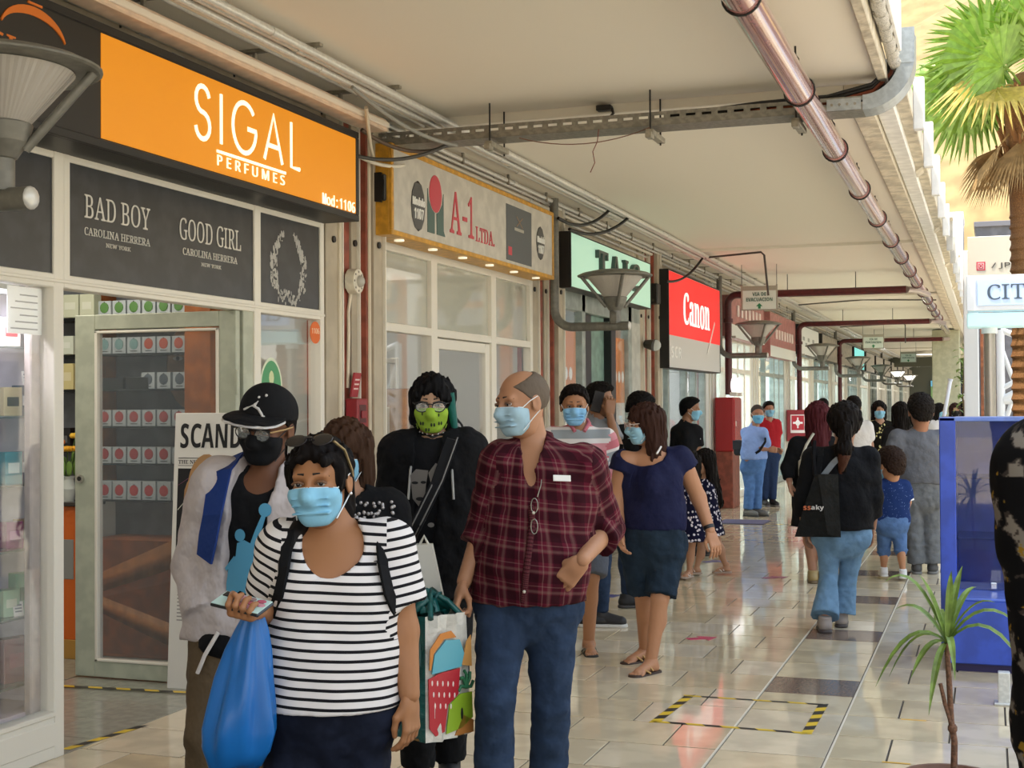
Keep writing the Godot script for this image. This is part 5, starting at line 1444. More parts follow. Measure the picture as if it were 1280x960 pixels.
# ---------------------------------------------------------------- bodies: distance fields meshed as surface nets
class Pr:
	var a: Vector3
	var b: Vector3
	var ra: float
	var rb: float
	var s := Vector3.ONE
	var m := 0          # 0 join, 1 carve away, 2 cut by a plane (a point, b normal of the side removed)
	var k := 0.02
	var flat := false
	var g := 0
class Job:
	var prims: Array[Pr] = []
	var cell := 0.012
	var amp := 0.0
	var freq := 14.0
	var stretch := Vector3.ONE
	var ridged := false
	var uv := false
	var axes := []       # per group: [origin, axis, side, radius]
	var out: G
	var extra := []      # [key of a shared job, Transform3D]
	var node: MeshInstance3D
	var key := ""
	func run() -> void:
		var lo := Vector3.ONE * 1e6
		var hi := -lo
		for p in prims:
			if p.m != 0: continue
			var e := Vector3.ONE * maxf(p.ra, p.rb) / p.s
			lo = lo.min(p.a.min(p.b) - e)
			hi = hi.max(p.a.max(p.b) + e)
		lo -= Vector3.ONE * cell * 3.0
		hi += Vector3.ONE * cell * 3.0
		var dm := Vector3i(((hi - lo) / cell).ceil()) + Vector3i.ONE
		var nx := dm.x
		var nxy := dm.x * dm.y
		var f := PackedFloat32Array()
		f.resize(nxy * dm.z)
		f.fill(0.3)
		for p in prims:
			if p.m == 2:
				var c0 := (lo - p.a).dot(p.b)
				var w := p.b * cell
				for z in dm.z:
					for y in dm.y:
						var i := z * nxy + y * nx
						var d := c0 + z * w.z + y * w.y
						for x in nx:
							if f[i] < d: f[i] = d
							d += w.x
							i += 1
				continue
			var pad := maxf(p.k, cell * 2.5) + cell
			var e := Vector3.ONE * maxf(p.ra, p.rb) / p.s + Vector3.ONE * pad
			var i0 := Vector3i(((p.a.min(p.b) - e - lo) / cell).floor()).clamp(Vector3i.ZERO, dm - Vector3i.ONE)
			var i1 := Vector3i(((p.a.max(p.b) + e - lo) / cell).ceil()).clamp(Vector3i.ZERO, dm - Vector3i.ONE)
			var s := p.s
			var ba := (p.b - p.a) * s
			var L2 := ba.length_squared()
			var inv := 1.0 / L2 if L2 > 1e-9 else 0.0
			var L := sqrt(L2)
			var dr := p.rb - p.ra
			var ra := p.ra
			var ms := 1.0 / maxf(1.0, maxf(s.x, maxf(s.y, s.z)))
			var kk := p.k
			var q4 := 0.25 / maxf(kk, 1e-5)
			var carve := p.m == 1
			var flat := p.flat
			var a := p.a
			for z in range(i0.z, i1.z + 1):
				for y in range(i0.y, i1.y + 1):
					var i := z * nxy + y * nx + i0.x
					var q := (lo + Vector3(i0.x, y, z) * cell - a) * s
					var st := cell * s.x
					for x in range(i0.x, i1.x + 1):
						var h := q.dot(ba) * inv
						var hc := clampf(h, 0.0, 1.0)
						var d := (q - ba * hc).length() - ra - dr * hc
						if flat and h > 0.9:
							d = maxf((q - ba * h).length() - ra - dr * hc, (h - 1.0) * L)
						d *= ms
						var c := f[i]
						if carve:
							d = -d
							var e2 := kk - absf(c - d)
							f[i] = maxf(c, d) + (e2 * e2 * q4 if e2 > 0.0 else 0.0)
						else:
							var e2 := kk - absf(c - d)
							f[i] = minf(c, d) - (e2 * e2 * q4 if e2 > 0.0 else 0.0)
						q.x += st
						i += 1
		if amp > 0.0:
			var nz := FastNoiseLite.new()
			nz.seed = 11
			nz.frequency = freq
			nz.fractal_octaves = 2
			if ridged: nz.fractal_type = FastNoiseLite.FRACTAL_RIDGED
			var band := cell * 2.5 + amp
			for z in dm.z:
				for y in dm.y:
					var i := z * nxy + y * nx
					for x in nx:
						if absf(f[i]) < band:
							var w := (lo + Vector3(x, y, z) * cell) * stretch
							f[i] += amp * (nz.get_noise_3d(w.x, w.y, w.z) - 0.9) * 0.7 if ridged else amp * nz.get_noise_3d(w.x, w.y, w.z)
						i += 1
		# surface nets
		var vid := PackedInt32Array()
		vid.resize(f.size())
		vid.fill(-1)
		var V3 := PackedVector3Array()
		var lim := cell * 2.2 + amp * 2.0
		for z in dm.z - 1:
			for y in dm.y - 1:
				var i := z * nxy + y * nx - 1
				for x in nx - 1:
					i += 1
					var c0 := f[i]
					if c0 > lim or c0 < -lim: continue
					var c1 := f[i + 1]
					var c2 := f[i + nx]
					var c3 := f[i + nx + 1]
					var c4 := f[i + nxy]
					var c5 := f[i + nxy + 1]
					var c6 := f[i + nxy + nx]
					var c7 := f[i + nxy + nx + 1]
					var ng := int(c0 < 0) + int(c1 < 0) + int(c2 < 0) + int(c3 < 0) + int(c4 < 0) + int(c5 < 0) + int(c6 < 0) + int(c7 < 0)
					if ng == 0 or ng == 8: continue
					var acc := Vector3.ZERO
					var n := 0
					if (c0 < 0) != (c1 < 0):
						acc += Vector3(c0 / (c0 - c1), 0, 0)
						n += 1
					if (c2 < 0) != (c3 < 0):
						acc += Vector3(c2 / (c2 - c3), 1, 0)
						n += 1
					if (c4 < 0) != (c5 < 0):
						acc += Vector3(c4 / (c4 - c5), 0, 1)
						n += 1
					if (c6 < 0) != (c7 < 0):
						acc += Vector3(c6 / (c6 - c7), 1, 1)
						n += 1
					if (c0 < 0) != (c2 < 0):
						acc += Vector3(0, c0 / (c0 - c2), 0)
						n += 1
					if (c1 < 0) != (c3 < 0):
						acc += Vector3(1, c1 / (c1 - c3), 0)
						n += 1
					if (c4 < 0) != (c6 < 0):
						acc += Vector3(0, c4 / (c4 - c6), 1)
						n += 1
					if (c5 < 0) != (c7 < 0):
						acc += Vector3(1, c5 / (c5 - c7), 1)
						n += 1
					if (c0 < 0) != (c4 < 0):
						acc += Vector3(0, 0, c0 / (c0 - c4))
						n += 1
					if (c1 < 0) != (c5 < 0):
						acc += Vector3(1, 0, c1 / (c1 - c5))
						n += 1
					if (c2 < 0) != (c6 < 0):
						acc += Vector3(0, 1, c2 / (c2 - c6))
						n += 1
					if (c3 < 0) != (c7 < 0):
						acc += Vector3(1, 1, c3 / (c3 - c7))
						n += 1
					vid[i] = V3.size()
					V3.append(lo + (Vector3(x, y, z) + acc / n) * cell)
		var Q := PackedInt32Array()
		for z in range(1, dm.z - 1):
			for y in range(1, dm.y - 1):
				var i := z * nxy + y * nx
				for x in range(1, nx - 1):
					i += 1
					var c := f[i]
					if c > lim or c < -lim: continue
					var ins := c < 0
					if ins != (f[i + 1] < 0):
						if ins: Q.append_array(PackedInt32Array([vid[i - nx - nxy], vid[i - nxy], vid[i], vid[i - nx]]))
						else: Q.append_array(PackedInt32Array([vid[i - nx - nxy], vid[i - nx], vid[i], vid[i - nxy]]))
					if ins != (f[i + nx] < 0):
						if ins: Q.append_array(PackedInt32Array([vid[i - 1 - nxy], vid[i - 1], vid[i], vid[i - nxy]]))
						else: Q.append_array(PackedInt32Array([vid[i - 1 - nxy], vid[i - nxy], vid[i], vid[i - 1]]))
					if ins != (f[i + nxy] < 0):
						if ins: Q.append_array(PackedInt32Array([vid[i - 1 - nx], vid[i - nx], vid[i], vid[i - 1]]))
						else: Q.append_array(PackedInt32Array([vid[i - 1 - nx], vid[i - 1], vid[i], vid[i - nx]]))
		var Q2 := PackedInt32Array()
		for j in range(0, Q.size(), 4):
			if Q[j] >= 0 and Q[j + 1] >= 0 and Q[j + 2] >= 0 and Q[j + 3] >= 0: Q2.append_array(Q.slice(j, j + 4))
		Q = Q2
		var N3 := PackedVector3Array()
		N3.resize(V3.size())
		for j in range(0, Q.size(), 4):
			var A := V3[Q[j]]
			var C := V3[Q[j + 2]]
			var nn := (C - A).cross(V3[Q[j + 3]] - V3[Q[j + 1]])
			for l in 4: N3[Q[j + l]] += nn
		for j in N3.size(): N3[j] = N3[j].normalized()
		out = G.new()
		if not uv:
			out.v = V3
			out.n = N3
			out.uv.resize(V3.size())
			for j in range(0, Q.size(), 4):
				out.ix.append_array(PackedInt32Array([Q[j], Q[j + 2], Q[j + 1], Q[j], Q[j + 3], Q[j + 2]]))
			return
		# texture coordinates in metres: round the trunk or the limb, and along it
		var gid := PackedInt32Array()
		gid.resize(V3.size())
		for j in V3.size():
			var best := 1e6
			for p in prims:
				if p.m != 0: continue
				var ba := (p.b - p.a) * p.s
				var q := (V3[j] - p.a) * p.s
				var L2 := ba.length_squared()
				var hc := clampf(q.dot(ba) / L2, 0, 1) if L2 > 1e-9 else 0.0
				var d := (q - ba * hc).length() - lerpf(p.ra, p.rb, hc)
				if d < best:
					best = d
					gid[j] = p.g
		var remap := {}
		for j in range(0, Q.size(), 4):
			var gg := gid[Q[j]]
			var ax: Array = axes[gg]
			var org: Vector3 = ax[0]
			var dir: Vector3 = ax[1]
			var sx: Vector3 = ax[2]
			var sz := sx.cross(dir)
			var base := 0.0
			var ids := [0, 0, 0, 0]
			for l in 4:
				var vi := Q[j + l]
				var q := V3[vi] - org
				var an := atan2(q.dot(sx), q.dot(sz))
				var wrap := 0
				if l == 0: base = an
				elif an - base > PI:
					an -= TAU
					wrap = 1
				elif an - base < -PI:
					an += TAU
					wrap = 2
				var key := vi * 64 + gg * 4 + wrap
				if not remap.has(key):
					remap[key] = out.v.size()
					out.v.append(V3[vi])
					out.n.append(N3[vi])
					out.uv.append(Vector2(an * float(ax[3]), -q.dot(dir)))
				ids[l] = remap[key]
			out.ix.append_array(PackedInt32Array([ids[0], ids[2], ids[1], ids[0], ids[3], ids[2]]))
func cone(a: Vector3, b: Vector3, ra: float, rb := -1.0, s := Vector3.ONE, k := 0.02, g := 0, flat := false) -> Pr:
	var p := Pr.new()
	p.a = a
	p.b = b
	p.ra = ra
	p.rb = ra if rb < 0 else rb
	p.s = s
	p.k = k
	p.g = g
	p.flat = flat
	return p
func ell(c: Vector3, r: Vector3, k := 0.02, mode := 0) -> Pr:
	var p := cone(c, c, r.x, r.x, Vector3(1, r.x / r.y, r.x / r.z), k)
	p.m = mode
	return p
func cut(a: Vector3, n: Vector3) -> Pr:
	var p := Pr.new()
	p.a = a
	p.b = n.normalized()
	p.m = 2
	return p
var jobs: Array[Job] = []
var shared := {}
func job(prims: Array, cell: float, node: MeshInstance3D = null, amp := 0.0, freq := 14.0) -> Job:
	var j := Job.new()
	for p: Pr in prims: j.prims.append(p)
	j.cell = cell
	j.amp = amp
	j.freq = freq
	j.node = node
	jobs.append(j)
	return j
func share(key: String, prims: Array, cell: float, amp := 0.0, freq := 14.0, stretch := Vector3.ONE) -> void:
	var j := job(prims, cell, null, amp, freq)
	j.stretch = stretch
	j.key = key
	shared[key] = j
func run_jobs() -> void:
	var id := WorkerThreadPool.add_group_task(func(i: int) -> void: jobs[i].run(), jobs.size(), 4, true)
	WorkerThreadPool.wait_for_group_task_completion(id)
	for j in jobs:
		if j.node == null: continue
		for e: Array in j.extra: j.out.add(shared[e[0]].out, e[1])
		j.node.mesh = j.out.mesh()

# ---------------------------------------------------------------- shared heads, hands, feet, hair, masks (face towards +z)
func head_prims() -> Array:
	var p := [ell(V(0, 0.035, -0.012), V(0.077, 0.084, 0.093)), ell(V(0, -0.03, 0.022), V(0.061, 0.083, 0.066)), ell(V(0, -0.09, 0.05), V(0.026, 0.022, 0.024)),
		cone(V(-0.036, 0.022, 0.074), V(0.036, 0.022, 0.074), 0.012), cone(V(0, 0.012, 0.086), V(0, -0.026, 0.104), 0.0085, 0.0125, Vector3.ONE, 0.012), ell(V(-0.012, -0.03, 0.094), V(0.009, 0.008, 0.01), 0.008), ell(V(0.012, -0.03, 0.094), V(0.009, 0.008, 0.01), 0.008)]
	for s: float in [-1.0, 1.0]:
		p.append(ell(V(0.032 * s, 0.003, 0.092), V(0.017, 0.012, 0.014), 0.012, 1))
		p.append(ell(V(0.042 * s, -0.028, 0.064), V(0.02, 0.018, 0.018)))
		p.append(ell(V(0.079 * s, -0.004, -0.008), V(0.009, 0.031, 0.019), 0.008))
		p.append(ell(V(0.087 * s, 0.0, 0.002), V(0.006, 0.017, 0.01), 0.006, 1))
	p.append(ell(V(0, -0.056, 0.086), V(0.022, 0.006, 0.008), 0.008))
	p.append(ell(V(0, -0.066, 0.083), V(0.018, 0.006, 0.008), 0.008))
	p.append(cone(V(0, -0.05, -0.02), V(0, -0.09, -0.016), 0.05, 0.045, Vector3.ONE, 0.03))
	return p
func hand_prims(c1: float, c2: float, c3: float, thumb: float) -> Array:
	# the left hand: fingers towards -y, palm towards +z, thumb at +x
	var p := []
	for i in 4:
		var x := [-0.029, -0.0095, 0.0105, 0.0305][i] as float
		p.append(cone(V(x * 0.7, -0.012, 0), V(x, -0.088, 0), 0.0145, 0.012, V(1, 1, 1.15), 0.012))
		var L := [0.06, 0.075, 0.081, 0.073][i] as float
		var at := V(x, -0.088, 0)
		var an := 0.0
		for j in 3:
			an += [c1, c2, c3][j]
			var l: float = L * ([0.45, 0.31, 0.24][j] as float)
			var to := at + V(x * 0.06, -cos(an) * l, sin(an) * l)
			p.append(cone(at, to, 0.0092 - 0.0006 * j, 0.0085 - 0.0007 * j, Vector3.ONE, 0.004))
			at = to
	p.append(cone(V(0, 0.01, 0), V(0, -0.03, 0), 0.024, 0.027, V(1, 1, 1.5), 0.015))
	p.append(cone(V(0.022, -0.022, 0.004), V(0.046, -0.052, 0.014 + thumb * 0.02), 0.0145, 0.0115, Vector3.ONE, 0.012))
	p.append(cone(V(0.046, -0.052, 0.014 + thumb * 0.02), V(0.05 - thumb * 0.014, -0.082, 0.018 + thumb * 0.034), 0.0105, 0.0085, Vector3.ONE, 0.005))
	p.append(cone(V(0.05 - thumb * 0.014, -0.082, 0.018 + thumb * 0.034), V(0.05 - thumb * 0.032, -0.104, 0.02 + thumb * 0.04), 0.0095, 0.0075, Vector3.ONE, 0.004))
	return p
func shared_parts() -> void:
	share("head", head_prims(), 0.0042)
	share("head_far", head_prims(), 0.008)
	share("hand", hand_prims(0.35, 0.45, 0.3, 0.3), 0.0036)
	share("hand_grip", hand_prims(0.9, 1.25, 0.8, 0.9), 0.0036)
	share("hand_fist", hand_prims(1.2, 1.5, 0.9, 1.0), 0.0036)
	# bare foot: ankle at the origin, sole 0.075 below, toes towards +z
	var ft := [cone(V(0, 0.03, -0.005), V(0, -0.03, -0.005), 0.036, 0.034), cone(V(0, -0.045, -0.03), V(0, -0.047, -0.03), 0.03, 0.03, V(1, 1.1, 1), 0.03), cone(V(0, -0.025, 0.01), V(0.004, -0.055, 0.13), 0.032, 0.02, V(0.85, 1, 1), 0.03), cone(V(-0.014, -0.058, 0.11), V(0.018, -0.058, 0.115), 0.019, 0.019, V(1, 1.1, 1), 0.02)]
	for i in 5:
		var x := -0.034 + 0.0165 * i
		ft.append(cone(V(x * 0.9, -0.062, 0.12), V(x, -0.066, 0.155 + [-0.014, -0.004, 0.004, 0.008, 0.01][i]), 0.009 if i < 4 else 0.0115, 0.0075 if i < 4 else 0.0105, Vector3.ONE, 0.005))
	ft.append(cut(V(0, -0.0745, 0), V(0, -1, 0)))
	share("foot", ft, 0.0055)
	share("shoe", [cone(V(0, 0.01, -0.02), V(0, -0.03, -0.02), 0.044, 0.042), cone(V(0, -0.04, -0.035), V(0.003, -0.045, 0.14), 0.043, 0.041, V(1, 1.05, 1), 0.02), cone(V(0, 0.0, 0.0), V(0.003, -0.035, 0.09), 0.035, 0.032, Vector3.ONE, 0.03), cut(V(0, -0.062, 0), V(0, -1, 0)), cut(V(0, 0.03, -0.01), V(0, 1, -0.15))], 0.0065)
	share("sole", [cone(V(0, -0.08, -0.035), V(0.003, -0.08, 0.145), 0.047, 0.045, Vector3.ONE), cut(V(0, -0.085, 0), V(0, -1, 0)), cut(V(0, -0.06, 0), V(0, 1, 0))], 0.0065)
	# hair
	var hl := cut(V(0, 0.062, 0.062), V(0, -0.74, 0.67))
	var cran := func(e: float) -> Pr: return ell(V(0, 0.035, -0.014), V(0.0775 + e, 0.085 + e, 0.094 + e))
	share("hair_short", [ell(V(0, -0.025, -0.058), V(0.066, 0.06, 0.052), 0.03), cran.call(0.012), ell(V(0, 0.09, 0.03), V(0.058, 0.038, 0.06), 0.03), hl], 0.005, 0.008, 60.0)
	share("hair_crop", [cran.call(0.005), ell(V(0, -0.025, -0.055), V(0.064, 0.055, 0.05), 0.03), hl], 0.0055, 0.0015, 60.0)
	share("hair_bald", [cran.call(0.0042), cut(V(0, 0.05, 0.05), V(0, -0.72, 0.69)), ell(V(0, 0.13, 0.05), V(0.075, 0.075, 0.1), 0.01, 1), cut(V(0, -0.035, 0), V(0, -1, -0.2))], 0.0042, 0.001, 60.0)
	var face := ell(V(0, -0.045, 0.085), V(0.058, 0.1, 0.075), 0.012, 1)
	share("hair_tied", [cran.call(0.01), hl, ell(V(-0.06, 0.02, 0.02), V(0.02, 0.05, 0.03)), ell(V(0.06, 0.02, 0.02), V(0.02, 0.05, 0.03)), cone(V(0, 0.09, 0.06), V(0.045, 0.062, 0.085), 0.018, 0.013, Vector3.ONE, 0.02), cone(V(0, 0.09, 0.06), V(-0.045, 0.06, 0.083), 0.02, 0.013, Vector3.ONE, 0.02), ell(V(0, 0.0, -0.1), V(0.04, 0.045, 0.035)), cone(V(0, -0.01, -0.11), V(0.01, -0.2, -0.1), 0.045, 0.02), cone(V(0.03, -0.03, -0.06), V(0.05, -0.17, -0.05), 0.04, 0.022)], 0.0055, 0.012, 42.0, V(1, 0.18, 1))
	share("hair_long", [cran.call(0.016), face, cone(V(0.062, 0.03, -0.02), V(0.078, -0.25, -0.02), 0.04, 0.024, V(1, 1, 0.8), 0.03), cone(V(-0.062, 0.03, -0.02), V(-0.078, -0.25, -0.02), 0.04, 0.024, V(1, 1, 0.8), 0.03), cone(V(0, 0.02, -0.06), V(0, -0.28, -0.085), 0.075, 0.06, V(1, 1, 1.2), 0.03)], 0.0058, 0.014, 42.0, V(1, 0.14, 1))
	share("hair_very_long", [cran.call(0.016), face, cone(V(0.062, 0.03, -0.02), V(0.085, -0.36, -0.02), 0.042, 0.03, V(1, 1, 0.8), 0.03), cone(V(-0.062, 0.03, -0.02), V(-0.085, -0.36, -0.02), 0.042, 0.03, V(1, 1, 0.8), 0.03), cone(V(0, 0.02, -0.06), V(0, -0.42, -0.1), 0.078, 0.08, V(1, 1, 1.3), 0.03)], 0.007, 0.014, 42.0, V(1, 0.14, 1))
	share("hair_bob", [cran.call(0.014), ell(V(0, -0.05, 0.09), V(0.055, 0.105, 0.075), 0.012, 1), cone(V(0.066, 0.04, 0.0), V(0.076, -0.1, 0.01), 0.03, 0.02), cone(V(-0.066, 0.04, 0.0), V(-0.072, -0.07, 0.01), 0.03, 0.018), cone(V(0, 0.02, -0.07), V(0, -0.1, -0.07), 0.065, 0.05), cone(V(0.03, 0.1, 0.05), V(-0.06, 0.05, 0.07), 0.024, 0.016, Vector3.ONE, 0.02), cone(V(0.02, 0.1, 0.06), V(0.066, 0.03, 0.06), 0.02, 0.014, Vector3.ONE, 0.02)], 0.0055, 0.013, 42.0, V(1, 0.2, 1))
	share("hair_pony", [cran.call(0.018), hl, ell(V(0, -0.02, -0.07), V(0.06, 0.06, 0.05)), ell(V(0, 0.0, -0.118), V(0.03, 0.03, 0.025)), cone(V(0, -0.01, -0.13), V(0.01, -0.13, -0.14), 0.03, 0.045), cone(V(0.01, -0.13, -0.14), V(0.02, -0.25, -0.11), 0.045, 0.02)], 0.0055, 0.012, 42.0, V(1, 0.18, 1))
	# surgical mask over nose, cheeks and chin, pleated
	var mk := [ell(V(0, -0.034, 0.03), V(0.068, 0.085, 0.071), 0.01), cone(V(0, 0.0, 0.088), V(0, -0.032, 0.11), 0.013, 0.017, Vector3.ONE, 0.03), ell(V(0, -0.09, 0.058), V(0.034, 0.024, 0.027)), ell(V(0.043, -0.028, 0.066), V(0.025, 0.024, 0.024), 0.02), ell(V(-0.043, -0.028, 0.066), V(0.025, 0.024, 0.024), 0.02), cut(V(0, -0.006, 0.1), V(0, 1, -0.15)), cut(V(0, -0.112, 0.05), V(0, -1, 0)), cut(V(0, 0, 0.022), V(0, 0.1, -1)), ell(V(0, -0.034, 0.012), V(0.06, 0.09, 0.066), 0.004, 1)]
	share("mask", mk, 0.0045)
	var mk2 := mk.duplicate()
	for y: float in [-0.035, -0.055, -0.075]:
		mk2.append(cone(V(-0.05, y, 0.085), V(0.05, y, 0.085), 0.003, 0.003, V(1, 1, 0.2), 0.004))
	share("mask_pleat", mk2, 0.0038)
	# cap
	share("cap_crown", [ell(V(0, 0.045, -0.012), V(0.087, 0.095, 0.104)), ell(V(0, 0.07, 0.03), V(0.075, 0.075, 0.065), 0.04), cut(V(0, 0.042, 0.05), V(0, -1, 0.12))], 0.005)
	share("cap_brim", [cone(V(-0.02, 0.05, 0.085), V(0.02, 0.05, 0.085), 0.07, 0.07, V(1, 9.0, 1), 0.004), cone(V(-0.012, 0.046, 0.125), V(0.012, 0.046, 0.125), 0.065, 0.065, V(1, 9.0, 1), 0.01)], 0.0042)
func joints(n: String) -> Dictionary:
	match n:
		"plaid": return {"at": V(-1.582, 0, -4.682), "yaw": 14.0, "j": [V(-0.015, 1.584, 0.013), V(0.025, 1.418, -0.024), V(-0.097, 1.376, 0.017), V(0.214, 1.360, -0.012), V(-0.157, 1.148, -0.011), V(0.285, 1.119, -0.123), V(-0.225, 0.945, 0.062), V(0.204, 1.038, 0.155), V(-0.086, 0.870, 0.008), V(0.086, 0.863, -0.008), V(-0.104, 0.546, 0.165), V(0.081, 0.498, -0.013), V(-0.119, 0.153, 0.100), V(0.054, 0.063, -0.158)]}
		"striped": return {"at": V(-1.657, 0, -3.248), "yaw": 24.0, "j": [V(-0.016, 1.381, 0.038), V(0.018, 1.246, -0.011), V(-0.116, 1.209, -0.003), V(0.162, 1.211, 0.020), V(-0.156, 1.013, -0.069), V(0.197, 0.987, 0.020), V(-0.166, 1.069, 0.162), V(0.215, 0.826, 0.059), V(-0.078, 0.773, -0.006), V(0.078, 0.772, 0.006), V(-0.084, 0.481, 0.069), V(0.079, 0.455, 0.002), V(-0.088, 0.149, 0.033), V(0.073, 0.079, -0.125)]}
		"cap": return {"at": V(-2.292, 0, -3.925), "yaw": 8.0, "j": [V(0.077, 1.511, 0.015), V(0.069, 1.361, -0.026), V(-0.086, 1.315, 0.024), V(0.188, 1.282, -0.031), V(-0.174, 1.063, -0.003), V(0.224, 1.021, -0.083), V(-0.098, 0.894, 0.081), V(0.205, 0.843, -0.041), V(-0.082, 0.856, 0.016), V(0.082, 0.855, -0.016), V(-0.085, 0.530, 0.114), V(0.069, 0.499, -0.019), V(-0.135, 0.119, 0.015), V(0.041, 0.075, -0.072)]}
		"brown": return {"at": V(-2.239, 0, -4.580), "yaw": 22.0, "j": [V(-0.023, 1.402, 0.008), V(-0.006, 1.253, 0.007), V(-0.149, 1.213, -0.000), V(0.147, 1.193, 0.013), V(-0.168, 0.967, -0.005), V(0.187, 0.950, 0.011), V(-0.155, 0.767, 0.042), V(0.205, 0.747, 0.039), V(-0.092, 0.788, -0.004), V(0.092, 0.787, 0.004), V(-0.087, 0.442, 0.071), V(0.084, 0.422, -0.002), V(-0.096, 0.008, -0.017), V(0.079, -0.008, -0.059)]}
		"hoodie": return {"at": V(-2.172, 0, -5.237), "yaw": 17.0, "j": [V(-0.011, 1.584, 0.010), V(-0.004, 1.441, -0.012), V(-0.138, 1.386, 0.012), V(0.131, 1.391, 0.002), V(-0.184, 1.164, -0.029), V(0.176, 1.168, -0.044), V(-0.131, 0.983, 0.086), V(0.142, 0.979, 0.055), V(-0.068, 0.957, 0.003), V(0.068, 0.956, -0.003), V(-0.060, 0.535, 0.096), V(0.058, 0.502, -0.009), V(-0.075, 0.131, 0.040), V(0.045, 0.083, -0.096)]}
		"pinkstripe": return {"at": V(-2.485, 0, -8.413), "yaw": 18.0, "j": [V(-0.032, 1.570, 0.011), V(-0.002, 1.431, 0.008), V(-0.177, 1.365, 0.011), V(0.172, 1.353, 0.003), V(-0.209, 1.150, 0.009), V(0.224, 1.115, -0.032), V(-0.180, 0.893, 0.004), V(0.218, 0.905, 0.045), V(-0.087, 0.892, 0.002), V(0.087, 0.891, -0.002), V(-0.120, 0.417, -0.105), V(0.059, 0.490, 0.152), V(-0.131, 0.078, -0.210), V(0.050, 0.134, 0.037)]}
		"phone": return {"at": V(-2.647, 0, -9.363), "yaw": 100.0, "j": [V(-0.005, 1.613, 0.034), V(-0.008, 1.477, 0.005), V(-0.028, 1.387, -0.125), V(-0.041, 1.398, 0.104), V(-0.026, 1.159, -0.139), V(-0.080, 1.274, 0.163), V(-0.018, 0.988, -0.106), V(-0.113, 1.511, 0.111), V(-0.009, 0.919, -0.056), V(0.009, 0.919, 0.056), V(-0.003, 0.503, -0.060), V(0.012, 0.503, 0.036), V(0.003, 0.076, -0.063), V(0.019, 0.064, 0.032)]}
		"polo": return {"at": V(-2.604, 0, -10.332), "yaw": 110.0, "j": [V(-0.011, 1.552, 0.041), V(-0.009, 1.416, 0.009), V(-0.006, 1.348, -0.115), V(-0.089, 1.336, 0.112), V(-0.002, 1.118, -0.135), V(-0.106, 1.108, 0.139), V(-0.100, 0.937, -0.096), V(-0.104, 0.960, 0.188), V(0.001, 0.868, -0.056), V(-0.001, 0.868, 0.056), V(0.007, 0.458, -0.058), V(0.006, 0.457, 0.054), V(0.013, 0.072, -0.061), V(0.012, 0.059, 0.051)]}
		"black": return {"at": V(-2.990, 0, -14.011), "yaw": 105.0, "j": [V(-0.006, 1.523, 0.055), V(-0.008, 1.374, 0.004), V(-0.013, 1.291, -0.080), V(-0.079, 1.291, 0.106), V(-0.010, 1.057, -0.098), V(-0.095, 1.076, 0.120), V(-0.104, 0.879, -0.046), V(-0.087, 0.910, 0.185), V(-0.004, 0.857, -0.058), V(0.004, 0.856, 0.058), V(0.002, 0.415, -0.061), V(0.012, 0.431, 0.072), V(0.007, 0.040, -0.081), V(0.018, 0.039, 0.069)]}
		"blue": return {"at": V(-1.897, 0, -7.933), "yaw": -28.0, "j": [V(-0.020, 1.459, 0.038), V(0.014, 1.311, -0.002), V(-0.107, 1.241, 0.127), V(0.126, 1.253, -0.124), V(-0.143, 0.999, 0.161), V(0.158, 1.021, -0.238), V(-0.061, 0.832, 0.216), V(0.254, 0.827, -0.229), V(-0.066, 0.751, 0.072), V(0.066, 0.749, -0.072), V(-0.095, 0.444, -0.022), V(0.092, 0.441, 0.041), V(-0.241, 0.098, -0.196), V(0.038, 0.090, 0.061)]}
		"girl": return {"at": V(-2.466, 0, -12.505), "yaw": -70.0, "j": [V(0.007, 1.048, 0.030), V(0.006, 0.900, 0.002), V(0.054, 0.837, 0.083), V(-0.045, 0.830, -0.065), V(0.100, 0.664, 0.151), V(0.002, 0.626, -0.078), V(0.097, 0.503, 0.196), V(-0.001, 0.471, -0.040), V(-0.001, 0.545, 0.041), V(0.001, 0.545, -0.041), V(0.045, 0.262, 0.065), V(-0.003, 0.271, -0.091), V(0.042, 0.100, 0.110), V(-0.005, 0.115, -0.171)]}
		"girlb": return {"at": V(-2.571, 0, -12.151), "yaw": -20.0, "j": [V(0.016, 1.040, -0.003), V(0.008, 0.888, 0.001), V(-0.054, 0.809, 0.050), V(0.074, 0.808, -0.055), V(-0.074, 0.607, 0.062), V(0.088, 0.620, -0.070), V(-0.082, 0.434, 0.066), V(0.086, 0.462, -0.071), V(-0.036, 0.520, 0.030), V(0.036, 0.520, -0.030), V(-0.062, 0.260, 0.046), V(0.010, 0.245, -0.014), V(-0.076, 0.073, 0.053), V(0.001, 0.043, -0.011)]}
		"sky": return {"at": V(-3.148, 0, -19.257), "yaw": 62.0, "j": [V(0.045, 1.430, 0.057), V(0.013, 1.261, 0.024), V(-0.037, 1.171, -0.092), V(0.023, 1.172, 0.168), V(-0.123, 0.961, 0.055), V(0.221, 0.953, 0.073), V(0.042, 0.938, 0.248), V(0.304, 0.929, 0.150), V(-0.050, 0.698, -0.046), V(0.050, 0.697, 0.046), V(-0.071, 0.363, -0.005), V(0.052, 0.359, 0.041), V(-0.086, 0.059, -0.025), V(0.045, 0.089, 0.029)]}
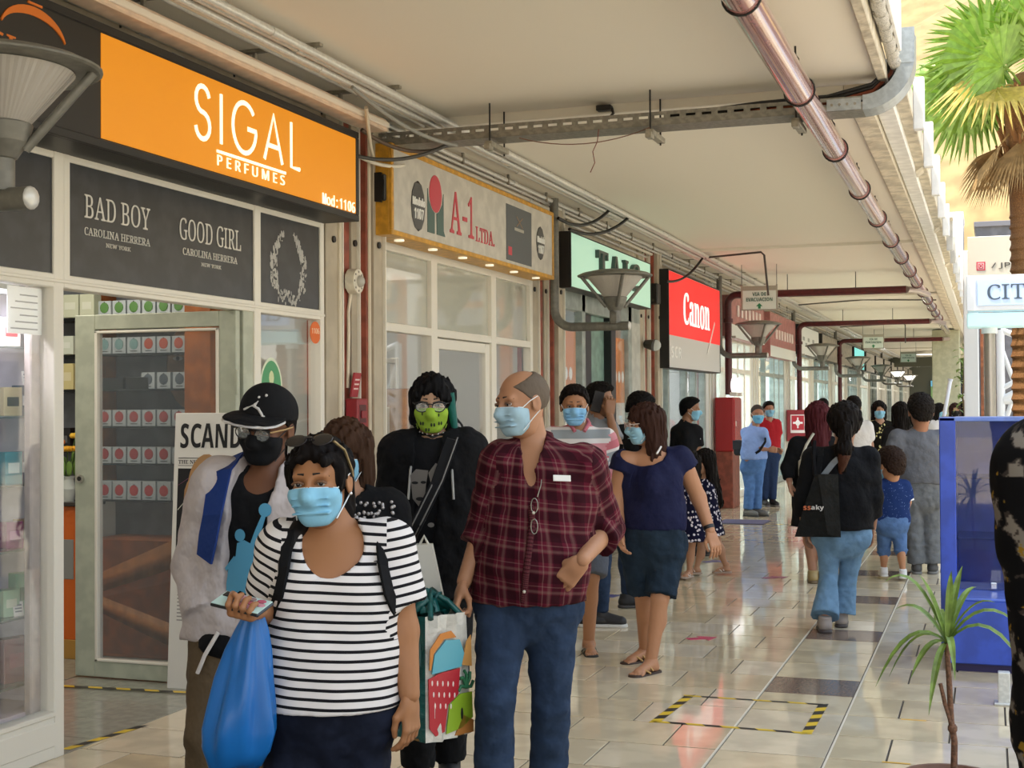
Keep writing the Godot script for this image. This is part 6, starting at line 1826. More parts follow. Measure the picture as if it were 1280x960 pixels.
		"redhair": return {"at": V(-1.439, 0, -12.225), "yaw": 185.0, "j": [V(-0.014, 1.455, -0.008), V(0.001, 1.279, -0.009), V(0.166, 1.216, -0.050), V(-0.134, 1.215, 0.026), V(0.250, 1.013, -0.068), V(-0.173, 0.975, 0.040), V(0.228, 0.889, -0.112), V(-0.158, 0.778, 0.039), V(0.075, 0.730, -0.019), V(-0.075, 0.729, 0.019), V(0.060, 0.372, 0.042), V(-0.058, 0.377, 0.020), V(0.040, 0.081, 0.000), V(-0.056, 0.116, 0.024)]}
		"tote": return {"at": V(-0.989, 0, -9.841), "yaw": 188.0, "j": [V(-0.029, 1.428, -0.006), V(-0.017, 1.265, -0.006), V(0.194, 1.193, -0.047), V(-0.193, 1.190, 0.030), V(0.258, 0.919, -0.086), V(-0.222, 0.916, 0.009), V(0.253, 0.700, -0.021), V(-0.214, 0.695, 0.093), V(0.088, 0.657, -0.018), V(-0.088, 0.655, 0.018), V(0.091, 0.352, -0.013), V(-0.044, 0.345, 0.065), V(0.126, 0.110, -0.200), V(0.004, 0.028, 0.060)]}
		"boy": return {"at": V(-0.833, 0, -12.653), "yaw": 190.0, "j": [V(-0.001, 1.026, -0.008), V(0.001, 0.869, -0.006), V(0.121, 0.834, -0.025), V(-0.119, 0.832, 0.015), V(0.150, 0.698, -0.027), V(-0.146, 0.696, 0.021), V(0.149, 0.568, 0.076), V(-0.137, 0.556, 0.073), V(0.060, 0.518, -0.010), V(-0.060, 0.517, 0.010), V(0.064, 0.240, 0.045), V(-0.073, 0.265, -0.035), V(0.066, 0.025, 0.048), V(-0.086, 0.064, -0.080)]}
		"gray": return {"at": V(-0.603, 0, -13.154), "yaw": 182.0, "j": [V(-0.008, 1.495, -0.010), V(0.001, 1.302, -0.010), V(0.206, 1.252, -0.073), V(-0.189, 1.249, 0.050), V(0.266, 0.986, -0.087), V(-0.250, 0.983, 0.073), V(0.305, 0.746, -0.043), V(-0.247, 0.731, 0.077), V(0.085, 0.718, -0.026), V(-0.085, 0.717, 0.026), V(0.060, 0.378, -0.013), V(-0.088, 0.392, 0.033), V(0.042, 0.045, -0.002), V(-0.099, 0.081, 0.041)]}
		"dots": return {"at": V(-1.381, 0, -18.918), "yaw": 14.0, "j": [V(-0.012, 1.481, 0.010), V(-0.002, 1.330, 0.007), V(-0.131, 1.267, 0.018), V(0.126, 1.265, -0.006), V(-0.186, 1.106, 0.021), V(0.178, 1.104, -0.013), V(-0.219, 0.945, 0.021), V(0.166, 0.943, -0.014), V(-0.070, 0.880, 0.006), V(0.070, 0.879, -0.006), V(-0.062, 0.460, -0.001), V(0.056, 0.460, -0.012), V(-0.065, 0.117, -0.006), V(0.064, 0.137, -0.018)]}
		"backpack": return {"at": V(-1.455, 0, -15.926), "yaw": 186.0, "j": [V(-0.002, 1.534, -0.010), V(-0.001, 1.389, -0.008), V(0.151, 1.308, -0.043), V(-0.150, 1.306, 0.028), V(0.188, 1.089, -0.048), V(-0.184, 1.087, 0.040), V(0.190, 0.889, -0.045), V(-0.182, 0.887, 0.042), V(0.066, 0.852, -0.016), V(-0.066, 0.851, 0.016), V(0.071, 0.415, -0.010), V(-0.062, 0.414, 0.022), V(0.074, 0.024, -0.004), V(-0.059, 0.023, 0.027)]}
		"darkhair": return {"at": V(-0.984, 0, -16.622), "yaw": 184.0, "j": [V(-0.007, 1.464, -0.009), V(-0.005, 1.313, -0.007), V(0.131, 1.230, -0.043), V(-0.141, 1.228, 0.031), V(0.170, 0.995, -0.050), V(-0.174, 0.993, 0.044), V(0.172, 0.788, -0.047), V(-0.172, 0.786, 0.047), V(0.063, 0.769, -0.017), V(-0.063, 0.768, 0.017), V(0.067, 0.374, -0.012), V(-0.060, 0.374, 0.023), V(0.071, 0.017, -0.007), V(-0.056, 0.017, 0.027)]}
		"fara": return {"at": V(-2.532, 0, -22.437), "yaw": 185.0, "j": [V(-0.007, 1.531, -0.009), V(-0.005, 1.389, -0.008), V(0.133, 1.312, -0.042), V(-0.155, 1.310, 0.032), V(0.160, 1.080, -0.045), V(-0.178, 1.078, 0.041), V(0.162, 0.886, -0.042), V(-0.176, 0.884, 0.044), V(0.063, 0.834, -0.016), V(-0.063, 0.833, 0.016), V(0.067, 0.420, -0.010), V(-0.059, 0.420, 0.022), V(0.070, 0.059, -0.005), V(-0.055, 0.058, 0.026)]}
		"farb": return {"at": V(-0.560, 0, -25.246), "yaw": 10.0, "j": [V(-0.002, 1.442, 0.010), V(-0.003, 1.301, 0.008), V(-0.129, 1.231, 0.028), V(0.122, 1.230, -0.013), V(-0.158, 1.020, 0.029), V(0.148, 1.018, -0.021), V(-0.146, 0.837, 0.024), V(0.132, 0.835, -0.021), V(-0.063, 0.808, 0.010), V(0.063, 0.807, -0.010), V(-0.066, 0.414, 0.005), V(0.059, 0.413, -0.016), V(-0.069, 0.061, -0.001), V(0.056, 0.061, -0.021)]}
		"farc": return {"at": V(-0.764, 0, -23.056), "yaw": 60.0, "j": [V(0.006, 1.442, 0.019), V(-0.003, 1.300, 0.008), V(-0.100, 1.223, -0.078), V(0.096, 1.222, 0.091), V(-0.119, 1.004, -0.098), V(0.116, 1.002, 0.104), V(-0.108, 0.836, -0.092), V(0.107, 0.834, 0.093), V(-0.049, 0.797, -0.042), V(0.049, 0.796, 0.042), V(-0.047, 0.409, -0.048), V(0.051, 0.408, 0.036), V(-0.045, 0.047, -0.054), V(0.053, 0.047, 0.030)]}
		"fard": return {"at": V(-0.471, 0, -28.455), "yaw": 185.0, "j": [V(-0.006, 1.487, -0.009), V(-0.005, 1.344, -0.007), V(0.119, 1.266, -0.037), V(-0.127, 1.264, 0.025), V(0.151, 1.044, -0.042), V(-0.156, 1.042, 0.036), V(0.153, 0.870, -0.040), V(-0.154, 0.868, 0.038), V(0.061, 0.822, -0.016), V(-0.061, 0.821, 0.016), V(0.065, 0.425, -0.010), V(-0.058, 0.425, 0.021), V(0.069, 0.061, -0.005), V(-0.054, 0.060, 0.026)]}
		"redtop": return {"at": V(-3.209, 0, -21.141), "yaw": 30.0, "j": [V(0.002, 1.489, 0.011), V(0.002, 1.341, 0.009), V(-0.120, 1.268, -0.015), V(0.123, 1.266, 0.031), V(-0.145, 1.046, -0.023), V(0.146, 1.044, 0.032), V(-0.133, 0.873, -0.024), V(0.134, 0.872, 0.026), V(-0.061, 0.799, -0.011), V(0.061, 0.798, 0.011), V(-0.062, 0.429, -0.018), V(0.059, 0.428, 0.005), V(-0.063, 0.084, -0.023), V(0.058, 0.083, -0.000)]}
		"floral": return {"at": V(0.228, 0, -2.527), "yaw": 200.0, "j": [V(-0.031, 1.717, -0.012), V(-0.010, 1.596, -0.010), V(0.151, 1.465, -0.006), V(-0.071, 1.501, -0.009), V(0.125, 1.225, -0.003), V(-0.110, 1.244, -0.006), V(0.138, 0.984, 0.021), V(-0.122, 1.015, -0.002), V(0.041, 0.962, 0.001), V(-0.041, 0.961, -0.001), V(0.043, 0.516, 0.007), V(-0.038, 0.515, 0.006), V(0.046, 0.097, 0.014), V(-0.035, 0.097, 0.013)]}
	return {}
# ---------------------------------------------------------------- people
var late := []       # [node, shared key]
class Body:
	var root: Node3D
	var hc: Vector3
	var nb: Vector3
	var s: Array      # shoulders, a (left in the photo) and b
	var e: Array
	var w: Array
	var h: Array
	var k: Array
	var f: Array      # ankles
	var cw := 0.17
	var ww := 0.145
	var hw := 0.17
	var dep := 0.66
	var mid: Vector3
	var hm: Vector3
	var lr := 1.0     # leg thickness
	var ar := 1.0     # arm thickness
	var belly := 0.0
	var bust := 0.0
	var cell := 0.012
	var head: Transform3D
	var sc := 1.0
	var left: Array   # +1 where side i is the person's left
func mat_uv(tex: Texture2D, period: Vector2, rough := 0.9) -> StandardMaterial3D:
	var m := StandardMaterial3D.new()
	m.albedo_texture = tex
	m.uv1_scale = Vector3(1.0 / period.x, 1.0 / period.y, 1)
	m.roughness = rough
	m.metallic_specular = 0.25
	return m
func img_tex(w: int, h: int, f: Callable) -> ImageTexture:
	var im := Image.create(w, h, false, Image.FORMAT_RGB8)
	for y in h:
		for x in w: im.set_pixel(x, y, f.call(x, y))
	return ImageTexture.create_from_image(im)
func torso(o: Body, i: float, hem := 0.0) -> Array:
	var z := V(1, 1, 1.0 / o.dep)
	var c := o.mid.lerp(o.hm, 0.27)
	var ws := o.mid.lerp(o.hm, 0.62)
	var hp := o.hm + V(0, 0.03, 0)
	var p := [cone(o.s[0].lerp(o.mid, 0.1), o.s[1].lerp(o.mid, 0.1), 0.056 * o.sc + i, -1, Vector3.ONE, 0.03), cone(o.nb + V(0, 0.015, 0), o.mid + V(0, -0.03, 0), 0.05 * o.sc + i * 0.6, 0.085 * o.sc + i, Vector3.ONE, 0.05),
		cone(c - V(o.cw * 0.4, 0, 0), c + V(o.cw * 0.4, 0, 0), o.cw * 0.6 + i, -1, z, 0.05), cone(c, ws, o.cw * 0.93 + i, o.ww + i, z, 0.05), cone(ws, hp, o.ww + i, o.hw + i, z, 0.05), cone(o.h[0], o.h[1], o.hw - (o.h[0] - o.h[1]).length() * 0.5 + i, -1, V(1, 1, 1.0 / minf(1.0, o.dep * 1.25)), 0.05)]
	if o.belly > 0: p.append(ell(o.mid.lerp(o.hm, 0.72) + V(0, 0, o.belly), V(o.ww * 0.85 + i, o.ww * 0.85 + i, o.ww * 0.62 + i), 0.06))
	if o.bust > 0:
		for t: float in [-1.0, 1.0]: p.append(ell(c + V(t * o.cw * 0.42, -0.01, o.cw * o.dep * 0.72 + o.bust * 0.4), V(0.062 * o.sc + i, 0.066 * o.sc + i, o.bust + i), 0.05))
	return p
func arm(o: Body, n: int, i: float, to := 2.0, tip := 0.0, g := 1) -> Array:
	var p := []
	var a := o.ar * o.sc
	if to <= 1.0: return [cone(o.s[n], o.s[n].lerp(o.e[n], to), 0.053 * a + i, 0.05 * a + i + tip, Vector3.ONE, 0.035, g, true)]
	p.append(cone(o.s[n], o.e[n], 0.053 * a + i, 0.041 * a + i, Vector3.ONE, 0.035, g))
	p.append(cone(o.e[n], o.e[n].lerp(o.w[n], to - 1.0), 0.042 * a + i, lerpf(0.041, 0.027, to - 1.0) * a + i + tip, Vector3.ONE, 0.02, g + 1, to < 2.0 or i > 0.0))
	return p
func leg(o: Body, n: int, i: float, to := 2.0, flare := 0.0, g := 5) -> Array:
	var a := o.lr * o.sc
	var z := V(1, 1, 1)
	if to <= 1.0: return [cone(o.h[n], o.h[n].lerp(o.k[n], to), 0.09 * a + i, lerpf(0.09, 0.058, to) * a + i + flare, z, 0.03, g, true)]
	var p := [cone(o.h[n], o.k[n], 0.09 * a + i, 0.058 * a + i, z, 0.014, g)]
	var d: Vector3 = o.f[n] - o.k[n]
	if to >= 1.5: p.append(ell(o.k[n] + d * 0.3 + V(0, 0, -0.016), V(0.052, 0.1, 0.052) * a + Vector3.ONE * i, 0.03))
	p.append(cone(o.k[n], o.k[n] + d * (to - 1.0), 0.056 * a + i, lerpf(0.056, 0.037, to - 1.0) * a + i + flare, z, 0.012, g + 1, i > 0.0 or to < 2.0))
	return p
func axes(o: Body) -> Array:
	var r := [[o.hm, (o.mid - o.hm).normalized(), V(1, 0, 0), 0.15]]
	for n in 2:
		for q: Array in [[o.s[n], o.e[n]], [o.e[n], o.w[n]]]:
			var d: Vector3 = ((q[0] as Vector3) - (q[1] as Vector3)).normalized()
			var sx := d.cross(V(0, 0, 1))
			r.append([q[0], d, V(1, 0, 0) if sx.length() < 0.1 else (V(0, 0, 1).cross(d) * -1.0).normalized(), 0.055])
	for n in 2:
		for q: Array in [[o.h[n], o.k[n]], [o.k[n], o.f[n]]]: r.append([q[0], ((q[0] as Vector3) - (q[1] as Vector3)).normalized(), V(1, 0, 0), 0.08])
	return r
func part(o: Body, called: String, prims: Array, m: Material, cell := 0.0, amp := 0.0, freq := 8.0, uv := false) -> MeshInstance3D:
	var n := MeshInstance3D.new()
	n.name = called
	n.material_override = m
	o.root.add_child(n, true)
	var j := job(prims, cell if cell > 0 else o.cell, n, amp, freq)
	j.ridged = amp > 0.0
	if uv:
		j.uv = true
		j.axes = axes(o)
	return n
func fixed(o: Body, called: String, key: String, m: Material, xf: Transform3D) -> MeshInstance3D:
	var n := MeshInstance3D.new()
	n.name = called
	n.material_override = m
	n.transform = xf
	o.root.add_child(n, true)
	late.append([n, key])
	return n
func gpart(o: Body, called: String, g: G, m: Material, xf := Transform3D()) -> MeshInstance3D:
	var n := put(called, g, m, o.root)
	n.transform = xf
	return n
# skin, head pose (degrees: turn, nod, tilt), hand styles for a and b
func person(key: String, label: String, skin: Color, opt: Dictionary) -> Body:
	var t := joints(key)
	var o := Body.new()
	var j: Array = t.j
	o.root = thing("person", label, "person", t.at, deg_to_rad(t.yaw))
	o.hc = j[0]
	o.nb = j[1]
	o.s = [j[2], j[3]]
	o.e = [j[4], j[5]]
	o.w = [j[6], j[7]]
	o.h = [j[8], j[9]]
	o.k = [j[10], j[11]]
	o.f = [j[12], j[13]]
	for q: String in ["cw", "ww", "hw", "dep", "lr", "ar", "belly", "bust", "cell", "sc"]:
		if opt.has(q): o.set(q, opt[q])
	for n in 2:
		if o.f[n].y < 0.14: o.f[n].y = 0.085 if opt.get("shoes", true) else 0.075
	o.mid = (o.s[0] + o.s[1]) * 0.5
	o.hm = (o.h[0] + o.h[1]) * 0.5
	o.left = [1.0, -1.0] if o.s[0].x > o.s[1].x else [-1.0, 1.0]
	var hp: Vector3 = opt.get("head", Vector3.ZERO)
	var hs: float = opt.get("hs", 1.0)
	o.head = Transform3D(Basis.from_euler(Vector3(deg_to_rad(hp.y), deg_to_rad(hp.x), deg_to_rad(hp.z))).scaled_local(Vector3.ONE * hs), o.hc)
	var p := torso(o, 0.0)
	var nk := o.head * V(0, -0.06, -0.025)
	p.append(cone(nk, o.nb + V(0, -0.02, 0), 0.05 * minf(hs, o.sc * 1.3), 0.055 * minf(hs, o.sc * 1.2), Vector3.ONE, 0.03))
	for n in 2:
		p.append_array(arm(o, n, 0.0))
		p.append_array(leg(o, n, 0.0))
	var sm := StandardMaterial3D.new()
	sm.albedo_color = skin
	sm.roughness = 0.5
	sm.metallic_specular = 0.4
	var far: bool = o.cell > 0.015
	var bn := part(o, "body", p, sm, o.cell * 1.1)
	var bj := jobs[jobs.size() - 1]
	bj.extra.append(["head_far" if far else "head", o.head])
	var styles: Array = opt.get("hands", ["hand", "hand"])
	var palms: Array = opt.get("palms", [Vector3.ZERO, Vector3.ZERO])
	var dirs: Array = opt.get("hdirs", [Vector3.ZERO, Vector3.ZERO])
	for n in 2:
		if styles[n] == "": continue
		var d: Vector3 = (o.w[n] - o.e[n]).normalized() if dirs[n] == Vector3.ZERO else (dirs[n] as Vector3).normalized()
		var pn: Vector3 = palms[n]
		if pn == Vector3.ZERO: pn = V(-o.left[n], 0, -0.25)
		var y := -d
		var x := y.cross(pn).normalized()
		var z := x.cross(y)
		var bs := Basis(x * o.left[n], y, z).scaled_local(Vector3.ONE * (o.sc * 0.98))
		bj.extra.append([styles[n], Transform3D(bs, o.w[n] + d * 0.006)])
	if not opt.get("shoes", true):
		for n in 2: bj.extra.append(["foot", foot_at(o, n)])
	# eyes and brows
	if opt.get("eyes", true) and not far:
		for s2: float in [-1.0, 1.0]:
			var ec := V(0.032 * s2, 0.003, 0.081)
			var ey := gpart(o, "eye", G.new().sph(ec + V(0, 0, -0.0015), V(0.0115, 0.0075, 0.0105), 10), mat(Color("b9b0a6"), 0.25), o.head)
			put("iris", G.new().sph(ec + V(0.001, 0.0005, 0.006), V(0.0066, 0.0066, 0.0042), 10), mat(Color("1d120c"), 0.2), ey)
			gpart(o, "eyelid", G.new().tube(PackedVector3Array([ec + V(-0.016, 0.0, 0.003), ec + V(-0.007, 0.0062, 0.0085), ec + V(0.006, 0.0062, 0.0085), ec + V(0.016, 0.0, 0.003)]), 0.0036, 6), mat(skin.darkened(0.25), 0.5), o.head)
			gpart(o, "eyebrow", G.new().tube(PackedVector3Array([V(0.012 * s2, 0.0285, 0.0875), V(0.03 * s2, 0.0295, 0.084), V(0.051 * s2, 0.0205, 0.069)]), 0.004, 6, 0.002), mat(Color(opt.get("brow", "1c1410")), 0.8), o.head)
	if opt.has("hair"):
		var hm: StandardMaterial3D = cloth(Color(opt.get("hairc", "16110f")), 0.6, 0.5).duplicate()
		hm.uv1_scale = Vector3(9, 1.2, 9)
		hm.metallic_specular = 0.2
		fixed(o, "hair", opt.hair, hm, o.head)
	if opt.has("mask"):
		var mm: Material = opt.mask if opt.mask is Material else mask_mat(Color(opt.mask))
		fixed(o, "face_mask", "mask" if far or opt.mask is Material else "mask_pleat", mm, o.head)
		var st := mat(Color(opt.get("strap", "dfe4e6")), 0.6)
		for s2: float in [-1.0, 1.0]:
			gpart(o, "ear_loop", G.new().tube(PackedVector3Array([V(0.062 * s2, -0.018, 0.05), V(0.077 * s2, 0.008, 0.018), V(0.084 * s2, 0.022, -0.012)]), 0.0019, 5), st, o.head)
			gpart(o, "ear_loop", G.new().tube(PackedVector3Array([V(0.056 * s2, -0.095, 0.045), V(0.072 * s2, -0.055, 0.01), V(0.081 * s2, -0.028, -0.018)]), 0.0019, 5), st, o.head)
		if not (opt.mask is Material): gpart(o, "mask_edge", G.new().tube(PackedVector3Array([V(-0.064, -0.0135, 0.046), V(-0.04, -0.009, 0.082), V(-0.018, -0.007, 0.096), V(0, -0.0055, 0.104), V(0.018, -0.007, 0.096), V(0.04, -0.009, 0.082), V(0.064, -0.0135, 0.046)]), 0.0026, 6), mat(Color("d5e4ea"), 0.7), o.head)
	if opt.has("glasses"):
		var gl := mat(Color(opt.glasses), 0.3)
		for s2: float in [-1.0, 1.0]:
			var r := PackedVector3Array()
			for k in 17: r.append(V(0.034 * s2 + cos(TAU * k / 16.0) * 0.026, -0.002 + sin(TAU * k / 16.0) * 0.02, 0.11 - absf(cos(TAU * k / 16.0)) * 0.004))
			gpart(o, "glasses_rim", G.new().tube(r, 0.0022, 6), gl, o.head)
			gpart(o, "glasses_brow", G.new().tube(PackedVector3Array([V(0.01 * s2, 0.014, 0.113), V(0.034 * s2, 0.02, 0.112), V(0.06 * s2, 0.013, 0.104)]), 0.0045, 6), gl, o.head)
			gpart(o, "glasses_lens", G.new().at(Transform3D(Basis(), V(0.034 * s2, -0.002, 0.108))).sph(Vector3.ZERO, V(0.025, 0.019, 0.001), 16), glass(Color("dfe6e6"), 0.12), o.head)
			gpart(o, "glasses_temple", G.new().tube(PackedVector3Array([V(0.06 * s2, 0.01, 0.104), V(0.079 * s2, 0.012, 0.03), V(0.083 * s2, 0.014, -0.01)]), 0.0028, 6), mat(Color(opt.get("temple", opt.glasses)), 0.3), o.head)
		gpart(o, "glasses_bridge", G.new().tube(PackedVector3Array([V(-0.01, 0.008, 0.112), V(0, 0.011, 0.114), V(0.01, 0.008, 0.112)]), 0.0022, 6), gl, o.head)
	return o
func mask_mat(c: Color) -> StandardMaterial3D:
	var m := cloth(c, 0.75, 0.35)
	return m
func foot_at(o: Body, n: int) -> Transform3D:
	var lift: float = maxf(0.0, o.f[n].y - 0.1)
	var pitch := asin(clampf(lift / 0.19, 0.0, 0.85))
	var b := Basis.from_euler(Vector3(pitch, 0.1 * o.left[n], 0)).scaled_local(V(-o.left[n], 1, 1) * o.sc)
	return Transform3D(b, o.f[n])
func shoes(o: Body, upper: Material, sole: Material) -> void:
	for n in 2:
		var u := fixed(o, "shoe", "shoe", upper, foot_at(o, n))
		var s := MeshInstance3D.new()
		s.name = "sole"
		s.material_override = sole
		u.add_child(s, true)
		late.append([s, "sole"])
func sandals(o: Body, m: Material, sole: Material) -> void:
	for n in 2:
		var xf := foot_at(o, n)
		var s := fixed(o, "sandal_sole", "sole", sole, xf * Transform3D(Basis(), V(0, -0.004, 0.005)))
		put("strap", G.new().tube(PackedVector3Array([V(-0.043, -0.06, 0.06), V(-0.025, -0.038, 0.09), V(0.012, -0.05, 0.125), V(0.03, -0.034, 0.085), V(0.046, -0.06, 0.055)]), 0.0065, 6), m, s)
		put("strap", G.new().tube(PackedVector3Array([V(-0.04, -0.05, 0.03), V(-0.02, -0.015, 0.05), V(0.02, -0.013, 0.05), V(0.043, -0.05, 0.028)]), 0.006, 6), m, s)
func neck_cut(o: Body, r := 0.064, down := 0.0) -> Pr:
	var p := cone(o.nb + V(0, 0.16, 0.03), o.nb + V(0, 0.012 - down, 0.022), r, r, Vector3.ONE, 0.008)
	p.m = 1
	return p
func scoop(o: Body, drop: float, r: float, rz := 0.12) -> Pr:
	return ell(o.nb + V(0, 0.02 - drop * 0.4, 0.09), V(r, drop, rz), 0.006, 1)
func hem_cut(y: float) -> Pr: return cut(V(0, y, 0), V(0, -1, 0))
func top(o: Body, called: String, m: Material, i: float, sleeve: float, hem: float, carves: Array, amp := 0.008, uv := false, tip := 0.008, freq := 7.0) -> MeshInstance3D:
	var p := torso(o, i)
	p.append(cone(o.hm, V(o.hm.x, minf(hem, o.hm.y) - 0.02, o.hm.z), o.hw + i * 0.8, o.hw + i, V(1, 1, 1.0 / minf(1.0, o.dep * 1.15)), 0.04))
	p.append(hem_cut(hem))
	if sleeve > 0:
		for n in 2: p.append_array(arm(o, n, i * 0.9, sleeve, tip, 1 + n * 2))
	p.append_array(carves)
	return part(o, called, p, m, 0.0, amp, freq, uv)
func pants(o: Body, called: String, m: Material, i: float, waist: float, length: float, flare := 0.0, amp := 0.008, uv := false) -> MeshInstance3D:
	var p := [cone(o.h[0], o.h[1], o.hw - (o.h[0] - o.h[1]).length() * 0.5 + i, -1, V(1, 1, 1.0 / minf(1.0, o.dep * 1.25)), 0.04), cone(o.hm + V(0, 0.02, 0), o.mid.lerp(o.hm, 0.62), o.hw + i, o.ww + i, V(1, 1, 1.0 / o.dep), 0.05), ell(o.hm + V(0, -0.03, -0.05), V(o.hw * 0.85, 0.1, 0.07), 0.05)]
	if o.belly > 0: p.append(ell(o.mid.lerp(o.hm, 0.72) + V(0, 0, o.belly), V(o.ww * 0.85 + i, o.ww * 0.85 + i, o.ww * 0.62 + i), 0.06))
	for n in 2: p.append_array(leg(o, n, i, length, flare, 5 + n * 2))
	p.append(cut(V(0, waist, 0), V(0, 1, 0)))
	return part(o, called, p, m, 0.0, amp, 9.0, uv)
func skirt(o: Body, called: String, m: Material, i: float, sleeve: float, hem: float, flare: float, carves: Array, uv := false) -> MeshInstance3D:
	var p := torso(o, i)
	p.append(cone(o.mid.lerp(o.hm, 0.7), V(o.hm.x, hem, o.hm.z), o.ww + i, o.hw + flare, V(1, 1, 1.0 / 0.8), 0.05, 0, true))
	p.append(hem_cut(hem))
	if sleeve > 0:
		for n in 2: p.append_array(arm(o, n, i, sleeve, 0.006, 1 + n * 2))
	p.append_array(carves)
	return part(o, called, p, m, 0.0, 0.006, 9.0, uv)
# a flat printed figure laid on the chest, bent round it
func print_on(o: Body, called: String, poly: PackedVector2Array, m: Material, at: Vector2, i: float, parent: Node = null) -> void:
	var g := G.new()
	var q := PackedVector2Array()
	for a in poly: q.append(a)
	var tr := Geometry2D.triangulate_polygon(q)
	for a in q:
		var x := a.x + at.x
		var zz := o.cw * o.dep + i + 0.018
		g.pt(V(o.mid.x + x, o.mid.y + at.y + a.y, lerpf(o.mid.z, o.hm.z, 0.3) + zz * sqrt(maxf(0.05, 1.0 - pow(x / (o.cw + 0.03), 2.0)))), V(x * 4.0, 0, 1))
	for k in range(0, tr.size(), 3): g.ix.append_array(PackedInt32Array([tr[k], tr[k + 2], tr[k + 1]]))
	put(called, g, m, o.root if parent == null else parent)
func ov(c: Vector2, r: Vector2, n := 16) -> PackedVector2Array:
	var p := PackedVector2Array()
	for k in n: p.append(c + Vector2(cos(TAU * k / n) * r.x, sin(TAU * k / n) * r.y))
	return p
func strap(o: Body, called: String, pts: PackedVector3Array, w: float, m: Material, up := Vector3.FORWARD) -> void:
	# a flat band following the points; its broad side faces away from the body's middle line
	var g := G.new()
	var n := pts.size()
	for k in n - 1:
		var quads := []
		for q: int in [k, k + 1]:
			var d := (pts[mini(q + 1, n - 1)] - pts[maxi(q - 1, 0)]).normalized()
			var c := o.mid.lerp(o.hm, 0.35)
			var out := (pts[q] - V(c.x, pts[q].y, c.z)).normalized()
			if pts[q].y > o.mid.y + 0.02: out = (out * 0.4 + Vector3.UP).normalized()
			var s := d.cross(out).normalized() * w * 0.5
			out = s.cross(d).normalized()
			quads.append([pts[q] - s, pts[q] + s, out * 0.004])
		var A: Array = quads[0]
		var B: Array = quads[1]
		g.quad(A[0] + A[2], A[1] + A[2], B[1] + B[2], B[0] + B[2])
		g.quad(A[1] - A[2], A[0] - A[2], B[0] - B[2], B[1] - B[2])
		g.quad(A[1] + A[2], A[1] - A[2], B[1] - B[2], B[1] + B[2])
		g.quad(A[0] - A[2], A[0] + A[2], B[0] + B[2], B[0] - B[2])
	put(called, g, m, o.root)
func dots_tex(sd: int, bg: Color, fg: Color, n: int, r0: float, r1: float) -> ImageTexture:
	var rng := RandomNumberGenerator.new()
	rng.seed = sd
	var c := PackedVector3Array()
	for k in n: c.append(Vector3(rng.randf(), rng.randf(), rng.randf_range(r0, r1)))
	return img_tex(128, 128, func(x: int, y: int) -> Color:
		var p := Vector2(x / 128.0, y / 128.0)
		for q in c:
			var d := Vector2(absf(p.x - q.x), absf(p.y - q.y))
			d = Vector2(minf(d.x, 1 - d.x), minf(d.y, 1 - d.y))
			if d.length() < q.z: return fg
		return bg)
func grid_dots(bg: Color, fg: Color, r: float) -> ImageTexture:
	return img_tex(64, 64, func(x: int, y: int) -> Color:
		var p := Vector2(x / 64.0, y / 64.0)
		for q: Vector2 in [Vector2(0.25, 0.25), Vector2(0.75, 0.72)]:
			if p.distance_to(q) < r: return fg
		return bg)
func plaid_px(x: int, y: int) -> Color:
	var c := Color("561726")
	if (x > 20 and x < 62): c = c.darkened(0.28)
	if (y > 20 and y < 62): c = c.darkened(0.25)
	if x < 16: c = c.lerp(Color("7d735f"), 0.42 if (x > 4 and x < 11) else 0.28)
	if y < 16: c = c.lerp(Color("7d735f"), 0.42 if (y > 4 and y < 11) else 0.28)
	if x >= 78 and x < 83: c = c.lerp(Color("8d8270"), 0.4)
	if y >= 78 and y < 83: c = c.lerp(Color("8d8270"), 0.36)
	return c
func denim(c: Color) -> StandardMaterial3D:
	var m := noisy(c.darkened(0.12), c.lightened(0.02), 1.6, 0.88, 0.0, 0.02, 2, 0.5, false)
	m.metallic_specular = 0.25
	return m
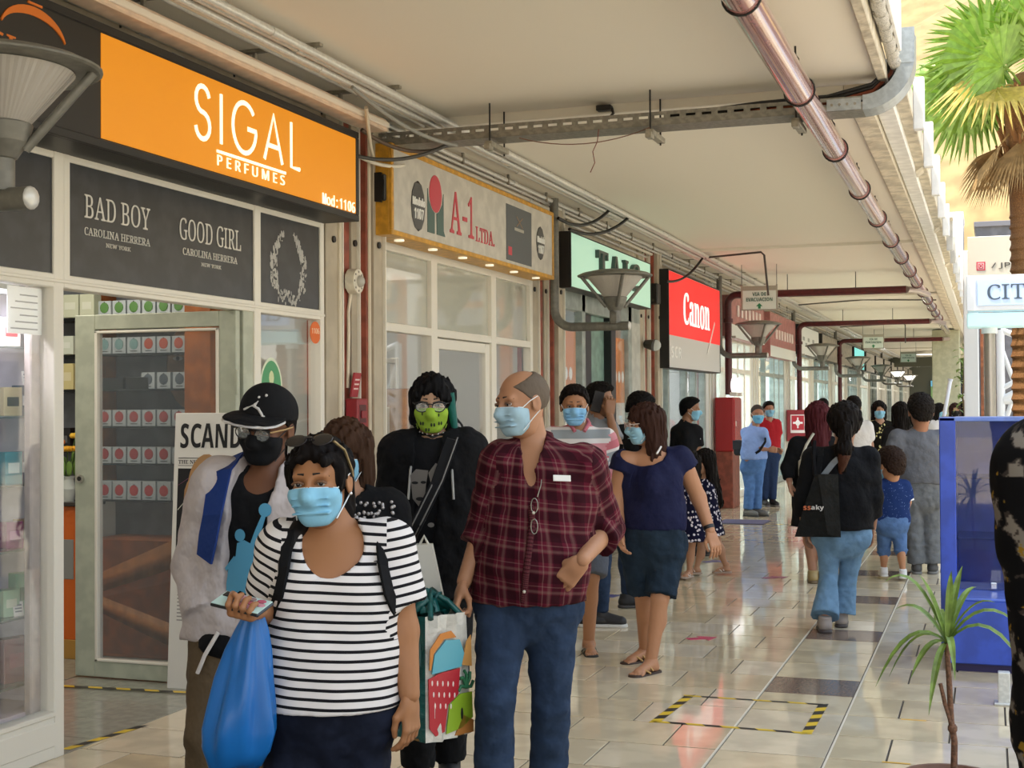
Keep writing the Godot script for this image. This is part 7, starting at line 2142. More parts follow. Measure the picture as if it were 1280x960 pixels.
func build_people() -> void:
	shared_parts()
	var weave := "cloth"
	var jeans := denim(Color("2b3a52"))
	var black := cloth(Color("141416"), 0.9, 0.7)
	var pale := "86bcd6"
	# ---- man in the plaid shirt
	var o := person("plaid", "balding man in maroon plaid shirt and jeans, masked, carrying a bag of groceries", Color("a97a5b"), {"cw": 0.185, "ww": 0.175, "hw": 0.17, "dep": 0.68, "belly": 0.05, "head": V(-50, 4, 4), "hair": "hair_bald", "hairc": "62564a", "mask": "9db9c6", "brow": "2c221b", "hands": ["hand_grip", "hand"], "hdirs": [Vector3.ZERO, V(-0.6, -0.72, -0.12)], "palms": [V(1, 0, -0.3), V(-0.2, 0.1, -1)], "cell": 0.009, "lr": 0.95})
	var pl := img_tex(100, 100, plaid_px)
	var pm := mat_uv(pl, Vector2(0.07, 0.072))
	var vcut := cone(o.nb + V(0, 0.1, 0.035), o.nb + V(-0.005, -0.13, 0.165), 0.062, 0.022, Vector3.ONE, 0.006)
	vcut.m = 1
	top(o, "plaid_shirt", pm, 0.016, 1.32, 0.875, [vcut], 0.011, true, 0.012, 7.0)
	for s: float in [-1.0, 1.0]:
		var cg := G.new()
		var a := o.nb + V(0.055 * s, 0.05, -0.03)
		cg.tube(PackedVector3Array([o.nb + V(0.02 * s, 0.06, -0.075), a, o.nb + V(0.062 * s, 0.03, 0.03), o.nb + V(0.045 * s, -0.015, 0.085), o.nb + V(0.05 * s, -0.06, 0.105)]), 0.016, 8, 0.01)
		gpart(o, "collar", cg, pm)
	gpart(o, "placket", G.new().tube(PackedVector3Array([o.nb + V(-0.005, -0.14, 0.125), o.mid.lerp(o.hm, 0.4) + V(-0.005, 0, 0.158), o.mid.lerp(o.hm, 0.75) + V(-0.005, 0, 0.19), V(o.hm.x - 0.005, 0.89, o.hm.z + 0.155)]), 0.012, 6), pm)
	for k in 4: gpart(o, "button", G.new().sph(o.mid.lerp(o.hm, 0.33 + 0.18 * k) + V(-0.004, 0, 0.162 + 0.012 * k), V(0.006, 0.006, 0.004), 8), mat(Color("c9c0b0"), 0.4))
	gpart(o, "pocket_paper", G.new().at(Transform3D(Basis.from_euler(V(-0.25, 0.35, -0.05)), o.mid + V(0.075, -0.045, 0.135))).bx(V(-0.032, -0.012, 0), V(0.032, 0.01, 0.004), 0.001), mat(Color("dfdcd6"), 0.6))
	var sg := G.new()
	for s: float in [-1.0, 1.0]:
		var r := PackedVector3Array()
		for k in 15: r.append(V(-0.02 + cos(TAU * k / 14.0) * 0.012, -0.17 - 0.036 * (s + 1.0) + sin(TAU * k / 14.0) * 0.026, 0.168 + 0.006 * s) + o.mid + V(0, 0.03, 0))
		sg.tube(r, 0.0022, 6)
	sg.tube(PackedVector3Array([o.mid + V(-0.01, -0.11, 0.16), o.mid + V(0.002, -0.07, 0.15), o.mid + V(0.004, -0.05, 0.14)]), 0.002, 5)
	gpart(o, "hanging_glasses", sg, mat(Color("8f8a80"), 0.25, 0.6))
	pants(o, "jeans", jeans, 0.012, 0.93, 1.93, 0.022, 0.009)
	shoes(o, mat(Color("1d1b1c"), 0.6), mat(Color("2d2a28"), 0.6))
	# ---- woman in the striped shirt
	o = person("striped", "woman in black and white striped shirt with blue mask, holding phone and blue bag", Color("9a6a47"), {"cw": 0.15, "ww": 0.157, "hw": 0.168, "dep": 0.78, "belly": 0.045, "bust": 0.03, "head": V(-16, 2, 3), "hs": 0.97, "hair": "hair_tied", "hairc": "120e0d", "mask": pale, "hands": ["hand_grip", "hand"], "hdirs": [V(-0.35, -0.02, 0.9), V(0.05, -1, 0.02)], "palms": [V(0.2, 1, 0), V(-1, 0, -0.6)], "cell": 0.0085, "sc": 0.94, "ar": 1.08})
	var stx := img_tex(4, 64, func(_x: int, y: int) -> Color: return Color("1b1a1d") if y < 21 else Color("d9d3d0"))
	var cut2 := scoop(o, 0.1, 0.082, 0.13)
	top(o, "striped_shirt", mat_uv(stx, Vector2(0.1, 0.0243)), 0.014, 0.68, 0.8, [neck_cut(o, 0.066, 0.01), cut2], 0.006, true, 0.014, 5.0)
	pants(o, "jeans", denim(Color("171c2c")), 0.01, 0.86, 1.95, 0.01)
	shoes(o, mat(Color("222226"), 0.6), mat(Color("d8d5cf"), 0.6))
	for s: float in [-1.0, 1.0]:
		strap(o, "backpack_strap", PackedVector3Array([o.mid + V(0.115 * s, 0.05, -0.11), o.mid + V(0.118 * s, 0.07, -0.03), o.mid + V(0.12 * s, 0.045, 0.05), o.mid + V(0.125 * s, -0.04, 0.11), o.mid + V(0.14 * s, -0.11, 0.115), o.mid + V(0.158 * s, -0.16, 0.09)]), 0.034, black)
	gpart(o, "backpack", G.new().box(o.mid + V(0, -0.18, -0.2), V(0.26, 0.36, 0.12), 0.04), black)
	gpart(o, "loose_hair", G.new().tube(PackedVector3Array([o.nb + V(-0.06, 0.06, 0.0), o.nb + V(-0.1, 0.0, 0.06), o.nb + V(-0.125, -0.07, 0.1), o.nb + V(-0.13, -0.14, 0.12)]), 0.03, 8, 0.008), cloth(Color("120e0d"), 0.5, 0.8))
	for s: float in [-1.0, 1.0]:
		gpart(o, "sunglass_lens", G.new().at(Transform3D(Basis.from_euler(V(-0.9, 0, 0)), V(0.036 * s, 0.118, 0.065))).sph(Vector3.ZERO, V(0.031, 0.024, 0.004), 14), mat(Color("241f1e"), 0.06), o.head)
		gpart(o, "sunglass_temple", G.new().tube(PackedVector3Array([V(0.066 * s, 0.112, 0.06), V(0.083 * s, 0.085, 0.025), V(0.088 * s, 0.03, -0.01), V(0.086 * s, 0.01, -0.02)]), 0.0042, 6), mat(Color("8d7a58") if s > 0 else Color("2b2624"), 0.25, 0.5), o.head)
		gpart(o, "earring", G.new().sph(V(0.083 * s, -0.034, -0.004), V(0.005, 0.005, 0.005), 8), mat(Color("e9e9e9"), 0.1, 0.7), o.head)
	gpart(o, "sunglass_bridge", G.new().tube(PackedVector3Array([V(-0.012, 0.123, 0.068), V(0, 0.127, 0.068), V(0.012, 0.123, 0.068)]), 0.004, 6), mat(Color("2b2624"), 0.25), o.head)
	# ---- man in the cap
	o = person("cap", "man in black cap, glasses and black mask wearing a pale grey open jacket", Color("6b4631"), {"cw": 0.165, "ww": 0.15, "hw": 0.155, "head": V(-6, 8, -9), "hair": "hair_crop", "mask": cloth(Color("121316"), 0.8, 0.4), "strap": "15161a", "glasses": "181514", "temple": "b08d58", "hands": ["", "hand"], "cell": 0.0095})
	top(o, "t_shirt", black, 0.012, 0.7, 0.84, [neck_cut(o, 0.06), scoop(o, 0.06, 0.06)], 0.005)
	var jk := cloth(Color("b5acab"), 0.85, 1.0)
	var w1 := cone(o.nb + V(0, 0.1, 0.08), V(o.hm.x + 0.02, 0.95, o.hm.z + 0.2), 0.072, 0.07, V(1, 1, 0.8), 0.01)
	w1.m = 1
	top(o, "jacket", jk, 0.042, 1.85, 0.83, [w1, neck_cut(o, 0.066, 0.0)], 0.01, false, 0.012, 6.0)
	gpart(o, "cuff", G.new().cyl(o.e[0].lerp(o.w[0], 0.83), o.e[0].lerp(o.w[0], 1.12), 0.052, 0.05, 16), black)
	gpart(o, "hip_pouch", G.new().sph(o.h[0] + V(0.05, -0.03, 0.1), V(0.09, 0.05, 0.05), 14), black)
	gpart(o, "drawcord", G.new().tube(PackedVector3Array([V(o.hm.x - 0.03, 0.87, o.hm.z + 0.17), V(o.hm.x - 0.07, 0.8, o.hm.z + 0.18), V(o.hm.x - 0.1, 0.74, o.hm.z + 0.17)]), 0.007, 6), mat(Color("d5d0cc"), 0.7))
	strap(o, "backpack_strap", PackedVector3Array([o.mid + V(-0.095, 0.07, -0.09), o.mid + V(-0.1, 0.118, 0.0), o.mid + V(-0.1, 0.075, 0.11), o.mid + V(-0.1, -0.06, 0.172), o.mid + V(-0.112, -0.13, 0.178), o.mid + V(-0.13, -0.2, 0.165)]), 0.085, cloth(Color("1c3470"), 0.7, 0.5))
	gpart(o, "backpack", G.new().box(o.mid + V(0, -0.18, -0.22), V(0.28, 0.4, 0.14), 0.045), cloth(Color("1c3470"), 0.7, 0.5))
	pants(o, "trousers", cloth(Color("5a4c3a"), 0.9, 1.0), 0.016, 0.9, 1.9, 0.025, 0.009)
	shoes(o, mat(Color("3a3532"), 0.6), mat(Color("8d8a84"), 0.6))
	var bl := mat(Color("4b8fb0"), 0.8)
	for q: Array in [[PackedVector2Array([Vector2(-0.07, -0.2), Vector2(-0.06, -0.14), Vector2(-0.035, -0.11), Vector2(-0.03, -0.07), Vector2(-0.005, -0.06), Vector2(0.015, -0.07), Vector2(0.03, -0.03), Vector2(0.052, 0.02), Vector2(0.064, 0.015), Vector2(0.048, -0.04), Vector2(0.03, -0.09), Vector2(0.03, -0.13), Vector2(0.036, -0.2), Vector2(0.02, -0.24), Vector2(-0.02, -0.22), Vector2(-0.05, -0.24), Vector2(-0.07, -0.22)])], [ov(Vector2(0.062, 0.035), Vector2(0.02, 0.022))], [ov(Vector2(-0.02, -0.045), Vector2(0.018, 0.02))], [PackedVector2Array([Vector2(-0.04, -0.11), Vector2(-0.075, -0.15), Vector2(-0.07, -0.16), Vector2(-0.035, -0.13)])]]:
		print_on(o, "blue_figure_print", q[0], bl, Vector2(0.0, -0.08), 0.016)
	var cc := mat(Color("141416"), 0.8)
	fixed(o, "cap_crown", "cap_crown", cloth(Color("141416"), 0.85, 0.3), o.head)
	var brim := fixed(o, "cap_brim", "cap_brim", mat(Color("c9c5c2"), 0.7), o.head * Transform3D(Basis.from_euler(V(0.04, 0, 0)), V(0, -0.004, 0.0)))
	brim.set_meta("label", "pale underside of a flat cap brim")
	fixed(o, "cap_brim_top", "cap_brim", cloth(Color("141416"), 0.85, 0.3), o.head * Transform3D(Basis.from_euler(V(0.04, 0, 0)).scaled(V(0.985, 1, 0.985)), V(0, 0.004, 0.0)))
	gpart(o, "cap_button", G.new().sph(V(0, 0.142, -0.012), V(0.009, 0.006, 0.009), 10), cc, o.head)
	var em := Transform3D(Basis.from_euler(V(-0.42, 0, 0)), V(0, 0.083, 0.096))
	var eg := G.new()
	for q: Array in [[Vector2(-0.042, -0.012), Vector2(-0.008, 0.004), 0.0035, 0.006], [Vector2(-0.008, 0.004), Vector2(0.012, -0.004), 0.007, 0.006], [Vector2(0.01, -0.002), Vector2(0.03, -0.026), 0.006, 0.004], [Vector2(-0.004, 0.004), Vector2(0.006, 0.02), 0.007, 0.006], [Vector2(0.006, 0.02), Vector2(0.024, 0.04), 0.004, 0.003], [Vector2(0.006, 0.018), Vector2(-0.012, 0.008), 0.004, 0.003], [Vector2(0.03, -0.026), Vector2(0.036, -0.024), 0.004, 0.003]]:
		var a3 := V(q[0].x, q[0].y, -absf(q[0].x) * 0.22 + 0.002)
		var b3 := V(q[1].x, q[1].y, -absf(q[1].x) * 0.22 + 0.002)
		eg.cyl(a3, b3, q[2], q[3], 8)
	eg.sph(V(0.004, 0.032, 0.002), V(0.006, 0.006, 0.005), 8)
	eg.sph(V(0.025, 0.043, 0.0), V(0.005, 0.005, 0.004), 8)
	gpart(o, "cap_emblem", eg, mat(Color("c6c2be"), 0.7), o.head * em)
	# ---- brown haired woman half hidden behind them
	o = person("brown", "woman with long brown hair in black cardigan, half hidden behind the striped shirt", Color("a77a5c"), {"cw": 0.16, "ww": 0.15, "hw": 0.165, "bust": 0.03, "head": V(-15, 6, 0), "hair": "hair_long", "hairc": "3d291d", "mask": pale, "sc": 0.95, "cell": 0.014})
	top(o, "cardigan", black, 0.02, 1.9, 0.7, [neck_cut(o)], 0.008)
	var sq := G.new()
	var rng := RandomNumberGenerator.new()
	rng.seed = 3
	for k in 110:
		var q := V(rng.randf_range(0.02, 0.17), rng.randf_range(-0.16, 0.03), 0)
		sq.sph(o.mid + V(q.x, q.y, 0.118 + 0.03 * (1.0 - pow(q.x / 0.17, 2.0)) - 0.5 * maxf(0.0, q.y + 0.03)), V(0.007, 0.007, 0.004), 5)
	gpart(o, "sequin_patch", sq, mat(Color("b9b4b2"), 0.25, 0.5)).set_meta("kind", "stuff")
	pants(o, "trousers", black, 0.012, 0.85, 1.95)
	shoes(o, mat(Color("2a2728"), 0.6), mat(Color("3a3736"), 0.6))
	# ---- teenager in the hoodie
	o = person("hoodie", "young person in black hoodie with green printed mask, studded choker and teal hair streak", Color("a98468"), {"cw": 0.165, "ww": 0.15, "hw": 0.15, "head": V(2, 4, 0), "hair": "hair_bob", "hairc": "100f10", "mask": cloth(Color("94b43c"), 0.8, 0.3), "strap": "94b43c", "glasses": "1c1a1b", "hands": ["", ""], "cell": 0.0095})
	top(o, "t_shirt", cloth(Color("17171a"), 0.9, 0.6), 0.012, 0.6, 0.85, [neck_cut(o, 0.058)], 0.004)
	var w2 := cone(o.nb + V(-0.01, 0.06, 0.1), V(o.hm.x - 0.04, 0.97, o.hm.z + 0.17), 0.062, 0.05, V(1, 1, 0.7), 0.01)
	w2.m = 1
	top(o, "hoodie", cloth(Color("121214"), 0.92, 0.9), 0.034, 1.95, 0.8, [w2, neck_cut(o, 0.07)], 0.012, false, 0.005, 7.0)
	var lining := cloth(Color("8b8984"), 0.9, 0.4)
	for s: float in [-1.0, 1.0]:
		gpart(o, "hood_edge", G.new().tube(PackedVector3Array([o.nb + V(0.03 * s, 0.07, -0.1), o.nb + V(0.085 * s, 0.045, -0.05), o.nb + V(0.095 * s, 0.005, 0.03), o.nb + V(0.075 * s, -0.05, 0.085), o.nb + V(0.062 * s, -0.1, 0.105)]), 0.03, 10, 0.009), lining)
		gpart(o, "drawstring", G.new().tube(PackedVector3Array([o.nb + V(0.08 * s, -0.05, 0.108), o.nb + V(0.085 * s, -0.13, 0.14), o.nb + V(0.092 * s, -0.24, 0.16)]), 0.005, 6), mat(Color("a8a6a1"), 0.7))
	gpart(o, "hood", G.new().sph(o.nb + V(0, 0.02, -0.11), V(0.12, 0.1, 0.06), 16), cloth(Color("121214"), 0.92, 0.9))
	gpart(o, "choker", G.new().tube(PackedVector3Array([o.nb + V(-0.062, 0.038, -0.01), o.nb + V(-0.045, 0.02, 0.045), o.nb + V(0, 0.008, 0.068), o.nb + V(0.045, 0.02, 0.045), o.nb + V(0.062, 0.038, -0.01)]), 0.009, 8), mat(Color("171515"), 0.6))
	for k in 7:
		var an := (k - 3) * 0.36
		gpart(o, "stud", G.new().sph(o.nb + V(sin(an) * 0.064, 0.018 + 0.012 * absf(an), cos(an) * 0.072 + 0.006), V(0.005, 0.005, 0.005), 8), mat(Color("cfcac2"), 0.2, 0.8))
	for k in 9:
		var an := [-0.9, -0.45, 0.0, 0.45, 0.9, -0.6, 0.15, 0.65, -0.2][k] as float
		var yy := [-0.035, -0.03, -0.03, -0.035, -0.04, -0.07, -0.075, -0.07, -0.095][k] as float
		gpart(o, "mask_print", G.new().at(Transform3D(Basis(Vector3.UP, an), V(sin(an) * 0.064, yy, 0.032 + cos(an) * (0.074 + (0.012 if k == 2 else 0.0))))).sph(V(-0.006, 0, 0), V(0.004, 0.008, 0.003), 8).sph(V(0.006, 0, 0), V(0.004, 0.008, 0.003), 8), mat(Color("1f2a12"), 0.8), o.head)
	gpart(o, "teal_strand", G.new().tube(PackedVector3Array([V(0.075, 0.05, 0.03), V(0.084, -0.02, 0.03), V(0.092, -0.09, 0.02), V(0.1, -0.14, 0.02)]), 0.02, 8, 0.014), cloth(Color("14584f"), 0.5, 0.8), o.head)
	var gp := mat(Color("77736f"), 0.85)
	for q: Array in [[PackedVector2Array([Vector2(-0.055, 0.05), Vector2(-0.03, 0.075), Vector2(0.02, 0.07), Vector2(0.012, 0.02), Vector2(0.004, -0.05), Vector2(-0.02, -0.075), Vector2(-0.045, -0.045)])], [PackedVector2Array([Vector2(0.02, 0.06), Vector2(0.05, 0.1), Vector2(0.075, 0.085), Vector2(0.06, 0.05), Vector2(0.03, 0.02)])], [ov(Vector2(-0.01, -0.13), Vector2(0.02, 0.012), 8)], [ov(Vector2(0.03, -0.15), Vector2(0.014, 0.01), 8)]]:
		print_on(o, "grey_face_print", q[0], gp, Vector2(-0.03, -0.14), 0.02)
	for q: Array in [[ov(Vector2(-0.035, 0.02), Vector2(0.014, 0.006), 10)], [ov(Vector2(0.0, 0.022), Vector2(0.012, 0.006), 10)], [ov(Vector2(-0.014, -0.045), Vector2(0.018, 0.008), 10)]]:
		print_on(o, "dark_feature_print", q[0], mat(Color("1a1a1c"), 0.9), Vector2(-0.03, -0.14), 0.0225)
	strap(o, "bag_strap", PackedVector3Array([o.mid + V(0.1, 0.07, -0.02), o.mid + V(0.085, 0.05, 0.1), o.mid + V(0.03, -0.12, 0.2), o.mid + V(-0.05, -0.28, 0.215), o.mid + V(-0.12, -0.42, 0.18), o.mid + V(-0.17, -0.5, 0.08)]), 0.05, cloth(Color("1b1b1d"), 0.7, 0.3))
	for s: float in [-1.0, 1.0]:
		var off := V(0.022 * s, 0.012 * s, 0.006)
		gpart(o, "strap_piping", G.new().tube(PackedVector3Array([o.mid + V(0.085, 0.05, 0.1) + off, o.mid + V(0.03, -0.12, 0.203) + off, o.mid + V(-0.05, -0.28, 0.218) + off, o.mid + V(-0.12, -0.42, 0.183) + off]), 0.003, 5), mat(Color("7d7b78"), 0.7))
	pants(o, "trousers", cloth(Color("151517"), 0.9, 0.8), 0.018, 0.95, 1.95, 0.012, 0.008)
	shoes(o, mat(Color("1b1a1b"), 0.6), mat(Color("dad7d0"), 0.6))
	# ---- man in pink and grey banded shirt
	o = person("pinkstripe", "man in pink, grey and white banded polo, grey shorts and flip-flops behind the plaid shirt", Color("a67655"), {"cw": 0.19, "ww": 0.18, "hw": 0.175, "belly": 0.04, "head": V(0, 2, 0), "hs": 1.08, "hair": "hair_short", "hairc": "171210", "mask": "86b9de", "shoes": false, "cell": 0.0115})
	var bands := img_tex(4, 64, func(_x: int, y: int) -> Color:
		if y < 16: return Color("bf6f78")
		if y < 22: return Color("d9d2cf")
		if y < 40: return Color("93999c")
		if y < 50: return Color("dad5d2")
		return Color("c98a90"))
	top(o, "banded_polo", mat_uv(bands, Vector2(0.1, 0.2)), 0.016, 0.75, 0.86, [neck_cut(o, 0.06)], 0.006, true, 0.016)
	for s: float in [-1.0, 1.0]: gpart(o, "collar", G.new().tube(PackedVector3Array([o.nb + V(0.05 * s, 0.05, -0.04), o.nb + V(0.062 * s, 0.03, 0.03), o.nb + V(0.03 * s, -0.02, 0.09)]), 0.016, 8, 0.012), cloth(Color("bf6f78"), 0.9, 0.4))
	pants(o, "shorts", cloth(Color("5f636d"), 0.9, 0.7), 0.016, 0.92, 0.97, 0.03)
	sandals(o, mat(Color("7b7466"), 0.6), mat(Color("2a2622"), 0.7))
	# ---- man on the phone
	o = person("phone", "man in grey t-shirt holding a phone to his ear by the green signed shop", Color("8d654a"), {"cw": 0.17, "ww": 0.16, "hw": 0.165, "head": V(-15, 4, 0), "hair": "hair_short", "hairc": "14110f", "hands": ["hand", "hand_grip"], "palms": [Vector3.ZERO, V(1, 0, -0.5)], "hdirs": [Vector3.ZERO, V(0.05, 0.95, 0.1)], "cell": 0.015})
	top(o, "t_shirt", cloth(Color("7b7d80"), 0.9, 0.6), 0.014, 0.6, 0.86, [neck_cut(o, 0.058)])
	pants(o, "trousers", jeans, 0.012, 0.92, 1.95)
	shoes(o, mat(Color("1f1d1e"), 0.6), mat(Color("c9c5bd"), 0.6))
	gpart(o, "phone", G.new().at(Transform3D(Basis.from_euler(V(0.25, 0, 0)), o.head * V(-0.1, -0.01, 0.02))).box(Vector3.ZERO, V(0.011, 0.15, 0.072), 0.004), mat(Color("1a1718"), 0.2))
	# ---- man in the black polo looking down
	o = person("polo", "dark haired man in black polo with white collar edge, head bowed, right of the caller", Color("8d654a"), {"cw": 0.17, "ww": 0.155, "hw": 0.16, "head": V(10, 22, 0), "hair": "hair_short", "hairc": "100d0c", "cell": 0.015})
	top(o, "polo_shirt", black, 0.014, 0.65, 0.86, [neck_cut(o, 0.058)])
	gpart(o, "collar_edge", G.new().tube(PackedVector3Array([o.nb + V(-0.06, 0.03, 0.04), o.nb + V(-0.07, 0.045, -0.02), o.nb + V(-0.03, 0.06, -0.07), o.nb + V(0.03, 0.06, -0.07), o.nb + V(0.07, 0.045, -0.02), o.nb + V(0.06, 0.03, 0.04)]), 0.007, 6), mat(Color("d0cdc8"), 0.7))
	pants(o, "trousers", jeans, 0.012, 0.92, 1.95)
	shoes(o, mat(Color("1f1d1e"), 0.6), mat(Color("3a3736"), 0.6))
	# ---- man in black by the red sign
	o = person("black", "man in all black with blue mask standing below the red sign, seen from the side", Color("946b50"), {"cw": 0.17, "ww": 0.16, "hw": 0.16, "head": V(-8, 2, 0), "hair": "hair_short", "hairc": "0e0d0d", "mask": pale, "cell": 0.017})
	top(o, "polo_shirt", black, 0.016, 0.7, 0.86, [neck_cut(o, 0.058)])
	gpart(o, "chest_mark", G.new().at(Transform3D(Basis(), o.mid + V(-0.08, -0.07, 0.135))).box(Vector3.ZERO, V(0.05, 0.014, 0.006), 0.002), mat(Color("d8d8d8"), 0.6))
	pants(o, "trousers", black, 0.014, 0.92, 1.95)
	shoes(o, mat(Color("1b1a1b"), 0.6), mat(Color("3a3736"), 0.6))
	# ---- woman in navy top and denim shorts
	o = person("blue", "brown haired woman in navy sleeveless top and denim shorts walking in sandals", Color("b07f5f"), {"cw": 0.18, "ww": 0.19, "hw": 0.19, "dep": 0.74, "belly": 0.03, "bust": 0.045, "head": V(-32, 4, 0), "hair": "hair_long", "hairc": "35211a", "mask": "94bfd2", "glasses": "b9a79c", "shoes": false, "cell": 0.0105, "ar": 1.12, "lr": 0.95})
	var nav := cloth(Color("161939"), 0.75, 0.6)
	top(o, "navy_top", nav, 0.014, 0.22, 0.845, [neck_cut(o, 0.075, 0.02), scoop(o, 0.085, 0.14, 0.14)], 0.006, false, 0.014)
	for n in 2: gpart(o, "shoulder_ruffle", G.new().tube(PackedVector3Array([o.s[n] + V(-0.02 * o.left[n], 0.04, 0.07), o.s[n] + V(0.035 * o.left[n], 0.045, 0.03), o.s[n] + V(0.05 * o.left[n], 0.03, -0.02), o.s[n] + V(0.02 * o.left[n], 0.02, -0.07)]), 0.014, 8), nav)
	gpart(o, "bra_strap", G.new().tube(PackedVector3Array([o.nb + V(0.085, 0.02, 0.03), o.nb + V(0.1, -0.02, 0.085)]), 0.006, 6), mat(Color("e3dfda"), 0.6))
	gpart(o, "tie_cord", G.new().tube(PackedVector3Array([o.mid + V(0.01, -0.05, 0.185), o.mid + V(0.0, -0.1, 0.2), o.mid + V(-0.012, -0.15, 0.2)]), 0.004, 6), nav)
	pants(o, "denim_shorts", denim(Color("22303f")), 0.014, 0.9, 0.94, 0.02)
	sandals(o, mat(Color("b08a52"), 0.4, 0.2), mat(Color("3b2a20"), 0.7))
	gpart(o, "wristband", G.new().cyl(o.w[1].lerp(o.e[1], 0.06), o.w[1].lerp(o.e[1], 0.16), 0.034, 0.035, 14), mat(Color("1a1718"), 0.4))
	gpart(o, "necklace", G.new().tube(PackedVector3Array([o.nb + V(-0.06, 0.02, 0.03), o.nb + V(-0.03, -0.03, 0.075), o.nb + V(0, -0.05, 0.088), o.nb + V(0.03, -0.03, 0.075), o.nb + V(0.06, 0.02, 0.03)]), 0.002, 5), mat(Color("d8d0c0"), 0.2, 0.7))
	# ---- two girls in polka dots
	var pk := mat_uv(dots_tex(4, Color("14142c"), Color("d8cfd2"), 26, 0.035, 0.06), Vector2(0.2, 0.2))
	for q: Array in [["girl", "long haired girl in navy polka dot dress stepping away behind the navy top", "hair_very_long", V(20, 6, 0)], ["girlb", "girl in polka dot dress almost hidden behind the woman in the navy top", "hair_long", V(0, 0, 0)]]:
		o = person(q[0], q[1], Color("b28466"), {"cw": 0.115, "ww": 0.1, "hw": 0.11, "head": q[3], "hs": 0.92, "hair": q[2], "hairc": "17120f", "shoes": false, "sc": 0.68, "cell": 0.0105, "lr": 0.95})
		skirt(o, "polka_dress", pk, 0.01, 0.0, o.hm.y - 0.17, 0.09, [neck_cut(o, 0.05, 0.03)], true)
		sandals(o, mat(Color("e2d9d0"), 0.5), mat(Color("a89484"), 0.6))
	# ---- man in the sky blue shirt
	o = person("sky", "man in light blue shirt and jeans with black shoulder bag, waiting by a shop door", Color("a67a60"), {"cw": 0.18, "ww": 0.185, "hw": 0.175, "belly": 0.05, "head": V(-42, 2, 0), "hs": 1.12, "hair": "hair_crop", "hairc": "4a4541", "mask": "74b8dc", "cell": 0.019, "hands": ["hand_grip", "hand_grip"]})
	top(o, "blue_shirt", cloth(Color("8aa6dc"), 0.8, 0.6), 0.016, 0.8, 0.8, [neck_cut(o, 0.058)], 0.008, false, 0.015)
	pants(o, "jeans", denim(Color("5a82bc")), 0.006, 0.95, 1.95, 0.022)
	shoes(o, mat(Color("6b6a66"), 0.6), mat(Color("3a3a38"), 0.6))
	strap(o, "bag_strap", PackedVector3Array([o.mid + V(0.1, 0.07, 0.02), o.mid + V(0.08, 0.03, 0.13), o.mid + V(0.0, -0.12, 0.19), o.mid + V(-0.1, -0.25, 0.16), o.mid + V(-0.17, -0.33, 0.05)]), 0.035, black)
	# ---- red haired woman
	o = person("redhair", "woman with dark red hair in black dress walking away beside the tote bag", Color("a87c63"), {"cw": 0.165, "ww": 0.155, "hw": 0.175, "head": V(12, 0, 0), "hs": 1.1, "hair": "hair_long", "hairc": "461c20", "cell": 0.015})
	skirt(o, "black_dress", black, 0.014, 1.75, 0.5, 0.05, [neck_cut(o, 0.06)])
	shoes(o, mat(Color("a08a5c"), 0.5), mat(Color("6b5a40"), 0.6))
	strap(o, "bag_strap", PackedVector3Array([o.mid + V(-0.1, 0.06, -0.02), o.mid + V(-0.02, 0.0, -0.13), o.mid + V(0.1, -0.2, -0.15)]), 0.03, mat(Color("cfccc4"), 0.6))
	# ---- woman with the tote
	o = person("tote", "woman in black top and flared jeans walking away with ponytail and black tote", Color("a2755a"), {"cw": 0.19, "ww": 0.19, "hw": 0.185, "dep": 0.72, "head": V(0, 0, 0), "hs": 1.24, "hair": "hair_pony", "hairc": "17120f", "cell": 0.0105, "ar": 1.1, "lr": 0.9})
	top(o, "black_top", black, 0.018, 1.55, 0.7, [neck_cut(o, 0.06)], 0.01, false, 0.012, 6.0)
	pants(o, "flared_jeans", denim(Color("7396b4")), 0.008, 0.85, 1.92, 0.052, 0.008)
	shoes(o, mat(Color("9b8f86"), 0.6), mat(Color("4a4240"), 0.6))
	strap(o, "tote_strap", PackedVector3Array([o.s[0] + V(-0.05, 0.03, 0.08), o.s[0] + V(-0.06, 0.07, 0), o.s[0] + V(-0.05, 0.02, -0.12), o.s[0] + V(-0.03, -0.12, -0.18)]), 0.04, black)
	strap(o, "grey_strap", PackedVector3Array([o.mid + V(-0.02, 0.05, -0.14), o.mid + V(0.06, -0.03, -0.17), o.mid + V(0.13, -0.12, -0.16)]), 0.04, mat(Color("7f8488"), 0.7))
	gpart(o, "ponytail_ends", G.new().at(o.head).tube(PackedVector3Array([V(0.01, -0.16, -0.14), V(0.02, -0.22, -0.13), V(0.03, -0.27, -0.11)]), 0.04, 10, 0.012), cloth(Color("4a2a1c"), 0.5, 0.9))
	# ---- boy
	var leafy := mat_uv(dots_tex(9, Color("1e3160"), Color("7f93b8"), 16, 0.012, 0.024), Vector2(0.16, 0.16))
	o = person("boy", "small boy in dark blue patterned shirt and denim shorts seen from behind", Color("b4815f"), {"cw": 0.13, "ww": 0.125, "hw": 0.13, "head": V(28, 0, 0), "hs": 1.28, "hair": "hair_short", "hairc": "2c1f19", "mask": pale, "sc": 0.72, "cell": 0.0105, "lr": 0.95})
	top(o, "patterned_shirt", leafy, 0.014, 0.8, 0.51, [neck_cut(o, 0.05)], 0.005, true, 0.012)
	for n in 2: gpart(o, "sleeve_cuff", G.new().cyl(o.s[n].lerp(o.e[n], 0.8), o.s[n].lerp(o.e[n], 0.95), 0.056, 0.058, 16), mat(Color("e4e2e0"), 0.7))
	pants(o, "denim_shorts", denim(Color("5573a0")), 0.014, 0.57, 1.02, 0.016)
	shoes(o, mat(Color("d9d6d2"), 0.6), mat(Color("e6e4e0"), 0.6))
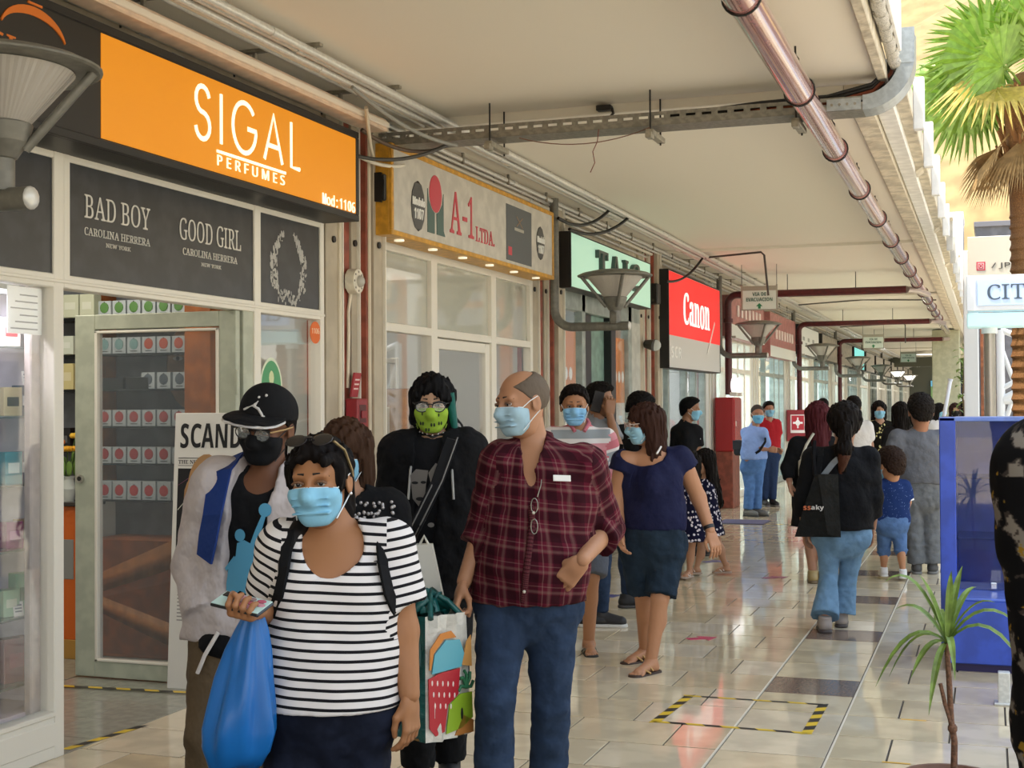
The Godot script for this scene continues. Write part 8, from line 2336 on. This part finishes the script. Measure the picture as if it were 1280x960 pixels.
	# ---- man in grey
	o = person("gray", "broad man in grey t-shirt and grey jeans walking away beside the boy", Color("a37257"), {"cw": 0.205, "ww": 0.195, "hw": 0.18, "head": V(14, 4, 0), "hs": 1.36, "hair": "hair_short", "hairc": "1d1815", "mask": cloth(Color("20201f"), 0.8, 0.3), "strap": "202020", "cell": 0.0115, "ar": 1.15})
	top(o, "grey_t_shirt", cloth(Color("66676c"), 0.9, 0.8), 0.016, 0.72, 0.84, [neck_cut(o, 0.058)], 0.01, false, 0.016, 6.0)
	pants(o, "grey_jeans", denim(Color("707274")), 0.016, 0.92, 1.95, 0.026, 0.01)
	shoes(o, mat(Color("4a4846"), 0.6), mat(Color("74726e"), 0.6))
	# ---- further away
	o = person("dots", "woman in black dress with yellow dots walking towards us in the distance", Color("b58a6e"), {"cw": 0.16, "ww": 0.145, "hw": 0.17, "head": V(0, 0, 0), "hair": "hair_long", "hairc": "17120f", "mask": pale, "cell": 0.019})
	skirt(o, "dotted_dress", mat_uv(dots_tex(6, Color("17150f"), Color("d9cf92"), 22, 0.04, 0.07), Vector2(0.24, 0.24)), 0.014, 0.4, 0.52, 0.01, [neck_cut(o, 0.06, 0.03)], true)
	shoes(o, mat(Color("2a2624"), 0.6), mat(Color("2a2624"), 0.6))
	var far := [["backpack", "dark haired man in white t-shirt just beyond the ponytailed woman", "hair_short", "d8d2cc", "3f4652"], ["darkhair", "woman with long black hair walking away beside the broad man in grey", "hair_long", "1c1a1b", "20242c"], ["fara", "distant dark haired man behind the red haired woman", "hair_short", "4a5058", "2a2d33"], ["farb", "distant woman with bare shoulders over the top of the blue cabinet", "hair_long", "c98a72", "2a2d33"], ["farc", "distant woman in a white top left of the bare shouldered woman", "hair_long", "cfcac6", "34373d"], ["fard", "farthest figure with dark hair near the climbing plant", "hair_long", "5a3a30", "2a2d33"], ["redtop", "person in red top half hidden behind the man in the light blue shirt", "hair_short", "a8242c", "2a3a5a"]]
	for q: Array in far:
		o = person(q[0], q[1], Color("a87c62"), {"cw": 0.165, "ww": 0.155, "hw": 0.165, "hair": q[2], "hairc": "17120f" if q[0] != "farb" else "2d1a14", "mask": pale if q[0] != "farb" else cloth(Color("1c1c1c"), 0.8, 0.3), "cell": 0.022})
		top(o, "top", cloth(Color(q[3]), 0.9, 0.6), 0.016, 0.7, 0.86, [neck_cut(o, 0.06, 0.03)])
		pants(o, "trousers", cloth(Color(q[4]), 0.9, 0.6), 0.016, 0.92, 1.95)
		shoes(o, mat(Color("2a2624"), 0.6), mat(Color("6a6662"), 0.6))
	# ---- the close figure at the right edge
	var fn := FastNoiseLite.new()
	fn.seed = 12
	fn.frequency = 0.035
	var fl := img_tex(192, 192, func(x: int, y: int) -> Color:
		var a := fn.get_noise_2d(x, y * 0.8)
		var b := fn.get_noise_2d(x + 500.0, y)
		if b > 0.42: return Color("8a6a20")
		if a > 0.3: return Color("7a7268")
		if a > 0.2: return Color("3a332e")
		return Color("0d0c0d"))
	o = person("floral", "close figure at the right edge in black clothes with grey and ochre floral print", Color("8d654a"), {"cw": 0.15, "ww": 0.14, "hw": 0.15, "hair": "hair_crop", "hairc": "120f0e", "cell": 0.012, "ar": 1.25})
	top(o, "floral_blouse", mat_uv(fl, Vector2(0.42, 0.42)), 0.02, 2.0, 0.75, [neck_cut(o, 0.06)], 0.008, true, 0.006)
	pants(o, "floral_trousers", mat_uv(fl, Vector2(0.5, 0.5)), 0.02, 0.95, 1.95, 0.02, 0.008, true)
	shoes(o, mat(Color("1b1a1b"), 0.6), mat(Color("3a3736"), 0.6))
	run_jobs()
	var cache := {}
	for l: Array in late:
		if not cache.has(l[1]): cache[l[1]] = shared[l[1]].out.mesh()
		l[0].mesh = cache[l[1]]
# ---------------------------------------------------------------- bags, floor markings, the standing poster
func build_props() -> void:
	var ylw := mat(Color("d8b52c"), 0.5)
	var blk := mat(Color("26231f"), 0.5)
	# hazard tape on the floor: rectangle, doorway, far line
	var tapes := [[V(-1.6, 0, -6.66), V(-0.82, 0, -6.645), 0.035, "near side of the black and yellow tape rectangle on the floor"], [V(-1.575, 0, -7.3), V(-0.83, 0, -7.3), 0.03, "far side of the black and yellow tape rectangle on the floor"], [V(-1.585, 0, -6.64), V(-1.545, 0, -7.32), 0.05, "left side of the black and yellow tape rectangle on the floor"], [V(-0.84, 0, -6.63), V(-0.835, 0, -7.31), 0.05, "right side of the black and yellow tape rectangle on the floor"],
		[V(-4.05, 0, -5.28), V(-3.98, 0, -5.8), 0.045, "short black and yellow tape along the perfume shop threshold"], [V(-4.98, 0.006, -6.46), V(-4.1, 0.006, -6.53), 0.04, "black and yellow tape inside the doorway before the glass door"], [V(-3.0, 0, -18.0), V(-2.2, 0, -18.0), 0.05, "distant yellow and black tape before the man in light blue"]]
	for t: Array in tapes:
		var a: Vector3 = t[0]
		var d: Vector3 = (t[1] as Vector3) - a
		var n := int(maxf(6, d.length() / 0.085))
		var o := thing("floor_tape", t[3], "tape", a)
		for k in n:
			var s: Vector3 = d.normalized().cross(Vector3.UP) * t[2] * 0.5
			var sk: Vector3 = d.normalized() * t[2] * 0.35
			var p0 := d * (float(k) / n)
			var p1 := d * (float(k + 1) / n)
			var g := G.new()
			var up := V(0, 0.0012, 0)
			g.quad(p0 - s - sk + up, p0 + s + sk + up, p1 + s + sk + up, p1 - s - sk + up)
			put("stripe", g, ylw if k % 2 == 0 else blk, o)
	# arrows, marks and mats
	var i := 0
	for a: Array in [[V(-1.84, 0, -9.12), 0.11, "c23a62"], [V(-1.84, 0, -12.5), 0.13, "9c4a66"], [V(-3.0, 0, -10.9), 0.14, "3c3a78"], [V(-2.6, 0, -13.6), 0.14, "4a4a86"]]:
		var o := thing("floor_arrow", ["pink floor arrow beyond the tape rectangle", "smaller pink floor arrow near the red haired woman", "dark violet floor arrow behind the plaid shirt", "faded violet floor mark behind the two girls"][i], "floor arrow", a[0], -0.9)
		var s: float = a[1]
		var g := G.new()
		g.ext(PackedVector2Array([Vector2(0, s), Vector2(-s * 0.85, 0), Vector2(-s * 0.35, 0), Vector2(-s * 0.35, -s), Vector2(s * 0.35, -s), Vector2(s * 0.35, 0), Vector2(s * 0.85, 0)]), 0, 0.0015)
		put("sticker", g, mat(Color(a[2]), 0.35), o).rotation.x = -PI / 2
		i += 1
	for a: Array in [[V(-0.37, 0, -7.085), "yellow strip of tape between tiles near the potted plant"], [V(-0.4, 0, -6.22), "nearer yellow strip of tape beside the potted plant"]]:
		var o := thing("floor_tape", a[1], "tape", a[0])
		put("stripe", G.new().bx(V(-0.06, 0, -0.009), V(0.06, 0.0012, 0.009)), mat(Color("cfa23a"), 0.5), o)
	var fm := thing("floor_mat", "dark violet grey mat on the floor before the man in light blue", "mat", V(-3.1, 0, -18.2))
	put("pile", G.new().bx(V(-0.3, 0, -0.3), V(0.3, 0.012, 0.3), 0.005), mat(Color("5a5670"), 0.8), fm)
	put("edging", G.new().bx(V(-0.32, 0, -0.32), V(0.32, 0.006, 0.32), 0.003), mat(Color("3c3948"), 0.7), fm)
	# the poster leaning on the door
	var ps := thing("standing_poster", "white standing poster with a big black heading and a blonde woman, before the glass door", "poster", V(-4.08, 0, -6.61))
	ps.rotation.x = -0.06
	var white := mat(Color("d9d6cf"), 0.5)
	put("board", G.new().bx(V(-0.3, 0, -0.012), V(0.3, 1.55, 0.0), 0.003), white, ps)
	fit("SCANDAL", 0.54, 0.14, mat(Color("17171a"), 0.5), ps, V(0.01, 1.42, 0.002), 0.0, "Droid Sans", 700, "lettering", 0.002)
	put("headline_rule", G.new().bx(V(-0.27, 1.292, 0), V(0.27, 1.296, 0.0015)), mat(Color("3c3a3a"), 0.5), ps)
	fit("THE NEW INTENSE", 0.3, 0.022, mat(Color("3c3a3a"), 0.5), ps, V(-0.12, 1.272, 0.001), 0.0, "Droid Serif", 700, "lettering", 0.001)
	put("headline_rule", G.new().bx(V(-0.27, 1.25, 0), V(0.27, 1.253, 0.0015)), mat(Color("3c3a3a"), 0.5), ps)
	put("black_field", G.new().bx(V(-0.27, 0.72, 0), V(0.27, 1.235, 0.0015)), mat(Color("17171a"), 0.45), ps)
	put("hair_print", G.new().at(Transform3D(Basis(Vector3.FORWARD, 0.2), V(-0.1, 1.17, 0.002))).sph(Vector3.ZERO, V(0.1, 0.15, 0.0012), 18).sph(V(-0.06, -0.08, 0), V(0.05, 0.09, 0.0012), 12), mat(Color("a37c52"), 0.6), ps)
	put("face_print", G.new().sph(V(-0.075, 1.19, 0.0036), V(0.058, 0.085, 0.0012), 18), mat(Color("c39b86"), 0.5), ps)
	put("eye_print", G.new().sph(V(-0.06, 1.22, 0.0045), V(0.014, 0.006, 0.001), 8), mat(Color("2e2622"), 0.5), ps)
	put("mouth_print", G.new().sph(V(-0.05, 1.155, 0.0045), V(0.018, 0.007, 0.001), 8), mat(Color("a8423f"), 0.5), ps)
	put("green_shape_print", G.new().tube(PackedVector3Array([V(-0.265, 1.0, 0.0), V(-0.2, 1.07, 0.0), V(-0.13, 1.06, 0.0), V(-0.08, 1.1, 0.0)]), 0.0035, 4), mat(Color("d8d6c8"), 0.5), ps)
	put("pink_line_print", G.new().tube(PackedVector3Array([V(-0.265, 1.14, 0.0), V(-0.2, 1.18, 0.0), V(-0.12, 1.19, 0.0)]), 0.0022, 4), mat(Color("b05a86"), 0.5), ps)
	put("pink_line_print", G.new().tube(PackedVector3Array([V(-0.265, 0.84, 0.0), V(-0.1, 0.835, 0.0)]), 0.0022, 4), mat(Color("b05a86"), 0.5), ps)
	put("shoulder_print", G.new().sph(V(-0.04, 0.9, 0.0018), V(0.16, 0.16, 0.001), 14), mat(Color("5a544f"), 0.5), ps)
	for r in 16: put("text_line", G.new().bx(V(-0.25, 0.68 - r * 0.02, 0), V(-0.16 - 0.02 * (r % 3), 0.687 - r * 0.02, 0.001)), mat(Color("8f8c88"), 0.6), ps)
	fit("O", 0.05, 0.06, mat(Color("17171a"), 0.5), ps, V(-0.12, 0.12, 0.001), 0.0, "Droid Sans", 700, "lettering", 0.001)
	# grocery bag in the man's hand
	var gb := thing("shopping_bag", "large shopping bag, half dark green, half printed with fruit, beside the plaid shirted man", "bag", V(-1.89, 0.42, -4.48), 1.1)
	var grn := noisy(Color("0d4a48"), Color("175a56"), 3.0, 0.35, 0.0, 0.02, 2, 0.8, false)
	var cream := noisy(Color("cfc9bb"), Color("dcd7cb"), 3.0, 0.35, 0.0, 0.02, 2, 0.8, false)
	# faces: +z printed (to the right in view), -x green
	var W2 := 0.105
	var D2 := 0.11
	var H2 := 0.43
	var prof := func(u: float, y: float) -> float: return 0.012 * sin(u * 9.0 + y * 14.0) + 0.008 * sin(u * 23.0 - y * 7.0)
	for f in 4:
		var g := G.new()
		for a in 8:
			for b in 10:
				var q := []
				for c: Array in [[a, b], [a + 1, b], [a + 1, b + 1], [a, b + 1]]:
					var u: float = (c[0] / 8.0) * 2.0 - 1.0
					var y: float = c[1] / 10.0 * H2
					var tap: float = 1.0 - 0.1 * y / H2
					var bulge: float = (prof.call(u, y) if absf(u) < 0.99 else 0.0) + 0.012 * (1.0 - u * u)
					var p := V(u * (W2 if f < 2 else D2) * tap, y, ((D2 if f < 2 else W2) + bulge) * tap)
					q.append(Basis(Vector3.UP, [0.0, PI, PI / 2, -PI / 2][f]) * p)
				g.quad(q[0], q[1], q[2], q[3])
		put(["printed_side", "rear_side", "gusset", "green_side"][f], g, cream if f == 0 or f == 2 else grn, gb)
	put("base", G.new().bx(V(-W2, 0, -D2), V(W2, 0.006, D2)), mat(Color("8f6b3a"), 0.6), gb)
	# print on the cream side, each figure a thin raised sheet
	var zf := D2 + 0.017
	for q: Array in [["red_print", PackedVector2Array([Vector2(-0.125, 0.05), Vector2(-0.13, 0.22), Vector2(-0.06, 0.235), Vector2(0.05, 0.24), Vector2(0.04, 0.15), Vector2(-0.02, 0.12), Vector2(-0.04, 0.03), Vector2(-0.09, 0.02)]), "b0222e"], ["turquoise_print", PackedVector2Array([Vector2(-0.11, 0.235), Vector2(-0.095, 0.3), Vector2(-0.03, 0.345), Vector2(0.05, 0.34), Vector2(0.075, 0.29), Vector2(0.06, 0.245)]), "5aa5b4"], ["orange_print", PackedVector2Array([Vector2(-0.125, 0.25), Vector2(-0.12, 0.32), Vector2(-0.06, 0.37), Vector2(0.0, 0.375), Vector2(0.03, 0.35), Vector2(-0.04, 0.35), Vector2(-0.1, 0.305), Vector2(-0.115, 0.25)]), "c77a2e"], ["lime_print", PackedVector2Array([Vector2(-0.03, 0.02), Vector2(-0.01, 0.12), Vector2(0.05, 0.15), Vector2(0.12, 0.15), Vector2(0.125, 0.06), Vector2(0.06, 0.03)]), "8fae2a"], ["tan_print", PackedVector2Array([Vector2(0.06, 0.25), Vector2(0.09, 0.33), Vector2(0.115, 0.35), Vector2(0.12, 0.24)]), "c08a4a"], ["tan_print", PackedVector2Array([Vector2(0.02, 0.008), Vector2(0.07, 0.075), Vector2(0.128, 0.05), Vector2(0.128, 0.008)]), "b5763a"]]:
		put(q[0], G.new().ext(q[1], zf - 0.004, zf), mat(Color(q[2]), 0.4), gb)
	for k in 14: put("seed_print", G.new().sph(V(-0.11 + 0.03 * (k % 5) + 0.008 * (k / 5), 0.205 - 0.04 * (k / 5) - 0.004 * (k % 5), zf), V(0.005, 0.01, 0.001), 6), mat(Color("ead9cf"), 0.5), gb)
	for k in 5: put("leaf_print", G.new().tube(PackedVector3Array([V(0.085, 0.17, zf), V(0.085 + cos(k * 0.75) * 0.03, 0.17 + sin(k * 0.75) * 0.045, zf), V(0.085 + cos(k * 0.75 + 0.3) * 0.045, 0.17 + sin(k * 0.75 + 0.3) * 0.06, zf)]), 0.007, 5), mat(Color("2b6b45"), 0.5), gb)
	put("bean_print", G.new().sph(V(0.06, 0.08, zf), V(0.008, 0.022, 0.001), 8), mat(Color("1b1a16"), 0.5), gb)
	put("round_print", G.new().at(Transform3D(Basis(Vector3.UP, -PI / 2), V(-W2 - 0.016, 0.1, -0.02))).lathe(PackedVector2Array([Vector2(0.026, 0), Vector2(0.03, 0)]), 20), mat(Color("6fae8f"), 0.5), gb)
	for c in gb.get_children():
		if String(c.name).contains("_print") and not String(c.name).begins_with("round"): c.scale.x = 0.8
	for s: float in [-1.0, 1.0]:
		put("handle", G.new().tube(PackedVector3Array([V(-0.07, 0.42, 0.1 * s), V(-0.04, 0.47, 0.06 * s), V(0.0, 0.5, 0.02 * s), V(0.04, 0.47, 0.06 * s), V(0.07, 0.42, 0.1 * s)]), 0.011, 6), grn, gb)
	var grab := G.new()
	for k in 9: grab.tube(PackedVector3Array([V(-0.07 + 0.017 * k, 0.43, 0.05 * sin(k * 2.0)), V(-0.05 + 0.012 * k, 0.48 + 0.015 * sin(k * 1.7), 0.05 * cos(k * 1.3)), V(-0.03 + 0.009 * k, 0.45, 0.055 * sin(k)), V(0.0, 0.5, 0.0)]), 0.017, 6)
	put("gathered_cloth", grab, grn, gb)
	# blue plastic bag hanging from the woman's hand
	var bb := thing("plastic_bag", "crumpled blue plastic bag hanging from the hand of the woman in stripes", "bag", V(-1.79, 0.66, -3.03))
	var bl := StandardMaterial3D.new()
	bl.albedo_color = Color("1567b0")
	bl.roughness = 0.32
	bl.backlight_enabled = true
	bl.backlight = Color("0c3f74")
	var pr := [[0.0, 0.0], [0.035, 0.003], [0.065, 0.02], [0.084, 0.06], [0.088, 0.11], [0.08, 0.17], [0.066, 0.24], [0.05, 0.31], [0.036, 0.36], [0.022, 0.4]]
	var gg := G.new()
	var NS := 48
	var grid := []
	for r: Array in pr:
		var row := PackedVector3Array()
		for k in NS + 1:
			var an := TAU * k / NS
			var fold: float = 1.0 + (0.1 * sin(an * 5.0 + r[1] * 6.0) + 0.07 * sin(an * 9.0 - r[1] * 9.0) + 0.05 * sin(an * 3.0 + r[1] * 22.0)) * clampf(r[1] * 9.0, 0.2, 1.0)
			row.append(V(cos(an) * r[0] * fold * 1.1 + 0.14 * r[1] - 0.02, r[1] + (0.01 * sin(an * 2.0) if r[1] < 0.06 else 0.0), sin(an) * r[0] * fold * 0.8))
		grid.append(row)
	for a in pr.size() - 1:
		for k in NS:
			var i0 := gg.v.size()
			for c: Array in [[a, k], [a, k + 1], [a + 1, k + 1], [a + 1, k]]:
				var p: Vector3 = grid[c[0]][c[1]]
				var du: Vector3 = grid[c[0]][(c[1] + 1) % (NS + 1) if c[1] < NS else 1] - grid[c[0]][c[1] - 1 if c[1] > 0 else NS - 1]
				var dv: Vector3 = grid[mini(c[0] + 1, pr.size() - 1)][c[1]] - grid[maxi(c[0] - 1, 0)][c[1]]
				gg.pt(p, dv.cross(du))
			gg.ix.append_array(PackedInt32Array([i0, i0 + 1, i0 + 2, i0, i0 + 2, i0 + 3]))
	put("body", gg, bl, bb)
	put("twisted_neck", G.new().tube(PackedVector3Array([V(0.036, 0.39, 0), V(0.042, 0.41, 0.004), V(0.05, 0.425, 0.008)]), 0.02, 8, 0.014), bl, bb)
	# phone in her hand
	var ph := thing("phone", "phone in a pale case with pink flowers held flat by the woman in stripes", "phone", V(-1.748, 1.092, -2.965))
	ph.rotation = V(0.3, -0.1, -0.16)
	put("case", G.new().box(Vector3.ZERO, V(0.142, 0.01, 0.074), 0.004), mat(Color("1d1f22"), 0.35), ph)
	put("back_print", G.new().box(V(0, 0.0055, 0), V(0.136, 0.002, 0.069), 0.001), mat(Color("b8d3cc"), 0.3), ph)
	for k in 11: put("flower_print", G.new().sph(V(-0.04 + 0.028 * (k % 4) + 0.008 * (k / 4), 0.007, -0.022 + 0.018 * (k / 4)), V(0.013, 0.0012, 0.01), 8), mat(Color(["b5546a", "c98a96", "8d6f6f"][k % 3]), 0.4), ph)
	put("camera_bump", G.new().box(V(-0.052, 0.008, -0.018), V(0.022, 0.004, 0.022), 0.003), mat(Color("1d1f22"), 0.3), ph)
	# tote bag, rucksacks and handbags
	var tt := thing("tote_bag", "black tote bag with small white and orange lettering on the ponytailed woman's shoulder", "bag", V(-1.12, 0.66, -9.6), 0.12)
	put("body", G.new().ext(PackedVector2Array([Vector2(-0.16, 0), Vector2(0.15, 0), Vector2(0.135, 0.43), Vector2(-0.02, 0.43)]), -0.03, 0.04), cloth(Color("171715"), 0.85, 0.8), tt)
	put("crease_panel", G.new().ext(PackedVector2Array([Vector2(0.06, 0.02), Vector2(0.15, 0.0), Vector2(0.135, 0.43), Vector2(0.0, 0.43)]), 0.035, 0.05), cloth(Color("242422"), 0.8, 0.8), tt)
	for a: Array in [["ss", "c4663a", -0.075, 0.05, 0.028], ["aky", "cfcac4", -0.005, 0.085, 0.042]]:
		fit(a[0], a[3], a[4], mat(Color(a[1]), 0.6), tt, V(a[2], 0.2, 0.052), 0.0, "Droid Sans", 700)
	put("handle", G.new().tube(PackedVector3Array([V(-0.02, 0.42, 0.0), V(-0.03, 0.55, -0.02), V(-0.02, 0.66, -0.06)]), 0.014, 6), black_cloth(), tt)
	var rb := thing("handbag", "pale grey handbag on the back of the red haired woman", "bag", V(-1.5, 0.86, -12.0))
	put("body", G.new().box(V(0, 0.1, 0), V(0.13, 0.3, 0.08), 0.03), mat(Color("b8b4a6"), 0.6), rb)
	put("zip", G.new().bx(V(-0.05, 0.18, 0.04), V(0.05, 0.186, 0.043)), mat(Color("7d7a70"), 0.4), rb)
	put("handle", G.new().tube(PackedVector3Array([V(-0.04, 0.24, 0), V(0.0, 0.36, -0.03), V(0.06, 0.46, -0.06)]), 0.012, 6), mat(Color("b8b4a6"), 0.6), rb)
	var wb := thing("shopping_bag", "plain white bag strip hanging beside the brown haired woman", "bag", V(-1.97, 0.83, -4.64), 0.3)
	put("body", G.new().ext(PackedVector2Array([Vector2(-0.05, 0), Vector2(0.09, -0.05), Vector2(0.03, 0.24), Vector2(-0.03, 0.24)]), -0.03, 0.03), mat(Color("d3cfc2"), 0.5), wb)
	put("handle", G.new().tube(PackedVector3Array([V(0.02, 0.23, 0), V(0.0, 0.27, 0), V(-0.02, 0.23, 0)]), 0.006, 6), mat(Color("d3cfc2"), 0.5), wb)
	var sb := thing("shoulder_bag", "small black shoulder bag on the hip of the man in light blue", "bag", V(-3.3, 0.86, -19.22), -0.5)
	put("body", G.new().box(V(0, 0.1, 0), V(0.24, 0.22, 0.1), 0.03), mat(Color("191a20"), 0.5), sb)
	put("flap", G.new().box(V(0, 0.14, 0.05), V(0.23, 0.13, 0.012), 0.005), mat(Color("22232a"), 0.5), sb)
	var hb := thing("handbag", "black handbag at the side of the woman in the navy top", "bag", V(-2.12, 0.78, -8.0), 0.4)
	put("body", G.new().box(V(0, 0.14, 0), V(0.14, 0.3, 0.1), 0.035), black_cloth(), hb)
	put("handle", G.new().tube(PackedVector3Array([V(-0.03, 0.27, 0), V(0.0, 0.42, 0.0), V(0.02, 0.56, 0.02)]), 0.013, 6), black_cloth(), hb)
	# white pole leaning behind the blue cabinet
	var wp := thing("pole", "thin white pole fixed slanting to the back of the blue cabinet", "pole", V(-0.42, 0, -9.34))
	put("shaft", G.new().cyl(V(0.11, 1.3, 0), V(0.184, 1.72, 0), 0.011, 0.013, 8), mat(Color("e8e8e6"), 0.4), wp)
	put("tip", G.new().cyl(V(0.184, 1.72, 0), V(0.187, 1.735, 0), 0.016, 0.016, 8), mat(Color("d0d0d0"), 0.4), wp)
func black_cloth() -> StandardMaterial3D: return cloth(Color("141416"), 0.9, 0.7)
